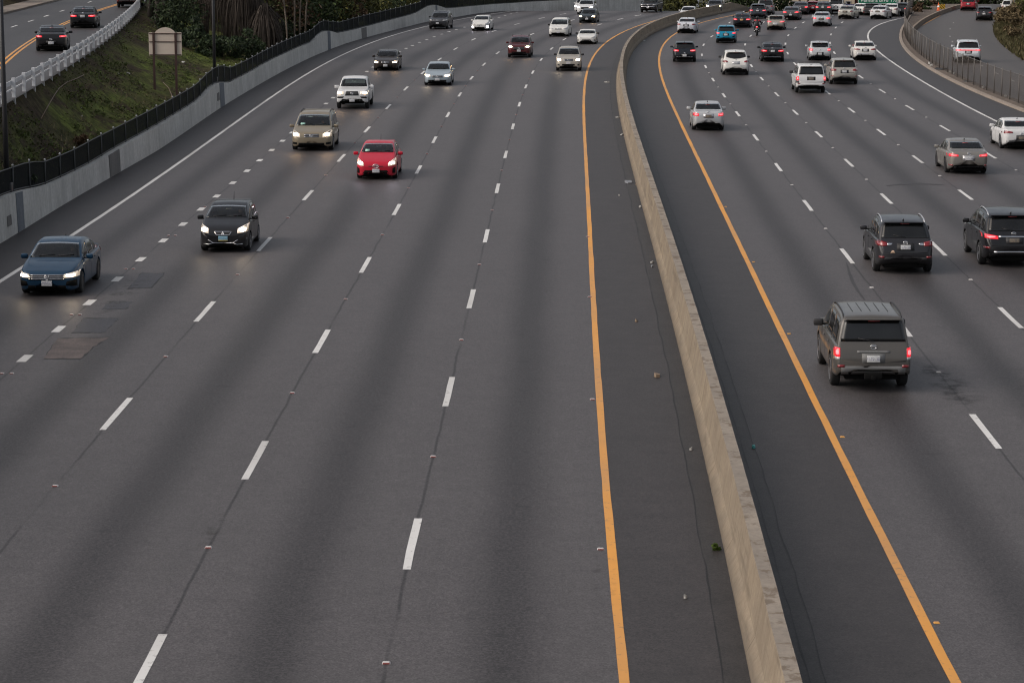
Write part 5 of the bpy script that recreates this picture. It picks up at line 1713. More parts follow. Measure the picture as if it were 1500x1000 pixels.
# pale slender trunks near the fence
for k, (u, Y, lean, hh_, label) in enumerate([(422, 193, -.9, 9, 'slender pale tree leaning left above the black fence'), (431, 191, .25, 9.5, 'slender pale tree with a straight thin trunk'),
        (438, 193, .5, 9, 'thin tree with reddish bark in the pale grove'), (446, 194, .9, 10, 'slender pale tree leaning right in the grove')]):
    x, y, z = on_slope(u, Y)
    plant('slender_tree', label, 'tree', (x, y, z), [(lean, 0, hh_, 1.6, 1.6, 1.8, 900), (lean * .7, .4, hh_ - 2.2, .9, .9, .9, 300)], LF_dark, .16, 80 + k,
          [([(0, 0, -.2), (lean * .15, 0, hh_ * .3), (lean * .5, .1, hh_ * .65), (lean, 0, hh_)], [.075, .065, .05, .025]), ([(lean * .2, 0, hh_ * .4), (lean * .2 - .5, 0, hh_ * .62), (lean * .2 - .7, .1, hh_ * .8)], [.04, .03, .012])], M_barkp, group='slender trees above the fence')
# dark wood behind
for k, (u, Y, hh_, w, mt, label) in enumerate([(385, 214, 8.5, 4.5, LF_brown, 'large brownish tree behind the hanging fronds'), (420, 212, 8, 4.2, LF_dark, 'large dark tree behind the slender grove'), (458, 210, 7.5, 4, LF_dark, 'dark round tree right of the slender grove'),
        (478, 222, 8, 4.2, LF_dark, 'dark tree above the second wall crest'), (345, 216, 8.5, 4.2, LF_olive, 'olive-brown tree standing behind the big shaggy palm'), (300, 220, 9, 4.5, LF_dark, 'dark tree high behind the yellow-green shrub'),
        (255, 222, 9, 4.5, LF_dark, 'dark tree on the hilltop behind the tan sign'), (405, 196, 2.6, 1.8, LF_ivy, 'low dark bush at the foot of the slender grove'), (440, 201, 3.4, 2.2, LF_dark, 'dark bush between the slender trunks'), (468, 203, 3.2, 2.0, LF_dark, 'dark bush just left of the second wall crest'),
        (489, 226, 5.5, 2.4, LF_olive, 'olive bush hugging the fence past the crest'), (506, 226, 5.5, 2.0, LF_brown, 'rusty brown shrub behind the black fence'), (523, 236, 4.6, 2.2, LF_olive, 'grey-olive shrub beside the rusty brown one'), (545, 246, 4.0, 2.4, LF_olive, 'olive shrub above the far stretch of fence'),
        (566, 252, 3.6, 2.4, LF_ivy, 'dark low shrub above the far fence'), (590, 262, 3.2, 2.6, LF_olive, 'olive shrub far along the fence'), (612, 270, 3.2, 2.4, LF_brown, 'brownish shrub far along the fence'), (634, 280, 3.6, 3, LF_olive, 'last olive shrub before the fence bends')]):
    x, y, z = on_slope(u, Y, w * 1.25)
    tree_ = hh_ > 7
    plant('dark_tree' if tree_ else 'shrub', label, 'tree' if tree_ else 'shrub', (x, y, z), [(0, 0, hh_ * .52, w, w * .8, hh_ * .5, int(1500 * max(.6, w / 3))), (w * .4, -.5, hh_ * .25, w * .7, w * .6, hh_ * .3, 700), (-w * .5, .3, hh_ * .7, w * .6, w * .6, hh_ * .3, 600)], mt, .2 if tree_ else .15, 100 + k,
          [([(0, 0, -.3), (.1, 0, hh_ * .3), (0, .2, hh_ * .7)], [.2 if tree_ else .08, .15 if tree_ else .06, .05])])
# bank past the upper road
for k in range(7):
    Y = 176 + k * 12
    x = FK(Y) - 4 - (k % 2) * 2
    plant('shrub', ['dark shrub at the top left corner past the upper road', 'second dark shrub along the upper pavement', 'third dark shrub along the upper pavement', 'fourth dark shrub along the upper pavement', 'fifth dark shrub along the upper pavement', 'sixth dark shrub along the upper pavement', 'farthest dark shrub along the upper pavement'][k], 'shrub', (x, Y, 4.0), [(0, 0, 1.6, 3, 5, 2.0, 1500), (-2, 1, 3.0, 3, 4, 2.2, 900)], LF_brown if k == 0 else LF_dark, .18, 140 + k, [([(0, 0, -.3), (0, 0, 1.2)], [.08, .05])], group='shrubs on the far bank of the upper road')
# rusty tumbleweed by the fence
plant('dry_bush', 'small rusty dry bush low on the slope beside the fence', 'shrub', on_slope(111, 112), [(0, 0, .35, .5, .5, .35, 500)], LF_brown, .07, 160, [([(0, 0, -.1), (0, 0, .3)], [.03, .015])], long=1.6)
plant('dry_bush', 'grey twiggy bush at the left edge below the guard rail', 'shrub', on_slope(28, 96), [(0, 0, .45, 1.1, 1.3, .5, 900)], LF_frond, .08, 161, [([(0, 0, -.1), (0, 0, .4)], [.03, .015])], long=2.0)
plant('shrub', 'dark shrub filling the left edge under the lamp post', 'shrub', on_slope(8, 92), [(0, 0, .5, 1.3, 2.0, .7, 1500)], LF_ivy, .08, 162, [([(0, 0, -.1), (0, 0, .4)], [.04, .02])])

# grass tufts on the slope
rg = random.Random(7)
bm = B()
for _ in range(15000):
    Y = rg.uniform(78, 200) if rg.random() < .85 else rg.uniform(200, 270); t_ = rg.uniform(.02, .98)
    p = slope_pt(t_, Y)
    if mnoise.noise(Vector((p.x * .35 + 5, p.y * .12, 9))) < -.12 + rg.uniform(-.15, .15): continue
    for _k in range(2):
        a = rg.uniform(0, 6.28); h_ = rg.uniform(.05, .15)
        d = Vector((math.cos(a), math.sin(a), 0)); w = rg.uniform(.03, .08)
        tip = p + d * h_ * rg.uniform(.5, 1.2) + Vector((.3 * h_, -.1 * h_, h_ * .45))
        bm.faces.new((bm.verts.new(p - Vector((-d.y, d.x, 0)) * w), bm.verts.new(p + Vector((-d.y, d.x, 0)) * w), bm.verts.new(tip)))
LF_grass = leaf_mat("grass_blades", [(.045, .05, .014), (.075, .10, .02), (.11, .155, .028), (.085, .075, .035)])
tag(obj('grass', bm, LF_grass, smooth=False), kind='stuff')
# leafy weeds in clumps
bm = B()
for _ in range(420):
    Y = rg.uniform(84, 190); t_ = rg.uniform(.04, .9); p = slope_pt(t_, Y)
    if mnoise.noise(Vector((p.x * .35 + 5, p.y * .12, 9))) < -.05: continue
    r_ = rg.uniform(.12, .35)
    leaves(bm, rg, p + Vector((0, 0, .06)), (r_, r_, r_ * .45), int(26 * r_ / .2), .07)
tag(obj('weeds', bm, leaf_mat("slope_weeds", [(.035, .045, .014), (.06, .085, .02), (.095, .13, .03), (.07, .06, .03)]), smooth=False), kind='stuff')
# dry stalks
bm = B()
for _ in range(2600):
    Y = rg.uniform(80, 150); t_ = rg.uniform(.05, .95) ** 1.0
    p = slope_pt(t_, Y)
    if mnoise.noise(Vector((p.x * .3, p.y * .15, 2))) < .05: continue
    a = rg.uniform(0, 6.28); h_ = rg.uniform(.15, .4); d = Vector((math.cos(a), math.sin(a), 0))
    bm.faces.new((bm.verts.new(p - Vector((-d.y, d.x, 0)) * .012), bm.verts.new(p + Vector((-d.y, d.x, 0)) * .012), bm.verts.new(p + d * h_ * .8 + Vector((0, 0, h_ * .6)))))
tag(obj('dry_grass', bm, LF_dry, smooth=False), kind='stuff')
# irrigation pipes
M_pipe = plain("sun_bleached_pipe", (.16, .11, .075), .7)
def pipe(px, label):
    pts = []
    for u, v in px:
        for q in range(700):                      # march down the sight line to the slope
            Y = 85 + q * .15
            p = wp(u, v, Y)
            if p.z < slope_z(p.x, Y) + .02: break
        pts.append(Vector((p.x, p.y, slope_z(p.x, p.y) + .05)))
    bm = B(); tube(bm, pts, .025, 6); tag(obj('pipe', bm, M_pipe, smooth=True), label, 'pipe')
    return pts
pipe([(123, 111), (112, 117), (98, 122), (86, 131), (80, 140), (70, 158), (60, 176)], 'thin bent irrigation pipe lying on the slope below the guard rail')
pipe([(239, 122), (247, 130), (251, 139), (252, 146)], 'short curved irrigation pipe below the tan sign')
M_litter = plain("pale_litter", (.34, .33, .31), .6)
lit_lab = ['white scrap of litter high on the grass slope', 'long pale scrap on the slope left of the tan sign', 'pale scrap low on the slope near the fence', 'small white scrap halfway up the slope', 'white scrap near the head of the slope', 'pale litter right of the tan sign']
for i, (u, v, sx) in enumerate([(174, 109, .14), (188, 108, .3), (120, 171, .08), (119, 159, .07), (226, 39.5, .12), (268, 92, .3)]):
    for q in range(900):
        Y = 85 + q * .15; p = wp(u, v, Y)
        if p.z < slope_z(p.x, Y) + .02: break
    bm = B(); box(bm, (0, 0, .04), (sx, sx * .6, .05), Matrix.Rotation(.5 + i, 3, 'Z') @ Matrix.Rotation(.5, 3, 'X'), bevel=.008)
    tag(obj('litter', bm, M_litter, smooth=False, loc=(p.x, p.y, slope_z(p.x, p.y))), lit_lab[i], 'litter')

# right bank: dry bushes and a white post
bl = ['dry straw bush at the nearest corner of the right bank', 'dry straw bush overhanging the ramp edge', 'straw tussock on the right bank above the ramp', 'straw tussock beside the white marker post', 'dry bush at the far end of the right bank', 'dark green shrub high on the right bank', 'second dark shrub at the right edge', 'dark shrub behind the white marker post']
for k, (u, Y, off, hh_, w, mt) in enumerate([(1496, 208, 1.6, 1.2, 1.3, LF_dry), (1484, 222, 1.3, 1.5, 1.4, LF_dry), (1474, 236, 1.1, 1.7, 1.5, LF_dry), (1472, 250, 1.3, 1.8, 1.6, LF_dry), (1473, 264, 1.4, 1.8, 1.7, LF_dry), (1497, 236, 3.5, 2.6, 2.2, LF_olive), (1499, 222, 4.2, 2.4, 2.0, LF_olive), (1492, 258, 4.0, 3.0, 2.4, LF_dark)]):
    x = VE(Y) + off
    plant('dry_bush' if mt is LF_dry else 'shrub', bl[k], 'shrub', (x, Y, .1 + off * .45), [(0, 0, hh_ * .45, w, w, hh_ * .55, 1500), (w * .6, .5, hh_ * .8, w * .8, w, hh_ * .5, 700)], mt, .11 if mt is LF_dry else .15, 170 + k, [([(0, 0, -.3), (0, 0, .6)], [.05, .03])], long=2.2 if mt is LF_dry else 1, droop=.4 if mt is LF_dry else 0)
bm = B()                                         # rough grass along the ramp edge and up the bank
for _ in range(5200):
    Y = rg.uniform(195, 285); o_ = rg.uniform(-.3, 9) if rg.random() < .6 else rg.uniform(-.5, 1.2)
    x = VE(Y) + o_; z = .03 + .53 * max(0, o_)
    for _k in range(3):
        a = rg.uniform(0, 6.28); d = Vector((math.cos(a), math.sin(a), 0)); h_ = rg.uniform(.2, .6); w = rg.uniform(.03, .07); p = Vector((x, Y, z - .05))
        bm.faces.new((bm.verts.new(p - Vector((-d.y, d.x, 0)) * w), bm.verts.new(p + Vector((-d.y, d.x, 0)) * w), bm.verts.new(p + d * h_ * .6 + Vector((0, 0, h_)))))
tag(obj('dry_grass', bm, leaf_mat("bank_grass", [(.04, .04, .014), (.09, .07, .035), (.06, .065, .02), (.15, .115, .06)]), smooth=False), kind='stuff')
tag(plant('shrub', 'dark shrubs crowning the right bank behind the white car', 'shrub', (VE(275) + 6, 275, 2.4), [(0, 0, 2.2, 4, 6, 2.5, 2600)], LF_dark, .2, 190, [([(0, 0, -.3), (0, 0, 2)], [.1, .05])]))
M_wpost = plain("white_marker_post", (.5, .46, .42), .6)
bp = wp(1480, 38, 252)
mp_ = empty('marker_post', (bp.x, bp.y, .2)); tag(mp_, 'pale wooden post with a short cross board on the right bank', 'post')
bm = B(); box(bm, (0, 0, 2.2), (.17, .17, 4.8), bevel=.01); obj('post', bm, M_wpost, mp_, smooth=False)
bm = B(); box(bm, (0.1, -.1, wp(1480, 9, 252).z - .2), (.62, .05, .13)); obj('cross_board', bm, M_wpost, mp_, smooth=False)
for i, (u, v) in enumerate([(1486, 70), (1491, 72), (1497, 69), (1499, 74)]):
    bm = B(); bmesh.ops.create_icosphere(bm, subdivisions=2, radius=.3)
    for vv in bm.verts: vv.co *= 1 + .25 * mnoise.noise(vv.co * 4 + Vector((i, 0, 0))); vv.co.z *= .7
    x, y = at(u, v)
    tag(obj('boulder', bm, C_kerb, smooth=False, loc=(x + .6, y, .2)), ['pale boulder at the foot of the right bank, leftmost', 'pale boulder second from the left under the right bank', 'large pale boulder near the right edge of the bank', 'rightmost pale boulder at the picture edge'][i], 'rock', 'boulders below the right bank')

# ------------------------------------------------------------------ beyond the bend
def window_grid(root, mat, x0, x1, y, z0, z1, nx, nz, fw=.6, fh=.62):
    for i in range(nx):
        for j in range(nz):
            cx = x0 + (x1 - x0) * (i + .5) / nx; cz = z0 + (z1 - z0) * (j + .5) / nz
            w, h_ = (x1 - x0) / nx * fw, (z1 - z0) / nz * fh
            bm = B(); box(bm, (cx, y - .04, cz), (w + .24, .10, h_ + .24))
            o = obj('window', bm, M_trimw, root, smooth=False)
            bm = B(); box(bm, (cx, y - .08, cz), (w, .06, h_)); obj('pane', bm, M_glassd, o, smooth=False)
M_trimw = plain("pale_window_frame", (.4, .38, .35), .6)
def building(label, u0, u1, Y, ztop, col, nx, nz, roofc=(.12, .07, .05), depth=10, zb=-8.2, name='building'):
    a, b_ = wp(u0, 0, Y).x, wp(u1, 0, Y).x
    root = empty(name, ((a + b_) / 2, Y, zb)); tag(root, label, 'building')
    m = concrete(label[:24].replace(' ', '_') + "_stucco", tuple(c * .85 for c in col), col, True, None, .5)
    bm = B(); box(bm, (0, depth / 2, (ztop - zb) / 2), (b_ - a, depth, ztop - zb)); obj('wall', bm, m, root, smooth=False)
    bm = B(); box(bm, (0, depth / 2, ztop - zb + .2), (b_ - a + .8, depth + .8, .4), bevel=.05); obj('roof', bm, plain("roof_%d" % int(u0), roofc, .8), root, smooth=False)
    window_grid(root, M_glassd, -(b_ - a) / 2 + .5, (b_ - a) / 2 - .5, 0, 1.0, ztop - zb - .8, nx, nz)
    return root
building('long cream building closing the view above the right lanes', 1141, 1252, 455, 6, (.62, .52, .40), 9, 3)
building('pale blue-grey block glimpsed between palm trunks', 1006, 1024, 460, 5, (.42, .44, .50), 3, 3)
building('white arcade building right of the green sign', 1314, 1350, 452, -1.0, (.62, .58, .54), 5, 1, (.20, .10, .09))
building('reddish block above the white arcade', 1312, 1368, 475, 6, (.26, .18, .165), 7, 3)
building('cream house behind the roadworks sign', 1362, 1381, 440, 3, (.55, .48, .40), 2, 3)
building('low dark red shopfront under the green sign', 1254, 1318, 462, 1.0, (.16, .05, .05), 6, 2)
# purple hoarding
hb = wp(1242, 12, 448)
hd = empty('hoarding', (hb.x, hb.y, -8)); tag(hd, 'blue-purple hoarding with pale blotches left of the green sign', 'hoarding')
m, t, bs, out = nt("hoarding_print")
t.links.new(mix(t, ramp(t, noise(t, 1.6, 3, vec=objco(t)), [(.55, 0), (.62, 1)]), (.07, .07, .17), (.42, .40, .50)), bs.inputs["Base Color"])
bm = B(); box(bm, (0, 0, 8 + hb.z), (3.2, .15, 1.3)); rel_ = obj('panel', bm, m, hd, smooth=False)
for x in (-1.3, 1.3):
    bm = B(); box(bm, (x, .2, (8 + hb.z) / 2), (.2, .2, 8 + hb.z)); obj('post', bm, M_black, hd, smooth=False)

# green guide sign
M_green = plain("green_sign_sheet", (.008, .16, .085), .45, var=.05)
M_signw = plain("white_sign_legend", (.75, .78, .76), .45, var=.03)
GY = 430.0
c0, c1 = wp(1256.5, 6.3, GY), wp(1316, 6.3, GY)
gw = c1.x - c0.x; gh = 2.4
gs = empty('guide_sign', ((c0.x + c1.x) / 2, GY, -8)); tag(gs, 'green freeway guide sign with white lettering above the far cars', 'sign')
zb0 = c0.z + 8
bm = B(); box(bm, (0, 0, zb0 + gh / 2), (gw, .12, gh), bevel=.01); obj('sign_panel', bm, M_green, gs, smooth=False)
bm = B()
bw = .07
for z in (zb0 + .10, zb0 + gh - .10): box(bm, (0, -.068, z), (gw - .14, .012, bw))
for x in (-gw / 2 + .105, gw / 2 - .105): box(bm, (x, -.068, zb0 + gh / 2), (bw, .012, gh - .20 - bw))
obj('sign_border', bm, M_signw, gs, smooth=False)
for x in (-gw * .32, gw * .32):
    bm = B(); box(bm, (x, .22, (zb0 + gh) / 2), (.25, .25, zb0 + gh)); obj('post', bm, M_gpost, gs, smooth=False)
def text(s_, size, loc, mat, parent, name, rz=0.0):
    cu = bpy.data.curves.new(name, 'FONT'); cu.body = s_; cu.size = size; cu.extrude = .006; cu.align_x = 'LEFT'; cu.offset = .012
    o = bpy.data.objects.new(name, cu); COL.objects.link(o)
    dg = bpy.context.evaluated_depsgraph_get()
    me = bpy.data.meshes.new_from_object(o.evaluated_get(dg))
    bpy.data.objects.remove(o)
    me.materials.clear(); me.materials.append(mat)
    t_ = bpy.data.objects.new(name, me); link(t_, parent)
    t_.location = loc; t_.rotation_euler = (R(90), 0, rz)
    return t_
tz = wp(1280, 2.9, GY).z + 8
text("Ventura Blvd", .92, (-gw / 2 + .38, -.075, tz), M_signw, gs, 'lettering')
text("1½", .92, (gw / 2 - 1.45, -.075, tz), M_signw, gs, 'lettering')

# trees and palms beyond the bend
for k, (u, Y, top, w, mt, label) in enumerate([(845, 345, 4, 4, LF_dark, 'dark tree behind the fence above the white cars'), (880, 350, 5, 4, LF_dark, 'dark tree behind the far fence, left of the yellow shrub'), (907, 352, 5, 4, LF_dark, 'dark tree left of the black pickup'), (925, 346, 1.5, 2.2, LF_dry, 'yellowish shrub above the end of the wall'), (939, 352, 5, 3, LF_dark, 'dark tree behind the black pickup'),
        (992, 340, 1.2, 3.2, LF_olive, 'green hedge right of the black pickup'), (975, 344, 1.2, 3, LF_ivy, 'dark hedge behind the black pickup'), (1030, 352, 5, 2.6, LF_olive, 'olive tree above the car with its headlight on'), (1072, 345, 5, 3, LF_dark, 'dark tree right of the white pole'), (1095, 345, 5.5, 4.2, LF_dark, 'big dark tree above the median bend'), (1122, 348, 5, 3.6, LF_dark, 'dark tree behind the silver van'), (1142, 350, 3.5, 2.2, LF_dark, 'ragged dark tree before the cream building'),
        (1374, 344, -1.2, 1.6, LF_ivy, 'green shrub left of the traffic cone'), (1392, 346, 1.0, 2.2, LF_dark, 'dark shrub behind the ramp wall'), (1404, 346, 2.5, 2.4, LF_dark, 'dark tree behind the red car on the ramp'), (1432, 352, 4, 4, LF_dark, 'dark tree above the far end of the ramp'), (1458, 352, 4, 4, LF_dark, 'dark tree beside the white car on the ramp'), (1344, 350, -.5, 2, LF_brown, 'brown shrub behind the dark stretch of chain link'), (1338, 300, .9, 1.2, LF_brown, 'brown weedy shrub caught in the bend of the chain link'), (1350, 308, 1.1, 1.3, LF_dark, 'dark shrub between the chain link bend and the low ramp wall'), (1362, 320, .7, 1.2, LF_brown, 'brown shrub just left of the traffic cone')]):
    x = wp(u, 0, Y).x; zb = (zroad(Y) if u < 1350 else zramp(Y)) - .4; hh_ = top - zb
    plant('background_tree' if hh_ > 4.5 else 'background_shrub', label, 'tree' if hh_ > 4.5 else 'shrub', (x, Y, zb), [(0, 0, hh_ * .5, w, 2.5, hh_ * .5, int(420 * w)), (w * .3, .5, hh_ * .8, w * .7, 2, hh_ * .3, int(160 * w))], mt, .24, 200 + k, [([(0, 0, -.3), (.1, 0, hh_ * .6)], [.2, .1])])
pl = ['palm with a brown trunk left of the blue-grey block', 'second palm trunk touching the blue-grey block', 'palm before the cream building, left one', 'palm before the cream building, middle one', 'palm before the cream building, right one']
for k, (u, Y, r_) in enumerate([(1000, 372, .34), (1006.5, 376, .34), (1171, 400, .2), (1183, 405, .2), (1196, 402, .2)]):
    rg = random.Random(300 + k); zb = zroad(Y) - .4
    zt_ = 7 if k < 2 else 1.6
    zt_ = 9 - zb if k < 2 else -2.6 - zb + 3.4
    root = empty('palm_tree', (wp(u, 0, Y).x, Y, zb)); tag(root, pl[k], 'palm', 'palms beyond the bend')
    bm = B(); tube(bm, [(0, 0, 0), (.05, 0, zt_ * .5), (0, 0, zt_)], [r_ * 1.2, r_, r_ * .9], 9); obj('trunk', bm, plain("palm_trunk", (.075, .045, .032), .9, var=.4), root)
    green_fronds(root, rg, (0, 0, zt_), 16, 2.4, LF_palm)
px_ = wp(1060.3, 10, 316)
wpole = empty('white_pole', (px_.x, px_.y, -.3)); tag(wpole, 'plain white pole standing behind the median bend', 'pole')
bm = B(); tube(bm, [(0, 0, 0), (0, 0, 8)], [.11, .09], 10); obj('post', bm, M_signw, wpole)
bm = B(); box(bm, (0, 0, .15), (.5, .5, .3), bevel=.03); obj('base', bm, C_kerb, wpole, smooth=False)

# cone and roadworks arrow board behind the low wall
cx_, cy_ = at(1374.5, 16.5, 0)
cone = empty('traffic_cone', (cx_, cy_, .05)); cone.scale = (.85, .85, .85); tag(cone, 'orange traffic cone behind the low ramp wall', 'cone')
M_cone = plain("cone_orange", (.75, .13, .03), .5); 
bm = B(); box(bm, (0, 0, .03), (.5, .5, .06), bevel=.01); obj('base', bm, M_cone, cone, smooth=False)
bm = B(); lathe(bm, [(.19, .06), (.035, 1.1), (.0, 1.11)], 16, 'Z'); obj('cone', bm, M_cone, cone)
bm = B(); lathe(bm, [(.152, .48), (.118, .70)], 16, 'Z'); 
for v_ in bm.verts: v_.co.x *= 1.03; v_.co.y *= 1.03
obj('reflective_band', bm, M_signw, cone)
ab = wp(1380, 11, 308)
arw = empty('barricade', (ab.x, ab.y, -.0)); tag(arw, 'yellow striped roadworks barricade beside the orange cone', 'barricade')
m, t, bs, out = nt("yellow_stripes")
sep = nd(t, "ShaderNodeSeparateXYZ"); t.links.new(objco(t), sep.inputs[0])
t.links.new(mix(t, mth(t, 'LESS_THAN', mth(t, 'FRACT', mth(t, 'MULTIPLY', mth(t, 'ADD', sep.outputs["X"], sep.outputs["Z"]), 3.2)), .42), (.62, .38, .02), (.02, .02, .02)), bs.inputs["Base Color"])
bm = B(); box(bm, (0, 0, ab.z), (.75, .06, .75)); obj('panel', bm, m, arw, smooth=False)
for x in (-.25, .25):
    bm = B(); box(bm, (x, .08, ab.z / 2), (.06, .06, ab.z)); obj('leg', bm, M_black, arw, smooth=False)
bb = wp(1375, 6, 325)

# ------------------------------------------------------------------ small things on the road
M_studw = plain("white_road_stud", (.55, .52, .50), .4, var=.2)
M_studr = plain("red_reflector_face", (.32, .10, .09), .25)
M_studa = plain("amber_road_stud", (.62, .30, .06), .4)
bm = B()
g = bmesh.ops.create_cube(bm, size=1)
bmesh.ops.scale(bm, vec=(.11, .10, .02), verts=bm.verts)
for v_ in bm.verts:
    if v_.co.z > 0: v_.co.x *= .7; v_.co.y *= .6
so = obj('road_stud', bm, M_studw, smooth=False); stud_me = so.data; bpy.data.objects.remove(so)
bm = B(); box(bm, (0, -.046, .0), (.09, .012, .018)); ro = obj('reflector', bm, M_studr, smooth=False); refl_me = ro.data; bpy.data.objects.remove(ro)
bm = B()
bmesh.ops.create_cube(bm, size=1); bmesh.ops.scale(bm, vec=(.11, .10, .02), verts=bm.verts)
for v_ in bm.verts:
    if v_.co.z > 0: v_.co.x *= .7; v_.co.y *= .6
so = obj('road_stud', bm, M_studa, smooth=False); stud_ya = so.data; bpy.data.objects.remove(so)
def stud(x, y, me, label, group, rz=0.0, refl=True, sc_=1.15):
    o = bpy.data.objects.new('road_stud', me); COL.objects.link(o)
    o.location = (x, y, zroad(y) + .012); o.rotation_euler = (0, 0, rz); o.scale = (sc_, sc_, sc_)
    tag(o, label, 'road stud', group)
    if refl:
        r_ = bpy.data.objects.new('reflector', refl_me); COL.objects.link(r_); r_.parent = o
SN = {'L1': 'first dashed line left of the median', 'L2': 'second dashed line left of the median', 'L3': 'third dashed line left of the median', 'R1': 'first dashed line right of the median', 'R2': 'second dashed line right of the median', 'R3': 'third dashed line right of the median', 'R4': 'fourth dashed line right of the median'}
for k, nm in SN.items():
    ys = DASH[k]
    for a, b_ in zip(ys[:-1], ys[1:]):
        y = (a + b_) / 2
        if y > 190: break
        if abs(LI[k](y)) > y * .235: continue
        stud(LI[k](y), y, stud_me, 'small white stud midway between dashes of the ' + nm, 'studs on the ' + nm, refl=k[0] == 'L')
for (u, v) in [(880,804),(868,585),(864,435),(861,347)]:
    x, y = at(u, v); stud(x, y, stud_me, 'white stud just left of the left yellow line', 'studs along the left yellow line')
for (u, v) in [(1369,912),(1231,640),(1153,489),(1101,384),(1060,303)]:
    x, y = at(u + 3, v); stud(x, y, stud_ya, 'amber stud just right of the right yellow line', 'studs along the right yellow line', refl=False, sc_=.9)
x4 = [(10,547),(111,461),(190,394),(252,345),(305,303)]
for (u, v) in x4:
    for dx in (-.12, .12):
        x, y = at(u, v); stud(x + dx, y, stud_me, 'white stud in a pair among the short dashes by the left lane', 'paired studs among the short dashes', refl=True, sc_=1.0)
# litter by the barrier
def scrap(u, v, size, mat, label, name='litter', seed=0, h_=.05):
    rg = random.Random(seed); bm = B()
    n = 7; c = [(size[0] / 2 * math.cos(2 * math.pi * k / n) * rg.uniform(.6, 1.1), size[1] / 2 * math.sin(2 * math.pi * k / n) * rg.uniform(.6, 1.1)) for k in range(n)]
    lo = [bm.verts.new((a, b_, 0)) for a, b_ in c]; up = [bm.verts.new((a * .9, b_ * .9, h_ * rg.uniform(.5, 1.4))) for a, b_ in c]
    bm.faces.new(lo[::-1]); bm.faces.new(up)
    for k in range(n): bm.faces.new((lo[k], lo[(k + 1) % n], up[(k + 1) % n], up[k]))
    x, y = at(u, v)
    tag(obj(name, bm, mat, smooth=False, loc=(x, y, .006)), label, name.replace('_', ' '))
M_card = plain("weathered_cardboard", (.22, .16, .11), .9)
M_greyp = plain("grey_plastic_scrap", (.20, .21, .23), .5)
scrap(921, 268, (.42, .9), M_greyp, 'bent grey sheet lying against the foot of the barrier', seed=1, h_=.07)
scrap(933, 271, (.14, .5), M_card, 'tan scrap beside the bent grey sheet', seed=2)
scrap(962, 551, (.22, .5), M_card, 'crumpled cardboard scrap on the left shoulder', seed=3, h_=.06)
scrap(938, 304, (.13, .25), M_litter, 'white scrap just below the bent grey sheet', seed=4)
scrap(955, 385, (.12, .3), M_litter, 'white scrap by the barrier foot halfway down', seed=5)
scrap(955, 391, (.09, .2), M_greyp, 'dark scrap next to the white one by the barrier', seed=6)
scrap(907, 287, (.10, .12), M_litter, 'tiny white scrap on the left shoulder', seed=7)
scrap(890, 121, (.5, .5), M_litter, 'white splintered debris where the barrier begins to bend', seed=8)
scrap(905, 172.5, (.3, .3), M_litter, 'pale scrap at the barrier foot past the grey sheet', seed=9)
scrap(911, 198, (.2, .4), M_litter, 'pale scrap between the splinters and the grey sheet', seed=10)
scrap(932, 471, (.10, .2), M_card, 'small brown scrap in the middle of the left shoulder', seed=11)
scrap(1104, 656, (.10, .15), plain("teal_scrap", (.05, .25, .24), .5), 'tiny teal scrap on the right shoulder', seed=12)
scrap(1012, 659, (.08, .15), M_litter, 'tiny white scrap by the barrier lower down', seed=13)
scrap(941, 60, (.9, .6), M_litter, 'pale rag at the inner foot of the barrier bend', seed=14)
scrap(1004, 876, (.06, .1), M_litter, 'white fleck low on the left shoulder', seed=15)
for i, (u, v, a, b_) in enumerate([(1362, 98, .3, .5), (1364, 101, .4, .4), (1393, 110.5, .3, .4), (1396.5, 113, .25, .4), (1440, 133, .25, .3), (1473, 146, .2, .4), (1479, 148, .2, .4)]):
    scrap(u, v - 3, (a, b_), M_litter, ['pale rubbish under the fence, farthest piece', 'pale rubbish leaning by the farthest piece', 'white bag in the gutter under the fence', 'smaller white bag beside the larger bag', 'white scrap under the fence before the curve straightens', 'pale scrap near the right end of the fence', 'last pale scrap at the right end of the fence'][i], seed=30 + i, h_=.16)
scrap(1377, 103, (1.6, 1.2), M_black, 'black torn tyre tread lying on the verge under the fence', name='tyre_tread', seed=40, h_=.12)
scrap(1420, 121, (1.2, 1.0), M_black, 'second black tread strip on the verge', name='tyre_tread', seed=41, h_=.10)
x, y = at(1053, 803)
plant('weed', 'small green weed growing at the foot of the barrier', 'weed', (x - .04, y - .1, 0), [(0, 0, .06, .13, .12, .07, 520)], leaf_mat("weed_leaves", [(.05, .08, .02), (.10, .16, .03), (.16, .22, .04)]), .03, 400, [([(0, 0, 0), (0, 0, .06)], [.008, .004])])
# ------------------------------------------------------------------ traffic
WHITE = ('white_paint', (.62, .62, .62)); PEARL = ('pearl_white_paint', (.66, .65, .62)); BLACK = ('black_paint', (.010, .010, .012)); CHAR = ('charcoal_paint', (.028, .028, .032), .3)
SILVER = ('silver_paint', (.40, .41, .43), .45); LSILV = ('light_silver_paint', (.50, .51, .52), .35); BEIGE = ('beige_metallic_paint', (.30, .275, .24), .45); TAN = ('tan_metallic_paint', (.27, .225, .16), .4)
GREY = ('grey_metallic_paint', (.085, .086, .092), .4); BROWN = ('grey_brown_paint', (.100, .093, .086), .3); NAVY = ('dark_blue_paint', (.008, .042, .088), .25); RED = ('red_paint', (.47, .009, .030)); MAROON = ('dark_red_paint', (.085, .012, .014), .2)
CYAN = ('bright_blue_paint', (.006, .21, .34), .1); ICE = ('ice_blue_silver_paint', (.36, .42, .46), .4); DGREEN = ('blue_black_paint', (.012, .016, .022), .2); CRIMSON = ('crimson_paint', (.20, .012, .022), .1)
M_bump = plain("grey_bumper_plastic", (.15, .15, .15), .6)
M_decal = plain("orange_decal", (.55, .38, .26), .5, var=.6, scale=30)
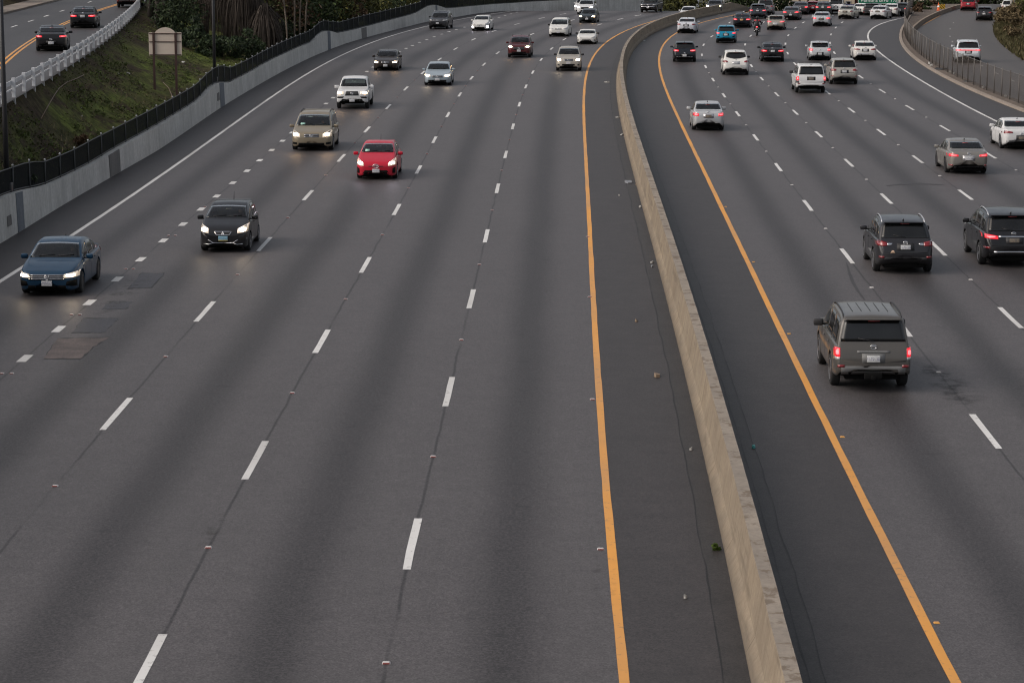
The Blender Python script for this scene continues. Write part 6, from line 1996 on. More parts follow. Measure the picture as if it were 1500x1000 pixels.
M_cuesil = M_silvertrim

def hood_lamp(*a): return a
def TL(inner, outer, zi0, zi1, zo0, zo1): return ('p', 0, 0, 0, 0, [(inner, zi1), ((inner + outer) / 2, (zi1 + zo1) / 2 + .01), (outer, zo1)], [(inner, zi0), ((inner + outer) / 2, (zi0 + zo0) / 2), (outer, zo0)])
def LP(inner, outer, zi0, zi1, zo0, zo1):
    t_ = TL(inner, outer, zi0, zi1, zo0, zo1)
    return (inner, outer, zi0, zi1, 0, t_[5], t_[6])

GL_ = 'traffic coming towards the viewer on the left carriageway'; GR_ = 'traffic driving away on the right carriageway'; GU_ = 'cars on the raised upper road'; GM_ = 'cars on the curving ramp'
# (u, v) of the near axle's contact, travel: T towards / A away
CARS = [
 # ---- left carriageway
 dict(u=78, v=428, t='T', line='L4', pre='sedan', L=4.70, W=1.80, H=1.46, paint=NAVY, label='dark blue sedan with lit headlights in the outermost left lane', cat='car', rim='dark',
      front=dict(hl=LP(.55, .97, .56, .655, .57, .72), grille=(.58, .50, .66), bars=3, emblem='ring', emsize=.075, intake=(.62, .22, .34), plate=.40, plate_y=.0,
                 extra=[([(.66, .46), (.93, .50)], [(.62, .34), (.93, .30)], M_under, 'fog_recess')])),
 dict(u=331.5, v=366, t='T', line='L4', pre='hatch', L=3.86, W=1.665, H=1.51, paint=BLACK, label='small black hatchback with a chrome-trimmed nose and pale blue plate', cat='car', antenna='mast',
      front=dict(hl=LP(.58, .95, .66, .80, .70, .93), grille=(.38, .61, .71, [(-.34, .71), (.34, .71)], [(-.26, .61), (.26, .61)]), surround=True, emblem='diamonds', emsize=.062, intake=(.66, .22, .31), plate=.49, plate_mat=M_plateb,
                 strokes=[([(.0, .345), (.40, .345), (.56, .43), (.92, .47)], M_chrome, 'bumper_trim'), ([(.40, .345), (.56, .29), (.78, .31)], M_chrome, 'bumper_trim')])),
 dict(u=553, v=260.5, t='T', line='L3', pre='fastback', paint=RED, label='bright red liftback with white headlights', cat='car', antenna='mast', sticker=True,
      front=dict(hl=LP(.60, .95, .60, .72, .64, .92), grille=(.36, .575, .60), emblem='ovals', emsize=.085, emz=.60, intake=(.60, .26, .40, [(-.55, .42), (.55, .42)], [(-.66, .27), (.66, .27)]), plate=.40, lit=M_headcool,
                 extra=[([(.80, .50), (.93, .54)], [(.80, .30), (.93, .28)], M_under, 'fog_recess')])),
 dict(u=459, v=219, t='T', line='L4', pre='minivan', L=4.81, W=1.985, H=1.76, paint=TAN, label='tan minivan with black roof rails and glowing headlights', cat='minivan', rails='black', sticker=True, antenna=None,
      front=dict(hl=LP(.55, .95, .66, .82, .70, 1.0), grille=(.36, .66, .82), bars=2, emblem='bar', intake=(.62, .30, .40), plate=None, lit=M_headwarm,
                 extra=[([(.70, .42), (.92, .44)], [(.70, .33), (.92, .34)], M_under, 'fog_recess')])),
 dict(u=517.5, v=158.5, t='T', line='L4', pre='pickup', paint=WHITE, label='white pickup truck with a big black grille', cat='pickup', mirror=1.3, rim='dark',
      front=dict(hl=LP(.50, .95, .88, 1.02, .84, 1.04), grille=(.42, .80, 1.03, [(-.36, 1.04), (.36, 1.04)], [(-.44, .80), (.44, .80)]), emblem='bar', intake=(.62, .42, .58, [(-.62, .60), (.62, .60)], [(-.72, .42), (.72, .42)]), plate=.52, lit=M_headwarm, bulb=.62,
                 extra=[([(.50, .74), (.93, .74)], [(.58, .65), (.93, .64)], M_under, 'fog_recess')])),
 dict(u=566, v=103, t='T', line='L4', pre='sedan', L=4.8, W=1.82, H=1.45, paint=('dark_bronze_paint', (.030, .022, .018), .3), label='dark bronze sedan with warm headlights behind the white pickup', cat='car',
      front=dict(hl=LP(.55, .95, .56, .68, .60, .74), grille=(.32, .55, .69), bars=2, plate=.40, lit=M_headwarm)),
 dict(u=641.7, v=124.5, t='T', line='L3', pre='sedan', L=4.75, W=1.82, H=1.47, paint=ICE, label='ice-blue silver sedan with lit headlights', cat='car', mirror=.95,
      front=dict(hl=LP(.50, .95, .58, .70, .62, .78), grille=(.40, .54, .67), bars=2, emblem='ovals', intake=(.66, .24, .38), plate=.42)),
 dict(u=643, v=42.5, t='T', line='L4', pre='crossover', L=4.8, W=1.93, H=1.75, paint=CHAR, label='charcoal SUV far up the outer left lane', cat='SUV', rails='silver',
      front=dict(hl=(.55, .93, .82, .92, .02), grille=(.5, .78, .92), bars=2, lit=False, plate=.58)),
 dict(u=704.5, v=45, t='T', line='L3', pre='fastback', W=1.76, H=1.47, paint=PEARL, label='white liftback with violet-white foglights far up the left lanes', cat='car',
      front=dict(hl=LP(.60, .93, .62, .72, .66, .86), lit=False, grille=(.3, .57, .61), intake=(.56, .27, .40), plate=None, fog=(.84, .42, .07, M_headcool))),
 dict(u=761, v=84, t='T', line='L2', pre='crossover', L=4.6, W=1.86, H=1.70, paint=MAROON, clad=True, rails='black', label='dark red SUV with black roof rails and lit headlights', cat='SUV', rim='dark',
      front=dict(hl=(.52, .95, .80, .92, .03), grille=(.46, .62, .86), intake=(.6, .34, .48), plate=.56, lit=M_headwarm)),
 dict(u=819, v=53.5, t='T', line='L2', pre='minivan', L=4.85, W=1.88, H=1.70, paint=PEARL, rails='black', label='older white minivan with unlit headlights', cat='minivan',
      mirror_mat=M_black, front=dict(hl=(.50, .93, .74, .85, .01), lit=False, grille=(.34, .70, .78), intake=(.8, .33, .40), plate=.45)),
 dict(u=859.5, v=64.5, t='T', line='L1', pre='roadster', paint=PEARL, label='low white sports car next to the left yellow line', cat='car', mirror_mat=M_black, antenna=None,
      front=dict(hl=LP(.50, .84, .56, .60, .62, .66), lit=False, grille=(.5, .26, .41, [(-.42, .42), (.42, .42)], [(-.52, .27), (.52, .27)]), emblem=None, plate=None,
                 extra=[([(.78, .40), (.88, .42)], [(.78, .32), (.88, .32)], M_under, 'fog_recess')])),
 dict(u=833, v=103.5, t='T', line='L1', pre='crossover', L=4.6, W=1.85, H=1.70, paint=('champagne_paint', (.42, .39, .34), .3), rails='black', label='champagne SUV with two round bright headlights', cat='SUV', mirror_mat=M_black,
      front=dict(hl=LP(.54, .95, .72, .86, .76, .94), grille=(.36, .72, .88), surround=False, bars=2, emblem='ovals', intake=(.5, .40, .52), plate=.60, fog=(.78, .46, .07, M_black))),
 dict(u=861, v=33.5, t='T', line='L2', pre='sedan', L=4.7, W=1.80, H=1.46, paint=('dark_teal_paint', (.014, .020, .024), .3), label='dark teal sedan with warm headlights in front of two white cars', cat='car',
      front=dict(hl=(.55, .95, .62, .74, .02), grille=(.42, .52, .64), emblem='ring', plate=.44, lit=M_headwarm)),
 dict(u=858, v=21.5, t='T', line='L2', pre='crossover', L=4.8, W=1.95, H=1.72, paint=WHITE, label='white SUV right behind the dark teal sedan', cat='SUV',
      front=dict(hl=(.58, .95, .76, .90, .02), grille=(.45, .62, .86), emblem=None, plate=None, lit=M_headcool)),
 dict(u=853, v=13.5, t='T', line='L2', pre='crossover', L=4.7, W=1.92, H=1.75, paint=WHITE, label='second white SUV half hidden behind the first white SUV', cat='SUV',
      front=dict(hl=(.58, .95, .76, .90, .02), grille=(.4, .62, .84), emblem=None, plate=None, lit=M_headcool)),
 dict(u=951, v=18.5, t='T', line='L1', pre='boxsuv', L=5.0, W=1.98, H=1.80, paint=BLACK, label='black boxy SUV with a chrome bumper coming out of the bend', cat='SUV',
      front=dict(hl=(.58, .90, .86, .98, 0), lit=False, grille=(.54, .84, 1.0), bars=1, intake=(.95, .55, .66), plate=.6, extra=[([(.0, .72), (.96, .70)], [(.0, .66), (.96, .64)], M_chrome, 'bumper_trim')])),
 dict(u=1007, v=21.5, t='T', line='YL', dx=0, pre='sedan', paint=WHITE, label='white car of which only the roof shows over the median bend', cat='car', dz=-.55, front=dict(lit=False)),
 dict(u=1046, v=19.5, t='T', line='YL', pre='crossover', H=1.6, paint=GREY, label='grey car with one headlight flaring over the median barrier', cat='car', dz=-.02, front=dict(hl=(.56, .95, .80, 1.0, .02), lit=M_head)),
 # ---- right carriageway
 dict(u=1271, v=563, t='A', line='R1', pre='boxsuv', L=4.81, W=1.84, H=1.82, paint=BROWN, label='grey-brown boxy SUV with ribbed roof and red tail lamps, nearest the viewer', cat='SUV', ribs=True, rails='black', glass_rear=M_glassd, antenna=None, mirror=1.15, mirror_mat=M_black,
      rear=dict(tl=LP(.85, .985, .83, 1.03, .83, 1.03), plate=.79, bumper_mat=M_bump, intake=(.985, .42, .62), hitch=True, emblem='bar', emz=1.06, recess=M_bump,
                mid=[([(-.42, .97), (.42, .97)], [(-.42, .925), (.42, .925)], M_bump, 'tailgate_handle')],
                extra=[([(.85, .83), (.985, .83)], [(.85, .765), (.985, .765)], M_lens, 'reversing_light')])),
 dict(u=1320.5, v=396.5, t='A', line='R2', pre='crossover', L=4.57, W=1.845, H=1.68, paint=CHAR, clad=True, label='dark grey SUV with silver roof rails and a pale decal on its tailgate', cat='SUV', rails='silver', glass_rear=M_glassd,
      rear=dict(tl=LP(.62, .97, .90, 1.01, .90, 1.06), lit=False, plate=.86, refl=(.80, .56), intake=(.86, .30, .56), emblem='ovals', emz=1.0,
                extra=[([(.44, .985), (.61, 1.0)], [(.49, .93), (.61, .915)], M_chrome, 'tail_trim')],
                mid=[([(.40, .765), (.46, .77)], [(.35, .685), (.52, .68)], M_decal, 'decal')])),
 dict(u=1477, v=386.5, t='A', line='R3', pre='crossover', L=4.98, W=1.96, H=1.72, paint=BLACK, label='glossy black SUV cut off by the right picture edge', cat='SUV', rails='silver', glass_rear=M_glassd,
      rear=dict(tl=LP(.52, .97, .90, .99, .93, 1.05), plate=.86, plate_mat=M_plated, refl=(.86, .64), intake=(.8, .34, .46),
                mid=[([(-.66, .53), (.66, .53)], [(-.66, .47), (.66, .47)], M_chrome, 'bumper_trim'), ([(-.5, .995), (.5, .995)], [(-.5, .965), (.5, .965)], M_chrome, 'tailgate_trim')])),
 dict(u=1413.5, v=252.5, t='A', line='R4', pre='sedan', L=4.67, W=1.81, H=1.43, paint=('warm_silver_paint', (.25, .235, .215), .5), label='warm silver sedan with lit tail lamps and dark wheels', cat='car', rim='dark',
      rear=dict(tl=LP(.50, .97, .80, .87, .80, .93), plate=.72, recess=M_silvertrim, refl=(.84, .42), intake=(.7, .24, .36))),
 dict(u=1491, v=217, t='A', line='RE', dx=0, pre='sedan', L=4.6, W=1.80, H=1.41, paint=WHITE, label='white coupe-like sedan cut by the right edge beside the edge line', cat='car',
      rear=dict(tl=LP(.48, .97, .83, .89, .80, .95), lit=False, plate=.60, plate_mat=M_plated, intake=(.8, .24, .48))),
 dict(u=1036.5, v=190, t='A', line='R1', pre='sedan', L=4.32, W=1.69, H=1.46, paint=LSILV, label='small silver sedan next to the right yellow line', cat='car', mirror=1.1,
      rear=dict(tl=LP(.60, .96, .78, .90, .80, .96), plate=.78, plate_mat=M_plated, intake=(.6, .20, .27), recess=('s')) ),
 dict(u=1186, v=135.5, t='A', line='R3', pre='boxsuv', L=4.85, W=1.9, H=1.82, paint=WHITE, label='white boxy SUV with upright red tail lamps', cat='SUV', glass_rear=M_glassd, mirror=1.2, mirror_mat=M_black, rack=True,
      rear=dict(tl=(.83, .98, .80, 1.05, 0), plate=.92, plate_mat=M_plated, bumper_mat=plain("white_bumper", (.6, .6, .6), .5), intake=(.98, .50, .62), emblem=None,
                extra=[([(.83, .79), (.98, .79)], [(.83, .66), (.98, .66)], M_black, 'lamp_base')])),
 dict(u=1235, v=123, t='A', line='R4', pre='crossover', L=4.68, W=1.88, H=1.70, paint=('champagne_silver_paint', (.36, .34, .31), .4), label='champagne silver SUV right of the white boxy SUV', cat='SUV', glass_rear=M_glassd,
      rear=dict(tl=LP(.58, .97, .92, 1.02, .90, 1.05), lit=False, plate=.86, refl=(.84, .58), intake=(.85, .28, .50), mid=[([(-.30, .80), (-.70, .80)], [(-.30, .76), (-.70, .76)], M_black, 'tailgate_badge')])),
 dict(u=1077, v=109.5, t='A', line='R2', pre='crossover', L=4.8, W=1.885, H=1.72, paint=PEARL, label='white SUV with a rounded rear window and red wedge lamps', cat='SUV', glass_rear=M_glassd, rear_round=.16, mirror_mat=M_black,
      rear=dict(tl=LP(.60, .97, .90, .98, .88, 1.06), lit=False, plate=.86, plate_mat=M_plate, recess=M_lens, intake=(.8, .28, .40), refl=None)),
 dict(u=1131, v=90, t='A', line='R3', pre='sedan', L=4.9, W=1.85, H=1.46, paint=BLACK, label='black sedan with a wide bright tail bar behind the white rounded SUV', cat='car',
      rear=dict(tl=LP(.48, .97, .80, .90, .80, .93), plate=.84, intake=(.9, .30, .36), mid=[([(-.85, .40), (.85, .40)], [(-.85, .37), (.85, .37)], M_chrome, 'bumper_trim')])),
 dict(u=1200.5, v=88.5, t='A', line='R4', pre='hatch', L=4.2, W=1.76, H=1.47, paint=LSILV, label='silver hatchback left of the white sedan by the edge line', cat='car',
      rear=dict(tl=LP(.66, .96, .80, .94, .80, .97), plate=.56, intake=(.85, .26, .34), emblem='ring', emz=.86)),
 dict(u=1266, v=88, t='A', line='RE', pre='sedan', L=4.9, W=1.85, H=1.46, paint=PEARL, label='white sedan with dark red lamps hugging the right edge line', cat='car',
      rear=dict(tl=LP(.46, .97, .82, .90, .84, .97), lit=False, plate=.80, intake=(.7, .42, .60), bumper_mat=M_lens)),
 dict(u=1002.5, v=90.5, t='A', line='R1', pre='crossover', L=4.36, W=1.80, H=1.56, paint=DGREEN, label='blue-black crossover at the bend of the right yellow line', cat='car', glass_rear=M_glassd,
      rear=dict(tl=LP(.50, .97, .90, 1.01, .90, 1.03), plate=.56, intake=(.8, .28, .38), refl=None, mid=[([(-.72, .47), (.72, .47)], [(-.66, .43), (.66, .43)], M_silvertrim, 'bumper_trim')])),
 dict(u=1006, v=48.5, t='A', line='R1', pre='sedan', L=4.95, W=1.85, H=1.46, paint=('cool_white_paint', (.58, .60, .64)), label='cool white sedan between the median bend and the right yellow line', cat='car',
      rear=dict(tl=LP(.60, .96, .80, .92, .80, .92), lit=False, plate=.76, plate_mat=M_plate, intake=(.8, .22, .32))),
 dict(u=1063.5, v=63, t='A', line='R2', pre='crossover', L=4.36, W=1.795, H=1.56, paint=CYAN, clad=True, label='bright blue crossover, the only one of its colour', cat='car', glass_rear=M_glassd,
      rear=dict(tl=LP(.62, .97, .92, 1.0, .90, 1.08), plate=.82, intake=(.85, .30, .52), refl=None, extra=[([(.66, .66), (.93, .74)], [(.60, .58), (.80, .58)], M_under, 'bumper_vent')])),
 dict(u=1087, v=40.5, t='A', line='R2', pre='sedan', L=4.85, W=1.82, H=1.46, paint=DGREEN, label='dark sedan with an orange plate ahead of the blue crossover', cat='car',
      rear=dict(tl=LP(.50, .96, .78, .89, .80, .92), plate=.82, plate_mat=M_plateo)),
 dict(u=1136.5, v=44, t='A', line='R3', pre='hatch', L=4.35, W=1.79, H=1.45, paint=BEIGE, label='beige hatchback right of the motorcycle', cat='car',
      rear=dict(tl=LP(.48, .97, .80, .90, .82, .96), plate=.64, recess=M_lens, intake=(.8, .22, .32))),
 dict(u=1110, v=27.5, t='A', line='R2', pre='crossover', L=4.5, W=1.88, H=1.62, paint=('slate_blue_paint', (.035, .042, .055), .3), label='slate-blue SUV above the motorcycle', cat='SUV',
      rear=dict(tl=(.58, .94, .88, 1.0, .02), plate=.92, refl=(.84, .56))),
 dict(u=1121, v=22.5, t='A', line='R2', dx=0, pre='minivan', L=5.0, W=1.95, H=1.80, paint=('dark_silver_paint', (.14, .14, .15), .4), label='dark silver van half hidden behind the slate-blue SUV', cat='van', glass_rear=M_glassd, rear=dict(lit=False)),
 dict(u=1159, v=29.5, t='A', line='R3', pre='sedan', L=4.95, W=1.9, H=1.46, paint=GREY, label='dark grey sedan with a long sloping rear window', cat='car', rear=dict(tl=LP(.46, .97, .80, .90, .82, .95), plate=.60)),
 dict(u=1172.5, v=21.5, t='A', line='R3', pre='sedan', L=4.8, W=1.85, H=1.46, paint=('smoke_paint', (.06, .05, .055), .3), label='smoke-grey sedan half hidden behind the dark grey sedan', cat='car', rear=dict(tl=LP(.60, .96, .80, .92, .82, .95))),
 dict(u=1191, v=20, t='A', line='R3', dx=0, pre='hatch', L=4.2, W=1.78, H=1.40, paint=CRIMSON, label='crimson car wedged between two grey sedans', cat='car', rear=dict(lit=False)),
 dict(u=1206, v=21.5, t='A', line='R4', pre='sedan', L=4.8, W=1.84, H=1.46, paint=('dark_grey_green_paint', (.035, .042, .042), .3), label='dark grey-green sedan behind the bright silver saloon', cat='car', rear=dict(tl=LP(.55, .96, .78, .90, .80, .92), plate=.86)),
 dict(u=1203.5, v=38.5, t='A', line='R4', pre='sedan', L=4.85, W=1.85, H=1.46, paint=('bright_silver_paint', (.48, .50, .52), .35), label='bright silver saloon with glowing rear lamps and a dark lower bumper', cat='car',
      rear=dict(tl=LP(.56, .96, .74, .88, .76, .93), plate=.76, plate_mat=M_plated, intake=(.8, .20, .32))),
 dict(u=1225, v=20.5, t='A', line='R4', pre='boxsuv', L=4.7, W=1.85, H=1.75, paint=WHITE, label='white boxy SUV in front of the purple hoarding', cat='SUV', glass_rear=M_glassd, rear=dict(tl=(.82, .97, .84, 1.02, 0), intake=(.9, .4, .5))),
 dict(u=1240, v=28, t='A', line='RE', dx=0, pre='sedan', L=4.6, W=1.78, H=1.48, paint=('pale_beige_silver_paint', (.42, .41, .37), .4), label='pale beige saloon with unlit lamps right of the silver saloon', cat='car', rear=dict(tl=LP(.62, .96, .80, .88, .82, .93), lit=False, plate=.80, plate_mat=M_plated)),
 dict(u=1260, v=22.5, t='A', line='RE', dx=0, pre='sedan', L=4.6, W=1.76, H=1.34, paint=PEARL, label='white sedan with lit lamps below the left end of the green sign', cat='car', rear=dict(tl=LP(.62, .96, .78, .90, .80, .92))),
 dict(u=1277.5, v=23, dz=-.12, t='A', line='RE', dx=0, pre='boxsuv', L=4.5, W=1.9, H=1.52, paint=BLACK, label='black SUV between two white sedans under the green sign', cat='SUV', glass_rear=M_glassd, rear=dict(tl=(.78, .97, .92, 1.06, 0), lit=False)),
 dict(u=1287.5, v=28, t='A', line='RE', dx=0, pre='sedan', L=4.85, W=1.85, H=1.45, paint=WHITE, label='white sedan with small dark lamps at the head of the edge line', cat='car', rear=dict(tl=LP(.55, .97, .84, .91, .84, .93), lit=False, plate=.86, plate_mat=M_plated, intake=(.85, .22, .36))),
 dict(u=1305, v=24.5, t='A', line='RE', dx=0, pre='sedan', L=4.5, W=1.78, H=1.44, paint=PEARL, label='white car mostly hidden behind the one at the edge line', cat='car', rear=dict(lit=False)),
 dict(u=1319.5, v=24, t='A', line='RE', dx=0, pre='crossover', L=4.4, W=1.8, H=1.52, paint=BLACK, label='black SUV with bright red lamps at the dark chain link', cat='SUV', glass_rear=M_glassd, rear=dict(tl=(.58, .95, .90, 1.02, .02), plate=.78)),
 # ---- ramp
 dict(u=1417, v=92, t='A', line='RM', pre='crossover', L=4.95, W=1.97, H=1.70, paint=('cold_white_paint', (.58, .61, .64)), label='white SUV with a full-width red light bar on the ramp', cat='SUV', group=GM_, glass_rear=M_glassd, rails='silver',
      rear=dict(tl=(.55, .96, .92, 1.02, 0), plate=.80, emblem=None, intake=(.85, .26, .46), refl=None, mid=[([(-.56, 1.0), (.56, 1.0)], [(-.56, .94), (.56, .94)], M_tail, 'light_bar')])),
 dict(u=1418.5, v=16, t='A', line='RM', pre='crossover', L=4.6, W=1.9, H=1.6, paint=('bright_crimson_paint', (.28, .012, .022)), label='red car at the far end of the ramp', cat='car', group=GM_, rear=dict(lit=False)),
 dict(u=1441.5, v=30.5, t='A', line='RM', pre='hatch', L=4.4, W=1.8, H=1.48, paint=CHAR, label='charcoal hatchback on the ramp', cat='car', group=GM_, rear=dict(lit=False, tl=LP(.55, .96, .84, .94, .84, .96), plate=.76, intake=(.85, .24, .34))),
 dict(u=1477.5, v=12.5, t='A', line='RM', pre='crossover', L=4.5, W=1.85, H=1.65, paint=PEARL, label='white car behind the pale post at the top of the ramp', cat='car', group=GM_, rear=dict(tl=LP(.60, .96, .90, 1.0, .9, 1.0), lit=False)),
 # ---- upper road
 dict(u=76.5, v=74.5, t='A', line='UY', z=3.5, pre='sedan', L=4.65, W=1.80, H=1.44, paint=BLACK, label='black sedan with round red lamps, nearer one on the upper road', cat='car', group=GU_,
      rear=dict(tl=LP(.55, .96, .82, .90, .82, .92), plate=.50, intake=(.9, .24, .36))),
 dict(u=123, v=41, t='A', line='UY', z=3.5, pre='sedan', L=4.7, W=1.84, H=1.45, paint=('ink_black_paint', (.008, .009, .011)), label='black sedan with wide bar-shaped lamps, farther one on the upper road', cat='car', group=GU_,
      rear=dict(tl=LP(.45, .96, .80, .90, .80, .92), plate=.84, intake=(.9, .24, .36))),
 dict(u=189, v=11.3, t='A', line='UY', z=3.5, pre='boxsuv', L=4.9, W=1.95, H=1.85, paint=MAROON, label='dark red SUV at the top of the upper road', cat='SUV', group=GU_, glass_rear=M_glassd, rear=dict(tl=(.80, .96, .82, 1.05, 0))),
]
LI['RM'] = lambda Y: VE(Y); LI['UY'] = UY
for S in CARS:
    if S.get('rear', {}).get('recess') == 's': S['rear']['recess'] = M_silvertrim
    (S.setdefault('rear', {}) if S['t'] == 'T' else S.setdefault('front', {}))['lit'] = False   # only the lamps turned to the viewer are alight
    S.setdefault('group', GL_ if S['t'] == 'T' else GR_)
    nm = {'SUV': 'suv', 'pickup': 'pickup_truck', 'minivan': 'minivan', 'van': 'van'}.get(S.get('cat'), 'car')
    S['name'] = nm
    c = make_car(S)
    z = S.get('z', 0.0)
    x, y = at(S['u'], S['v'], z)
    ln = LI[S['line']]
    sl = ln(y + 2) - ln(y - 2)
    hd_ = Vector((sl / 4, 1, 0)).normalized()
    if S['t'] == 'T': hd_ = -hd_; ax = c['axle_front']
    else: ax = c['axle_rear']
    del c['axle_front']; del c['axle_rear']
    ctr = Vector((x, y, z + S.get('dz', 0) + zroad(y) + (.02 if S['line'] == 'RM' else 0))) - hd_ * ax
    c.location = ctr; c.rotation_euler = (0, 0, math.atan2(hd_.y, hd_.x))

# ------------------------------------------------------------------ motorcycle and rider
mx, my = at(1108.5, 53.0)
slm = LI['R2'](my + 2) - LI['R2'](my - 2)
hm = Vector((slm / 4, 1, 0)).normalized()
rzm = math.atan2(hm.y, hm.x)
bike = empty('motorcycle', (mx + hm.x * .7, my + hm.y * .7, 0), rzm); tag(bike, 'black motorcycle with one bright red tail lamp between the lanes', 'motorcycle', GR_)
for x, nm in ((-.70, 'wheel'), (.72, 'wheel')):
    bm = B(); lathe(bm, [(.22, -.05), (.30, -.07), (.32, -.03), (.32, .03), (.30, .07), (.22, .05)], 24); w = obj(nm, bm, M_tyre, bike, loc=(x, 0, .32))
    bm = B(); lathe(bm, [(.225, -.03), (.225, .03), (.05, .04), (.05, -.04)], 20); obj('rim', bm, M_rimdark, w)
bm = B(); tube(bm, [(-.45, 0, .78), (-.1, 0, .80), (.25, 0, .92), (.5, 0, .95)], [.12, .17, .20, .10], 12); obj('fuel_tank', bm, paint('bike_black_paint', (.012, .012, .014)), bike)
bm = B(); box(bm, (.05, 0, .48), (.5, .34, .36), bevel=.06); obj('engine', bm, M_under, bike)
bm = B(); box(bm, (-.42, 0, .84), (.75, .26, .10), bevel=.04); obj('seat', bm, M_black, bike)
bm = B(); tube(bm, [(-.70, .09, .32), (-.1, .12, .48)], .035, 8); tube(bm, [(-.70, -.09, .32), (-.1, -.12, .48)], .035, 8); obj('swing_arm', bm, M_under, bike)
for s_ in (1, -1):
    bm = B(); tube(bm, [(.72, s_ * .08, .32), (.52, s_ * .08, .95)], .028, 8); obj('fork', bm, M_chrome, bike)
    bm = B(); tube(bm, [(.50, s_ * .42, 1.03), (.54, s_ * .05, .98)], .018, 8); obj('handlebar', bm, M_black, bike)
    bm = B(); box(bm, (.52, s_ * .46, 1.22), (.03, .15, .09), bevel=.02); obj('mirror', bm, M_black, bike)
    bm = B(); tube(bm, [(-.2, s_ * .17, .40), (-.85, s_ * .20, .48)], .05, 10); obj('exhaust', bm, M_chrome, bike)
bm = B(); box(bm, (-.84, 0, .86), (.05, .17, .11), bevel=.02); tlm = obj('taillight', bm, M_tail, bike)
bm = B(); box(bm, (-.868, 0, .86), (.02, .12, .07)); obj('bulb', bm, M_tailcore, tlm)
bm = B(); box(bm, (-.86, 0, .62), (.02, .19, .12)); obj('license_plate', bm, M_plate, bike)
bm = B(); tube(bm, [(-.45, 0, .70), (-.86, 0, .72), (-.95, 0, .55)], [.05, .05, .02], 8); obj('rear_fender', bm, M_black, bike)

def skin_person(name, joints, bones, mats, parent=None, loc=(0, 0, 0), rz=0.0, sub=1):
    me = bpy.data.meshes.new(name); o = bpy.data.objects.new(name, me); COL.objects.link(o)
    names = list(joints); idx = {n: i for i, n in enumerate(names)}
    me.from_pydata([joints[n][0] for n in names], [(idx[a], idx[b_]) for a, b_ in bones], [])
    md = o.modifiers.new('Skin', 'SKIN'); md.use_smooth_shade = True
    sv = me.skin_vertices[0].data
    for n in names:
        r_ = joints[n][1]; sv[idx[n]].radius = r_ if isinstance(r_, tuple) else (r_, r_)
    sv[0].use_root = True
    sd = o.modifiers.new('Sub', 'SUBSURF'); sd.levels = sub; sd.render_levels = sub
    dg = bpy.context.evaluated_depsgraph_get()
    m2 = bpy.data.meshes.new_from_object(o.evaluated_get(dg))
    bpy.data.objects.remove(o)
    o = bpy.data.objects.new(name, m2); link(o, parent); o.location = loc; o.rotation_euler = (0, 0, rz)
    m2.materials.clear()
    for m in mats: m2.materials.append(m)
    return o
J = {'pelvis': ((-.36, 0, .98), (.16, .13)), 'waist': ((-.32, 0, 1.15), (.15, .12)), 'chest': ((-.22, 0, 1.36), (.19, .14)), 'neck': ((-.14, 0, 1.52), .065), 'head': ((-.08, 0, 1.66), .10), 'crown': ((-.07, 0, 1.76), .08)}
Bn = [('pelvis', 'waist'), ('waist', 'chest'), ('chest', 'neck'), ('neck', 'head'), ('head', 'crown')]
for s_, n in ((1, 'l'), (-1, 'r')):
    J.update({n + 'sh': ((-.18, s_ * .22, 1.44), .085), n + 'el': ((.06, s_ * .36, 1.22), .06), n + 'wr': ((.38, s_ * .40, 1.08), .042), n + 'ha': ((.46, s_ * .40, 1.06), .045),
              n + 'hip': ((-.32, s_ * .14, .94), .12), n + 'kn': ((.14, s_ * .26, .80), .085), n + 'an': ((-.08, s_ * .26, .40), .055), n + 'toe': ((.12, s_ * .27, .34), .045)})
    Bn += [('chest', n + 'sh'), (n + 'sh', n + 'el'), (n + 'el', n + 'wr'), (n + 'wr', n + 'ha'), ('pelvis', n + 'hip'), (n + 'hip', n + 'kn'), (n + 'kn', n + 'an'), (n + 'an', n + 'toe')]
    for q in range(5):
        a = (q - 2) * .018
        J[n + 'f%d' % q] = ((.50, s_ * (.40 + a), 1.055 - .01 * (q == 4)), .011); J[n + 'g%d' % q] = ((.52, s_ * (.40 + a), 1.02), .009)
        Bn += [(n + 'ha', n + 'f%d' % q), (n + 'f%d' % q, n + 'g%d' % q)]
m, t, bs, out = nt("rider_clothes")
sep = nd(t, "ShaderNodeSeparateXYZ"); t.links.new(objco(t), sep.inputs[0])
up_ = mth(t, 'GREATER_THAN', sep.outputs["Z"], 1.38)
side_ = mth(t, 'GREATER_THAN', mth(t, 'ABSOLUTE', sep.outputs["Y"]), .07)
low_ = mth(t, 'LESS_THAN', sep.outputs["Z"], 1.52)
t.links.new(mix(t, mth(t, 'MULTIPLY', mth(t, 'MULTIPLY', up_, side_), low_), (.010, .010, .012), (.30, .02, .03)), bs.inputs["Base Color"]); bs.inputs["Roughness"].default_value = .7
person = skin_person('person', J, Bn, [m], None, tuple(bike.location), rzm)
tag(person, 'rider in black with red shoulders and dark helmet sitting on the motorcycle', 'person')
bm = B(); bmesh.ops.create_uvsphere(bm, u_segments=18, v_segments=12, radius=.145, matrix=Matrix.Translation((-.07, 0, 1.69)))
for v_ in bm.verts: v_.co.x = -.07 + (v_.co.x + .07) * 1.12
obj('helmet', bm, paint('helmet_black', (.010, .010, .012)), person)

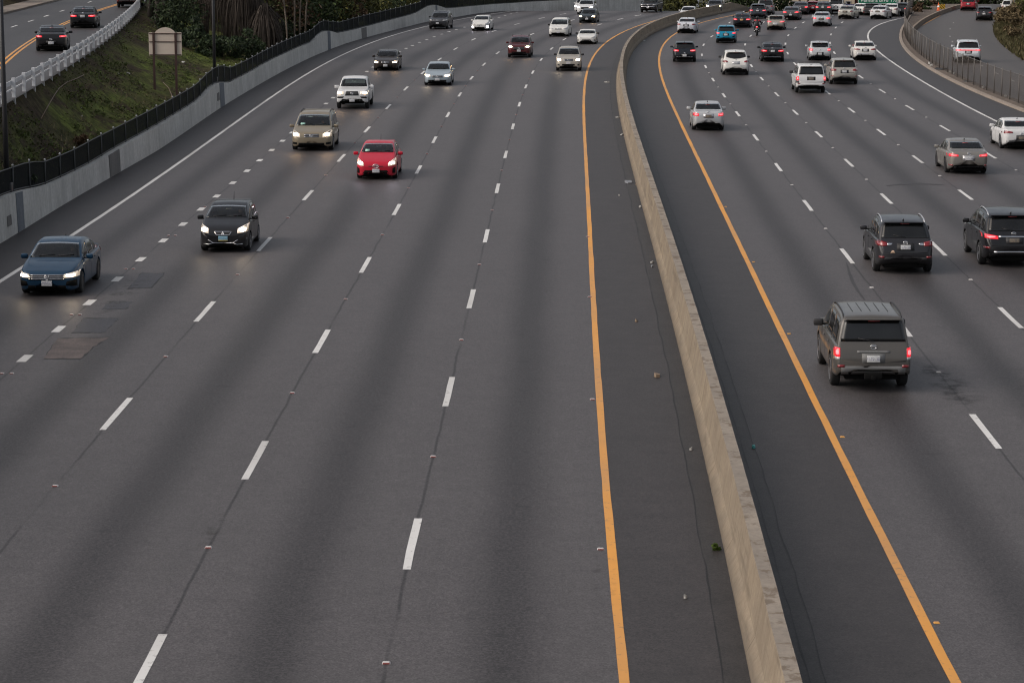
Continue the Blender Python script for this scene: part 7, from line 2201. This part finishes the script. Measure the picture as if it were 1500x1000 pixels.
# drivers seen through the windscreens
def driver(car_label, label, cloth, skin, hair, lift=0.0):
    hc = next(o for o in COL.objects if o.get("label", "").startswith(car_label))
    seat = [o for o in hc.children if o.name.startswith('front_seat')][0]
    sx = sum((v.co.x for v in seat.data.vertices), 0.0) / len(seat.data.vertices)
    top = max(v.co.z for v in seat.data.vertices)
    x0, z0 = sx + .20, top - 1.06 + lift
    m, t, bs, out = nt("driver_skin_and_clothes")
    sep = nd(t, "ShaderNodeSeparateXYZ"); t.links.new(objco(t), sep.inputs[0])
    t.links.new(mix(t, mth(t, 'GREATER_THAN', sep.outputs["Z"], z0 + 1.11), cloth, skin), bs.inputs["Base Color"]); bs.inputs["Roughness"].default_value = .6
    q_ = lambda x, y, z: (x0 + x, .36 + y, z0 + z)
    J = {'pelvis': (q_(0, 0, .56), (.15, .12)), 'waist': (q_(-.02, 0, .74), (.14, .11)), 'chest': (q_(-.04, 0, .95), (.17, .12)), 'neck': (q_(-.02, 0, 1.10), .055), 'head': (q_(.01, 0, 1.22), .085), 'crown': (q_(.01, 0, 1.30), .075)}
    Bn = [('pelvis', 'waist'), ('waist', 'chest'), ('chest', 'neck'), ('neck', 'head'), ('head', 'crown')]
    for s_, n in ((1, 'l'), (-1, 'r')):
        J.update({n + 'sh': (q_(-.02, s_ * .18, 1.02), .07), n + 'el': (q_(.12, s_ * .22, .82), .05), n + 'wr': (q_(.31, s_ * .15, .94), .034), n + 'ha': (q_(.35, s_ * .14, .96), .036)})
        Bn += [('chest', n + 'sh'), (n + 'sh', n + 'el'), (n + 'el', n + 'wr'), (n + 'wr', n + 'ha')]
        for q in range(5):
            a = (q - 2) * .015
            J[n + 'f%d' % q] = (q_(.38, s_ * .135, .97 + a), .009); J[n + 'g%d' % q] = (q_(.39, s_ * .11, .97 + a), .008)
            Bn += [(n + 'ha', n + 'f%d' % q), (n + 'f%d' % q, n + 'g%d' % q)]
    drv = skin_person('person', J, Bn, [m], None, tuple(hc.location), hc.rotation_euler.z)
    tag(drv, label, 'person')
    bm = B(); bmesh.ops.create_uvsphere(bm, u_segments=14, v_segments=9, radius=.105, matrix=Matrix.Translation(q_(-.015, 0, 1.28)))
    obj('hair', bm, plain("hair_%d" % int(hair[0] * 1000), hair, .7), drv)
driver("small black hatchback", 'driver seated behind the windscreen of the small black hatchback', (.10, .025, .035), (.42, .26, .19), (.02, .014, .01))
driver("dark blue sedan", 'driver in dark clothes inside the dark blue sedan', (.03, .03, .035), (.36, .22, .16), (.015, .012, .010))
driver("bright red liftback", 'driver in a pale top inside the bright red liftback', (.25, .25, .24), (.40, .26, .20), (.06, .04, .025))
driver("tan minivan", 'driver in grey inside the tan minivan', (.09, .09, .10), (.38, .24, .18), (.03, .02, .014))
